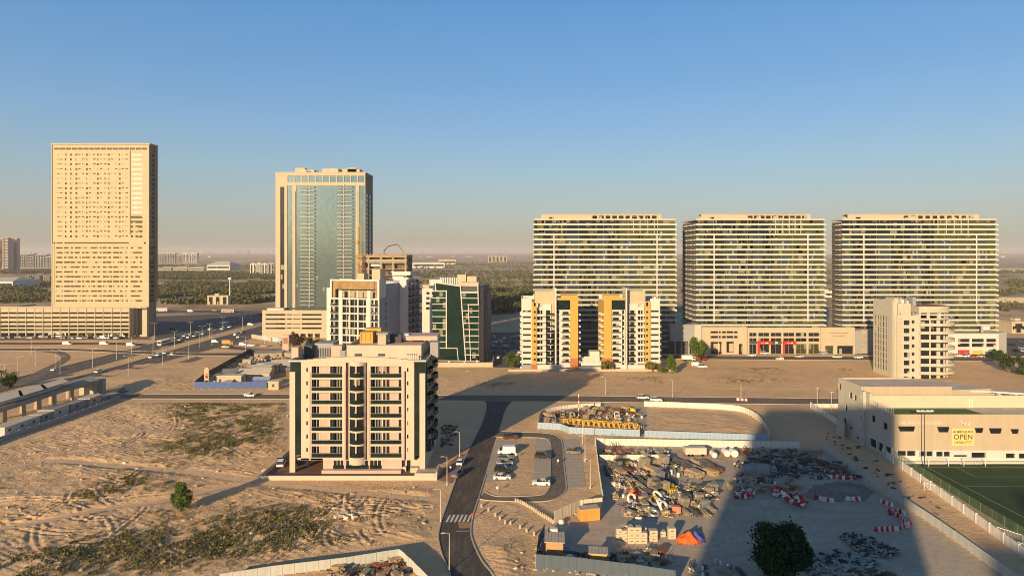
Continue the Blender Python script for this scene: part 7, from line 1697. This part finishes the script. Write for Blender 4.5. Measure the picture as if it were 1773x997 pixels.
barrier_heap([(1272, 857), (1310, 851), (1300, 862), (1276, 865)], 34, 'in the left red heap of the shaded yard', 5)
barrier_heap([(1308, 852), (1352, 850), (1398, 872), (1398, 882), (1368, 874), (1340, 858)], 56, 'along the curved red and white heap', 6)
barriers([(1276, 693.0), (1293, 693.8)], 5, 'white road block on the cross road verge', 0)
# heaps of broken concrete, pebble kerbs
def rubble(zone, n, name, lab, mats, size, seed, zr=.6):
    r = random.Random(seed); P = GP(zone); xs = [p[0] for p in P]; ys = [p[1] for p in P]; m = MB(); k = 0
    while k < n:
        x, y = r.uniform(min(xs), max(xs)), r.uniform(min(ys), max(ys))
        if not inpoly(np.array([x]), np.array([y]), P)[0]: continue
        L_ = r.uniform(*size); m.obox((x, y, r.uniform(.1, zr)), (L_, L_*r.uniform(.25, .5), L_*r.uniform(.15, .3)), r.gauss(.35, .7), r.choice(mats), (r.uniform(-.3, .3), r.uniform(-.3, .3))); k += 1
    o = m.build(name); tag(o, lab, 'rubble', kind='stuff')
lightc = pm('broken_concrete', (.36, .34, .30), .9, .2, 1); darkr = pm('dark_rubble', (.05, .05, .055), .9, .3, 1); brn = pm('brown_soil', (.13, .08, .05), .95, .3, 1)
rubble([(1400, 968), (1440, 955), (1500, 962), (1530, 985), (1520, 1040), (1400, 1040)], 900, 'concrete_rubble', 'spread of pale broken kerb stones over dark ground, right of the big tree', [lightc, lightc, darkr, conc], (.5, 1.7), 3)
rubble([(1452, 930), (1476, 924), (1520, 938), (1558, 958), (1540, 968), (1490, 962)], 420, 'concrete_rubble', 'narrow scatter of grey concrete pieces in the shaded yard', [lightc, conc, darkr], (.35, 1.1), 4)
rubble([(1050, 800), (1235, 803), (1228, 895), (1090, 898), (1066, 870)], 420, 'scrap_litter', 'loose small scrap strewn between the material rows of the yard', [dgr, conc, tanw, rust, conc, steel, darkr], (.2, .9), 5, .5)
rubble([(938, 722), (1000, 708), (1108, 708), (1114, 750), (1000, 742), (975, 736)], 420, 'scrap_litter', 'loose brown scrap strewn through the formwork depot', [dgr, tanw, rust, conc, rust], (.3, 1.2), 6, .8)
rubble([(1275, 800), (1400, 785), (1490, 828), (1405, 830), (1275, 826)], 600, 'scrap_litter', 'loose grey scrap in the shaded upper right of the yard', [dgr, conc, darkr, steel, rust], (.3, 1.4), 7, .5)
rubble([(935, 955), (1110, 965), (1150, 1010), (935, 985)], 420, 'scrap_litter', 'dark scrap litter behind the shaded blue hoarding', [dgr, darkr, conc, steel], (.3, 1.6), 8, .4)
rubble([(570, 990), (690, 972), (716, 1000), (730, 1040), (560, 1040)], 400, 'scrap_litter', 'brown building debris inside the excavation hoarding', [conc, tanw, brn, rust], (.2, 1.2), 9, .5)
rubble([(408, 622), (505, 613), (505, 634), (415, 642)], 450, 'scrap_litter', 'scrap strewn over the back of the shed compound', [dgr, tanw, rust, conc, whp], (.5, 2.2), 10, .9)
rubble([(762, 735), (792, 738), (786, 772), (764, 775)], 90, 'scrap_litter', 'dark loose debris on the shaded lot beside the nearest apartment block', [dgr, darkr, brn], (.3, 1.3), 12, .4)
rubble([(850, 660), (1000, 655), (960, 676), (800, 676)], 30, 'scrap_litter', 'sparse dark clods on the shaded sand behind the cross road', [brn, brn], (.2, .9), 13, .2)
rubble([(1440, 735), (1470, 760), (1560, 830), (1640, 890), (1600, 890), (1500, 815), (1430, 760)], 60, 'scrap_litter', 'small dark clods along the sandy lane by the school wall', [brn, darkr], (.3, 1.3), 14, .3)
def mound(zone_c, rx, ry, h, m, lab):
    x, y = G(*zone_c); mb = MB(); k = mb.mi(m); n = 26
    for j in range(n+1):
        for i in range(n+1):
            u, v = i/n*2-1, j/n*2-1; rr = math.hypot(u, v); q = float(vnoise(np.array(u*3+9), np.array(v*3+5), 3)); mb.v.append((x+u*rx, y+v*ry, -.05+h*max(0, 1-rr*rr)*(.5+.8*q)))
    for j in range(n):
        for i in range(n): a = j*(n+1)+i; mb.f.append((a, a+1, a+n+2, a+n+1)); mb.m.append(k)
    o = mb.build('soil_mound', smooth=True); tag(o, lab, 'mound')
rs_ = random.Random(14); sp_ = GP([(1396, 850), (1412, 840), (1440, 835), (1470, 834), (1494, 839), (1514, 851), (1507, 862), (1485, 868), (1450, 869), (1425, 866), (1406, 866), (1388, 857)]); sq_ = []
for k in range(len(sp_)):
    a, b_ = Vector(sp_[k]), Vector(sp_[(k+1) % len(sp_)])
    for u in range(5): p = a.lerp(b_, u/5); sq_.append((p.x+rs_.gauss(0, .35), p.y+rs_.gauss(0, .45)))
sheet('soil_patch', sq_, .02, ground_mix('brown_soil_patch', [(.24, .18, .13), (.34, .275, .205), (.18, .13, .095), (.30, .24, .18)], [.12, .4, 1.5], bump=.12))
mound((1500, 995), 6, 3, .8, brn, 'dark brown soil mound at the bottom edge of the yard')
# lines of small bollards on the sand below the parking loop
bl = MB(); bl.lathe([(.28, 0), (.28, .5), (.2, .75), (.1, .85)], kerb_m, n=8); bo = bl.build('concrete_bollard'); bo['label'] = 'x'; bo['category'] = 'bollard'; BO = Proto(bo)
ln = smp([(893, 868), (905, 872), (914, 878), (925, 884), (936, 892), (947, 898), (958, 905)], 3)
for k, p in enumerate(ln): BO.put((p[0], p[1], 0), 0, 'pale concrete bollard in the slanting line below the parking loop', 'bollards below the parking loop')
for px, py in [(834, 877), (846, 884), (858, 893), (866, 899), (875, 906), (884, 907), (901, 914), (912, 920), (925, 926)]: BO.put((*G(px, py), 0), 0, 'pale stone bollard in the line beside the road bend', 'bollards beside the road bend')
for px, py, lab in [(818, 899, 'small red and white marker post at the right end of the zebra crossing'), (861, 852, 'small white post at the lower left corner of the parking island'), (893, 793, 'small white post on the sand beside the black parked cars'), (966, 804, 'small white arrow like post in the middle of the parking lane'), (809, 777, 'white marker by the dark pavement edge of the local road')]:
    t = thing('marker_post', lab, 'post', (*G(px, py), 0)); m = MB(); m.tube((0, 0, 0), (0, 0, .9), .07, steel); m.build('pole', t); m = MB(); m.box(-.25, .25, -.04, .04, .9, 1.5, redp if 'red' in lab else whp); m.build('sign_plate', t)
# road sign lattice by the depot
t = thing('drilling_mast', 'thin red and white mast standing behind the formwork depot', 'mast', (*G(1002, 722), 0)); m = MB()
for k in range(7): m.tube((0, 0, k*1.2), (0, 0, k*1.2+1.2), .16, redp if k % 2 else whp, n=6)
m.build('mast', t)
# a person or two on foot near the yard gate
skin = pm('skin', (.30, .18, .12), .7, 0, 1); shirt = pm('white_shirt', (.6, .6, .58), .8, 0, 1); trou = pm('dark_trousers', (.04, .04, .06), .9, 0, 1)
def person(px, py, lab, rz=0, sh=shirt):
    x, y = G(px, py); m = bpy.data.meshes.new('person')
    J = [(0, 0, .95, .16), (0, 0, 1.2, .15), (0, 0, 1.42, .17), (0, 0, 1.52, .06), (0, .0, 1.66, .105), (.19, 0, 1.40, .06), (.25, .02, 1.12, .045), (.24, .08, .88, .035), (-.19, 0, 1.40, .06), (-.25, .02, 1.12, .045), (-.24, .05, .88, .035), (.10, 0, .86, .095), (.11, .08, .48, .065), (.11, .0, .09, .05), (.11, .16, .05, .04), (-.10, 0, .86, .095), (-.11, -.05, .48, .065), (-.11, -.14, .09, .05), (-.11, .0, .05, .04)]
    E_ = [(0, 1), (1, 2), (2, 3), (3, 4), (2, 5), (5, 6), (6, 7), (2, 8), (8, 9), (9, 10), (0, 11), (11, 12), (12, 13), (13, 14), (0, 15), (15, 16), (16, 17), (17, 18)]
    m.from_pydata([j[:3] for j in J], E_, []); o = bpy.data.objects.new('person', m); COL.objects.link(o)
    md = o.modifiers.new('s', 'SKIN'); 
    if not m.skin_vertices: m.skin_vertices.new()
    for i, j in enumerate(J): m.skin_vertices[0].data[i].radius = (j[3], j[3])
    m.skin_vertices[0].data[0].use_root = True
    o.modifiers.new('u', 'SUBSURF').levels = 1; dg = bpy.context.evaluated_depsgraph_get(); me_ = bpy.data.meshes.new_from_object(o.evaluated_get(dg)); bpy.data.objects.remove(o)
    me_.materials.clear(); 
    for q in (skin, sh, trou): me_.materials.append(q)
    for p in me_.polygons:
        c = p.center; p.material_index = 0 if c.z > 1.5 or (abs(c.x) > .2 and c.z < 1.1) else (1 if c.z > .95 else 2); p.use_smooth = True
    o = bpy.data.objects.new('person', me_); COL.objects.link(o); o.location = (x, y, 0); o.rotation_euler = (0, 0, rz); tag(o, lab, 'person')
person(780, 816, 'person in a white shirt walking on the brick pavement')
person(1272, 810, 'person in white standing in the yard left of the long grey cover')
# ================================================================ trees and scrub
def leafm(name, col, var=.35):
    m = bpy.data.materials.new(name); m.use_nodes = True; n = m.node_tree.nodes; L = m.node_tree.links; b = n['Principled BSDF']; b.inputs['Roughness'].default_value = .8; b.inputs['Specular IOR Level'].default_value = .15
    g = n.new('ShaderNodeNewGeometry'); w = n.new('ShaderNodeTexNoise'); w.inputs['Scale'].default_value = .9; w.inputs['Detail'].default_value = 3; L.new(g.outputs['Position'], w.inputs['Vector'])
    r_ = n.new('ShaderNodeMapRange'); r_.inputs[1].default_value = .3; r_.inputs[2].default_value = .7; r_.inputs[3].default_value = 1-var; r_.inputs[4].default_value = 1+var; L.new(w.outputs[0], r_.inputs[0])
    wr = n.new('ShaderNodeMapRange'); wr.inputs[3].default_value = .75; wr.inputs[4].default_value = 1.3; L.new(g.outputs['Random Per Island'], wr.inputs[0])
    mu = n.new('ShaderNodeMath'); mu.operation = 'MULTIPLY'; L.new(r_.outputs[0], mu.inputs[0]); L.new(wr.outputs[0], mu.inputs[1])
    v = n.new('ShaderNodeVectorMath'); v.operation = 'SCALE'; v.inputs[0].default_value = col; L.new(mu.outputs[0], v.inputs['Scale']); L.new(v.outputs[0], b.inputs['Base Color'])
    return m
leafd = leafm('dark_foliage', (.036, .060, .018)); leafg = leafm('green_foliage', (.075, .115, .022)); leaff = leafm('far_foliage', (.095, .10, .04)); scrubm = leafm('desert_scrub', (.125, .115, .042)); dryg = leafm('dry_grass', (.25, .18, .085), .25)
bark = pm('bark', (.12, .085, .05), .95, .3, 2)
def quads_mesh(name, C, S, mat, rng, vert=.0, asp=1.4, parent=None, mats=None, mi=None):
    """many small leaf clumps: C centres (n,3), S sizes (n,)"""
    n = len(C); a = rng.normal(size=(n, 3)); a[:, 2] *= .7; a /= np.linalg.norm(a, axis=1)[:, None]+1e-9
    b = rng.normal(size=(n, 3)); b[:, 2] += vert; b -= a*(a*b).sum(1)[:, None]; b /= np.linalg.norm(b, axis=1)[:, None]+1e-9
    s = S[:, None]; j = rng.uniform(.6, 1.2, (n, 4, 1))
    V = np.stack([C-a*s*.5*j[:, 0], C+b*s*.5*asp*j[:, 1], C+a*s*.5*j[:, 2], C-b*s*.5*asp*j[:, 3]], 1).reshape(-1, 3)
    me = bpy.data.meshes.new(name); me.vertices.add(4*n); me.vertices.foreach_set('co', V.astype(np.float32).ravel()); me.loops.add(4*n); me.loops.foreach_set('vertex_index', np.arange(4*n, dtype=np.int32)); me.polygons.add(n); me.polygons.foreach_set('loop_start', np.arange(0, 4*n, 4, dtype=np.int32)); me.polygons.foreach_set('loop_total', np.full(n, 4, dtype=np.int32))
    for m in (mats or [mat]): me.materials.append(m)
    if mi is not None: me.polygons.foreach_set('material_index', mi.astype(np.int32))
    me.update(calc_edges=True); o = bpy.data.objects.new(name, me); COL.objects.link(o); o.parent = parent; return o
def tree(px, py, h, w, label, leaf=leafg, n=3500, ls=.38, base=.12, lobes=11, seed=1, name='tree', cat='tree', hang=.0, xy=None, group=None):
    x, y = xy or G(px, py); t = thing(name, label, cat, (x, y, 0), group=group); r = random.Random(seed); rg = np.random.default_rng(seed)
    L_ = []; zc = h*(base+(1-base)/2); rz = h*(1-base)/2
    for k in range(lobes):
        th = r.uniform(0, 6.28); ph = math.asin(r.uniform(-.9, .95)); rr = r.uniform(.4, .74); L_.append((math.cos(th)*math.cos(ph)*w/2*rr, math.sin(th)*math.cos(ph)*w/2*rr, zc+math.sin(ph)*rz*rr, r.uniform(.18, .42)))
    L_.append((0, 0, zc, .5)); C = []
    per = n//len(L_)+1
    for a, b_, c, q in L_:
        d = rg.normal(size=(per, 3)); d /= np.linalg.norm(d, axis=1)[:, None]; rad = rg.uniform(.35, 1.0, (per, 1))**.6*(1+.22*rg.normal(size=(per, 1))*(rg.uniform(0, 1, (per, 1)) < .15))
        C.append(np.array([a, b_, c])+d*rad*np.array([w/2*q*1.1, w/2*q*1.1, rz*q*1.15]))
    C = np.concatenate(C); C = C[C[:, 2] > h*.03]; C += rg.normal(size=C.shape)*ls*.4
    quads_mesh('crown', C, rg.uniform(.6, 1.35, len(C))*ls, leaf, rg, vert=hang, parent=t)
    m = MB(); m.tube((0, 0, -.2), (.1*w*.1, 0, h*.35), w*.045, bark, w*.03, n=8)
    for k in range(7): a, b_, c, q = L_[k % len(L_)]; m.tube((0, 0, h*r.uniform(.15, .35)), (a*.9, b_*.9, c), w*.022, bark, w*.008, n=5)
    m.build('trunk', t); return t
tree(1351, 1010, 11.6, 12.4, 'big dark green rounded tree at the bottom of the shaded yard', leafd, 21000, .40, .04, 34, 3, hang=.3)
tree(312, 887, 7.4, 4.7, 'lone dense green tree on the open sand at lower left', leafg, 6000, .33, .0, 26, 4, hang=.5)
tree(887, 639, 9.5, 8, 'green tree left of the twin orange blocks', leafg, 3500, .55, .05, 9, 5)
tree(1208, 629, 14.5, 11.5, 'largest green tree in front of the grey hall by the mall road', leafg, 5500, .6, .04, 11, 6)
tree(1163, 647, 10.5, 6.5, 'slim bright green tree right of the twin orange blocks', leafg, 3500, .5, .03, 8, 7)
tree(1051, 641, 5.5, 9.5, 'bushy yellow green shrub at the foot of the right orange block', leafm('yellow_green_foliage', (.14, .13, .035)), 2500, .5, .02, 8, 8, 'shrub', 'shrub')
tree(1130, 643, 6, 9, 'round olive shrub at the right foot of the twin blocks', MATS.get('x') or bpy.data.materials['yellow_green_foliage'], 2500, .5, .02, 8, 9, 'shrub', 'shrub')
tree(1147, 645, 3.5, 6, 'low hedge bush between the olive shrub and the slim tree', leafg, 1500, .45, .02, 6, 10, 'shrub', 'shrub')
tree(1658, 0, 0, 0, '', n=0) if False else None
for i, (px, py, h, w, lab) in enumerate([(1745, 644, 11, 11, 'tree on the sand below the right podium, left of two'), (1775, 650, 9, 10, 'tree on the sand at the right edge, right of two'), (1722, 622, 6, 8, 'dark tree by the road in front of the right podium'), (1060, 617, 7, 8, 'tree behind the gatehouse between the twin blocks'), (511, 606, 10, 18, 'dark brown tree mass in front of the cream tower podium'), (540, 607, 8, 14, 'lower brown tree beside the white framed block'), (14, 672, 7, 6, 'dark palm like tree at the left edge below the slip road')]):
    tree(px, py, h, w, lab, leafd if i != 4 else leafm('brown_foliage', (.10, .06, .03)), 2200, .6, .03, 8, 20+i)
def palm(px, py, h, label, xy=None):
    x, y = xy or G(px, py); t = thing('palm_tree', label, 'palm', (x, y, 0)); m = MB(); m.tube((0, 0, 0), (.2, 0, h), .28, bark, .2, n=8); m.build('trunk', t); m = MB(); r = random.Random(int(px))
    for k in range(34):
        a = 2*math.pi*k/34+r.uniform(-.1, .1); up = r.uniform(-.5, .9); L_ = r.uniform(1.8, 2.6); p = Vector((.2, 0, h)); prev = p
        for s in range(1, 6):
            u = s/5; q = Vector((.2+math.cos(a)*L_*u, math.sin(a)*L_*u, h+up*L_*u*.9-1.5*u*u)); d = (q-prev); sd = Vector((-math.sin(a), math.cos(a), 0))*.32*(1.1-u*.7); m.poly([prev-sd+Vector((0, 0, -.15)), prev+Vector((0, 0, .05)), q+Vector((0, 0, .05)), q-sd*.8+Vector((0, 0, -.15))], leafg); m.poly([prev+Vector((0, 0, .05)), prev+sd+Vector((0, 0, -.15)), q+sd*.8+Vector((0, 0, -.15)), q+Vector((0, 0, .05))], leafg); prev = q
    m.build('crown', t)
palm(1023, 634, 6.5, 'single palm in the gap between the twin orange blocks')
for i, (px, py) in enumerate([(2, 668), (22, 671)]): palm(px, py, 6.5, ['palm at the very left edge under the highway', 'palm beside the dark tree at the left edge'][i])
# desert scrub on the sand: tufts following patchy belts
def scrub():
    rg = np.random.default_rng(11); N = 470000
    x = rg.uniform(-165, 175, N); y = rg.uniform(100, 335, N); ok = np.zeros(N, bool)
    for l in LOTS[:4]+[LOTS[5]]: ok |= inpoly(x, y, l)&(pdist(x, y, l) > .8)
    px = CX+F*x/y; py = HY+F*H/y
    def blob(cx_, cy_, rx, ry, rot=0):
        a = math.radians(rot); dx, dy = px-cx_, py-cy_; u = (dx*math.cos(a)+dy*math.sin(a))/rx; v = (-dx*math.sin(a)+dy*math.cos(a))/ry; return np.exp(-(u*u+v*v)**1.5)
    # belts of growth, laid out on the land
    dens = np.zeros(N)
    for b_ in [(330, 950, 330, 34, -8, 1.15), (140, 960, 190, 30, -14, 1.1), (500, 905, 190, 34, -2, .9), (560, 895, 90, 28, 5, .6), (60, 990, 200, 25, -10, 1.1), (390, 725, 110, 36, 15, 1.0), (370, 770, 110, 24, -8, .95), (320, 800, 90, 14, -12, .6), (200, 845, 75, 18, -16, .8), (270, 845, 60, 14, -10, .5), (450, 700, 60, 18, 0, .55), (230, 900, 60, 8, -10, .5), (270, 920, 60, 20, -10, .5), (1315, 640, 40, 8, 0, .5), (1270, 658, 60, 7, 0, .35), (1480, 640, 30, 5, 0, .4), (1140, 656, 60, 5, 0, .3), (900, 955, 30, 15, 0, .35), (680, 900, 60, 25, 0, .25), (415, 640, 40, 7, 0, .4), (1300, 730, 22, 7, 30, .9), (1280, 737, 18, 6, 30, .8), (1325, 638, 22, 6, 0, .8), (1305, 660, 60, 4, 0, .6), (1180, 662, 45, 4, 0, .45), (860, 665, 40, 4, 0, .3), (1480, 636, 40, 5, 0, .6), (1255, 655, 30, 3, 0, .5)]: dens = np.maximum(dens, b_[5]*blob(*b_[:5]))
    n1 = vnoise(x*.16+3, y*.16, 31)*.45+vnoise(x*.55, y*.55, 32)*.55
    keep = ok & (rg.uniform(0, 1, N) < np.clip(dens*1.3*np.clip((n1-.41)*7, 0, 1), 0, 1)*.75+.0008)
    x, y = x[keep], y[keep]; z = relief(x, y); d = dens[keep]; n = len(x); print('tufts', n)
    per = 7; s = rg.uniform(.12, .40, n)*(.7+.5*d); C = np.repeat(np.stack([x, y, z], -1), per, 0); S = np.repeat(s, per)
    C = C+rg.normal(size=C.shape)*S[:, None]*np.array([.75, .75, .32])+np.array([0, 0, 1])*S[:, None]*.5
    mi = np.repeat((rg.uniform(0, 1, n) < np.where(d > .5, .12, .3)).astype(int), per)
    o = quads_mesh('desert_scrub', C, S*rg.uniform(.55, 1.0, len(S)), scrubm, rg, vert=.8, mats=[scrubm, dryg], mi=mi)
    tag(o, 'patchy low desert scrub and dry grass on the open sand lots', 'scrub', kind='stuff')
scrub()
def stones():
    rg = np.random.default_rng(8); m = MB(); k = 0; st = pm('field_stone', (.42, .32, .2), .95, .3, 1); st2 = pm('pale_rubble_stone', (.62, .52, .38), .95, .2, 1)
    while k < 1100:
        x, y = rg.uniform(-150, 20), rg.uniform(105, 265)
        if not any(inpoly(np.array([x]), np.array([y]), l)[0] for l in (LOTS[0], LOTS[5])): continue
        s = rg.uniform(.12, .5) if rg.uniform() < .9 else rg.uniform(.4, 1.0); z = float(relief(np.array([x]), np.array([y]))[0]); m.obox((x, y, z+s*.15), (s, s*.7, s*.5), rg.uniform(0, 3), st if rg.uniform() < .9 else st2, (rg.uniform(-.4, .4), rg.uniform(-.4, .4))); k += 1
    for px, py in ((590, 897), (600, 899), (607, 896), (613, 899), (596, 893), (585, 899)):
        x, y = G(px, py); m.obox((x, y, .5), (1.6, 1.0, .9), rg.uniform(0, 3), st2, (.2, .1))
    tag(m.build('field_stones'), 'loose stones and clods strewn over the open sand', 'stones', kind='stuff')
stones()
# tree belts on the far plain (one mass)
def groves():
    rg = np.random.default_rng(5); P = []
    zones = [([(268, 500), (300, 492), (475, 492), (475, 522), (430, 527), (268, 527)], 1700), ([(268, 472), (476, 474), (476, 484), (268, 484)], 1500), ([(0, 488), (90, 484), (90, 500), (0, 505)], 260), ([(0, 507), (90, 505), (90, 524), (0, 526)], 160), ([(0, 470), (90, 470), (90, 474), (0, 474)], 500), ([(268, 459), (476, 461), (476, 465), (268, 465)], 500),
             ([(716, 470), (925, 470), (925, 500), (840, 520), (840, 500), (716, 490)], 420), ([(838, 505), (925, 500), (925, 540), (838, 545)], 420), ([(720, 455), (925, 455), (925, 466), (720, 466)], 400), ([(1428, 470), (1445, 470), (1445, 530), (1428, 530)], 60), ([(1728, 488), (1800, 486), (1800, 510), (1728, 512)], 160), ([(1728, 466), (1800, 466), (1800, 474), (1728, 474)], 200), ([(1728, 530), (1760, 530), (1760, 560), (1728, 562)], 30), ([(1178, 465), (1206, 465), (1206, 560), (1178, 560)], 50)]
    for z, n in zones:
        Q = GP(z); xs = [p[0] for p in Q]; ys = [p[1] for p in Q]; x = rg.uniform(min(xs), max(xs), n*6); y = rg.uniform(min(ys), max(ys), n*6); k = inpoly(x, y, Q)&(vnoise(x*.012, y*.012, 4)+.25*vnoise(x*.05, y*.05, 6) > .42); P.append(np.stack([x[k], y[k]], -1)[:n])
    P = np.concatenate(P); n = len(P); h = rg.uniform(3.5, 8.5, n); w = rg.uniform(4, 9, n); per = 24
    C = np.repeat(np.concatenate([P, (h*.52)[:, None]], 1), per, 0); d = rg.normal(size=C.shape); d /= np.linalg.norm(d, axis=1)[:, None]; d *= rg.uniform(.6, 1, (len(d), 1))
    C = C+d*np.stack([np.repeat(w/2, per), np.repeat(w/2, per), np.repeat(h*.48, per)], -1); o = quads_mesh('far_groves', C, rg.uniform(1.6, 3.2, len(C)), leaff, rg)
    tag(o, 'far off groves and tree belts on the plain behind the towers', 'trees', kind='stuff')
groves()
# ================================================================ distant buildings
def far_block(name, label, cat, px0, px1, pyt, pyb, wall=cream2, bands=0, vert=0, roof=0, group=None, dep=None, lean=None):
    Y = H*F/(pyb-HY); x0, x1 = XA(px0, Y), XA(px1, Y); h = ZA(pyt, Y); w = x1-x0; d = dep or max(12, w*.5); t = thing(name, label, cat, (x0, Y, 0), group=group)
    m = MB(); m.box(0, w, 0, d, 0, h, wall); m.build('wall', t)
    if bands:
        m = MB()
        for k in range(bands): z = h*(k+.35)/bands; m.box(w*.03, w*.97, -.15, -.02, z, z+h*.35/bands, g_dark)
        m.build('window_row', t)
    if vert:
        m = MB()
        for k in range(vert): x = w*(k+.25)/vert; m.box(x, x+w*.5/vert, -.2, -.03, h*.06, h*.93, g_dark)
        m.build('window_strip', t)
    if roof:
        m = MB(); m.poly([(-1, -1, h+.1), (w+1, -1, h+.1), (w*.8, d/2, h+roof), (w*.2, d/2, h+roof)], tin2); m.poly([(w+1, d+1, h+.1), (-1, d+1, h+.1), (w*.2, d/2, h+roof), (w*.8, d/2, h+roof)], tin2); m.poly([(-1, d+1, h+.1), (-1, -1, h+.1), (w*.2, d/2, h+roof)], tin2); m.poly([(w+1, -1, h+.1), (w+1, d+1, h+.1), (w*.8, d/2, h+roof)], tin2); m.build('roof', t)
    else:
        m = MB(); m.box(-.4, w+.4, -.4, d+.4, h+.02, h+1, wall); m.box(w*.3, w*.5, d*.3, d*.6, h+1.01, h+3, wall); m.build('roof', t)
    return t
fw = pm('faded_rose_render', (.45, .30, .24), .85, .1, .1)
far_block('apartment_building', 'faded rose apartment block cut by the left edge, behind the yellow tower', 'building', -40, 6, 413, 468, fw, 12, 6)
far_block('apartment_building', 'higher faded block second from the left edge on the skyline', 'building', 8, 14, 412, 468, greyp, 12); far_block('apartment_building', 'square topped grey rose block nearest the yellow tower on the left skyline', 'building', 15, 29, 413, 467, fw, 12)
for i, (a, b_, c, lab) in enumerate([(30, 44, 440, 'low grey block right of the tall rose blocks'), (45, 59, 439, 'low grey block with a blue front at far left'), (61, 80, 441, 'long low grey block before the yellow tower'), (80, 91, 444, 'last low grey block touching the yellow tower edge')]): far_block('apartment_building', lab, 'building', a, b_, c, 464, greyp, 5, 4)
far_block('warehouse', 'pale pitched hall cut by the left edge', 'warehouse', -40, 22, 487, 500, whitep, 1, 0, 5, dep=60); far_block('elevated_road', 'dark elevated road deck running behind the yellow tower', 'bridge', 46, 100, 476, 492, dgr, 0, 3, 0, dep=12)
for i, (a, b_, c) in enumerate([(270, 283, 440), (285, 303, 439), (305, 314, 441), (316, 326, 439), (328, 341, 438.5)]): far_block('apartment_building', ['leftmost', 'second', 'third', 'fourth', 'rightmost'][i]+' of five hazy blocks on the skyline right of the yellow tower', 'building', a, b_, c, 455, whitep if i > 2 else greyp, 4, 4)
for i, (a, b_, c, r_) in enumerate([(272, 296, 462, 4), (300, 324, 461, 4), (326, 352, 461.5, 4), (358, 398, 457, 12)]): far_block('hall', ['first low sand coloured hall behind the groves', 'second low sand coloured hall behind the groves', 'third low sand coloured hall behind the groves', 'large pale domed roof hall behind the groves'][i], 'hall', a, b_, c+2, 467.5, cream2 if i < 3 else whitep, 1, 0, r_, dep=80)
for i, (a, b_) in enumerate([(433, 444), (445, 452), (453, 463), (464, 475)]): far_block('apartment_building', ['left edge', 'second', 'third', 'right hand, darkest'][i]+' block of the white striped group left of the teal tower', 'building', a, b_, 457-(i % 2), 477, whitep if i != 3 else greyp, 0, 2)
far_block('masonry_hut', 'small cream masonry house in front of the palm groves by the tall mast', 'house', 359, 395, 513, 527.5, cream, 0, 3, dep=8)
far_block('warehouse', 'long pale warehouse left in the distant row behind the green building', 'warehouse', 714, 770, 455, 464, whitep, 1, 0, 3, dep=60); far_block('warehouse', 'yellow fronted warehouse in the distant row', 'warehouse', 759, 790, 450, 458, cream, 1, 0, 0, dep=40); far_block('office_building', 'boxy cream building standing alone on the distant plain', 'building', 845, 878, 444, 454, cream2, 3, 5, 0, dep=40)
rr = random.Random(31)
for i in range(34):
    px = rr.choice([rr.uniform(716, 920), rr.uniform(720, 830), rr.uniform(270, 475), rr.uniform(1728, 1773)]); pyb = rr.choice([440.3, 441, 441.8, 443, 446, 460 if 800 < px < 930 else 442]); w_ = rr.uniform(3, 12); far_block('house', 'tiny pale building scattered far off near the horizon', 'building', px, px+w_, pyb-rr.uniform(1.2, 2.6), pyb, rr.choice([whitep, cream2, cream, offw]), 0, 0, 0, 'scattered buildings near the horizon', dep=30)
for i in range(46):
    px = rr.choice([rr.uniform(270, 476), rr.uniform(716, 800), rr.uniform(345, 475)]); w_ = rr.uniform(1.5, 4); far_block('tower', 'hazy tower block far off on the horizon', 'building', px, px+w_, 438-rr.uniform(1.5, 6), 440.6, greyp, 0, 0, 0, 'hazy towers on the horizon', dep=25)
far_block('warehouse', 'sand coloured hall with rust roof right of the striped towers', 'warehouse', 1752, 1800, 559, 577, cream, 1, 2, 0, dep=16); far_block('elevated_road', 'raised road crossing the plain at the right edge', 'bridge', 1729, 1900, 516, 524, conc, 0, 0, 0, dep=10)
far_block('house', 'low pale hall behind the gap between middle and right striped towers', 'hall', 1429, 1444, 505, 515, whitep, 1, 0, 0, dep=12); far_block('house', 'low pale roofed hall on the plain at the right edge', 'hall', 1730, 1790, 466, 470, cream2, 1, 0, 3, dep=60)
# tidy up prototypes that were never placed
for o in [o for o in bpy.data.objects if o.parent is None and o.get('label') in ('x', 'car', 'truck', 'bus', 'street lamp')]:
    for c in list(o.children_recursive): bpy.data.objects.remove(c)
    bpy.data.objects.remove(o)
# look-alikes in one row: say which one, counted from the left of the view
ORD = ['leftmost', 'second from left', 'third from left', 'fourth from left', 'fifth from left', 'sixth from left', 'seventh from left', 'eighth from left', 'ninth from left', 'tenth from left', 'eleventh from left', 'twelfth from left']
bpy.context.view_layer.update(); by = {}
for o in bpy.data.objects:
    if o.parent is None and o.get('label') and o.get('kind') is None: by.setdefault(o['label'], []).append(o)
for lab, L_ in by.items():
    if len(L_) < 2 or len(L_) > 24 or len(lab.split()) > 13: continue
    L_.sort(key=lambda o: o.location.x/max(1, o.location.y)); n = len(L_)
    for k, o in enumerate(L_):
        w = (ORD[k] if len(lab.split()) < 14 else ORD[k]) if k < (n+1)//2 else ('rightmost' if k == n-1 else ORD[n-1-k].replace('left', 'right'))
        o['label'] = w+' '+lab if n > 1 else lab
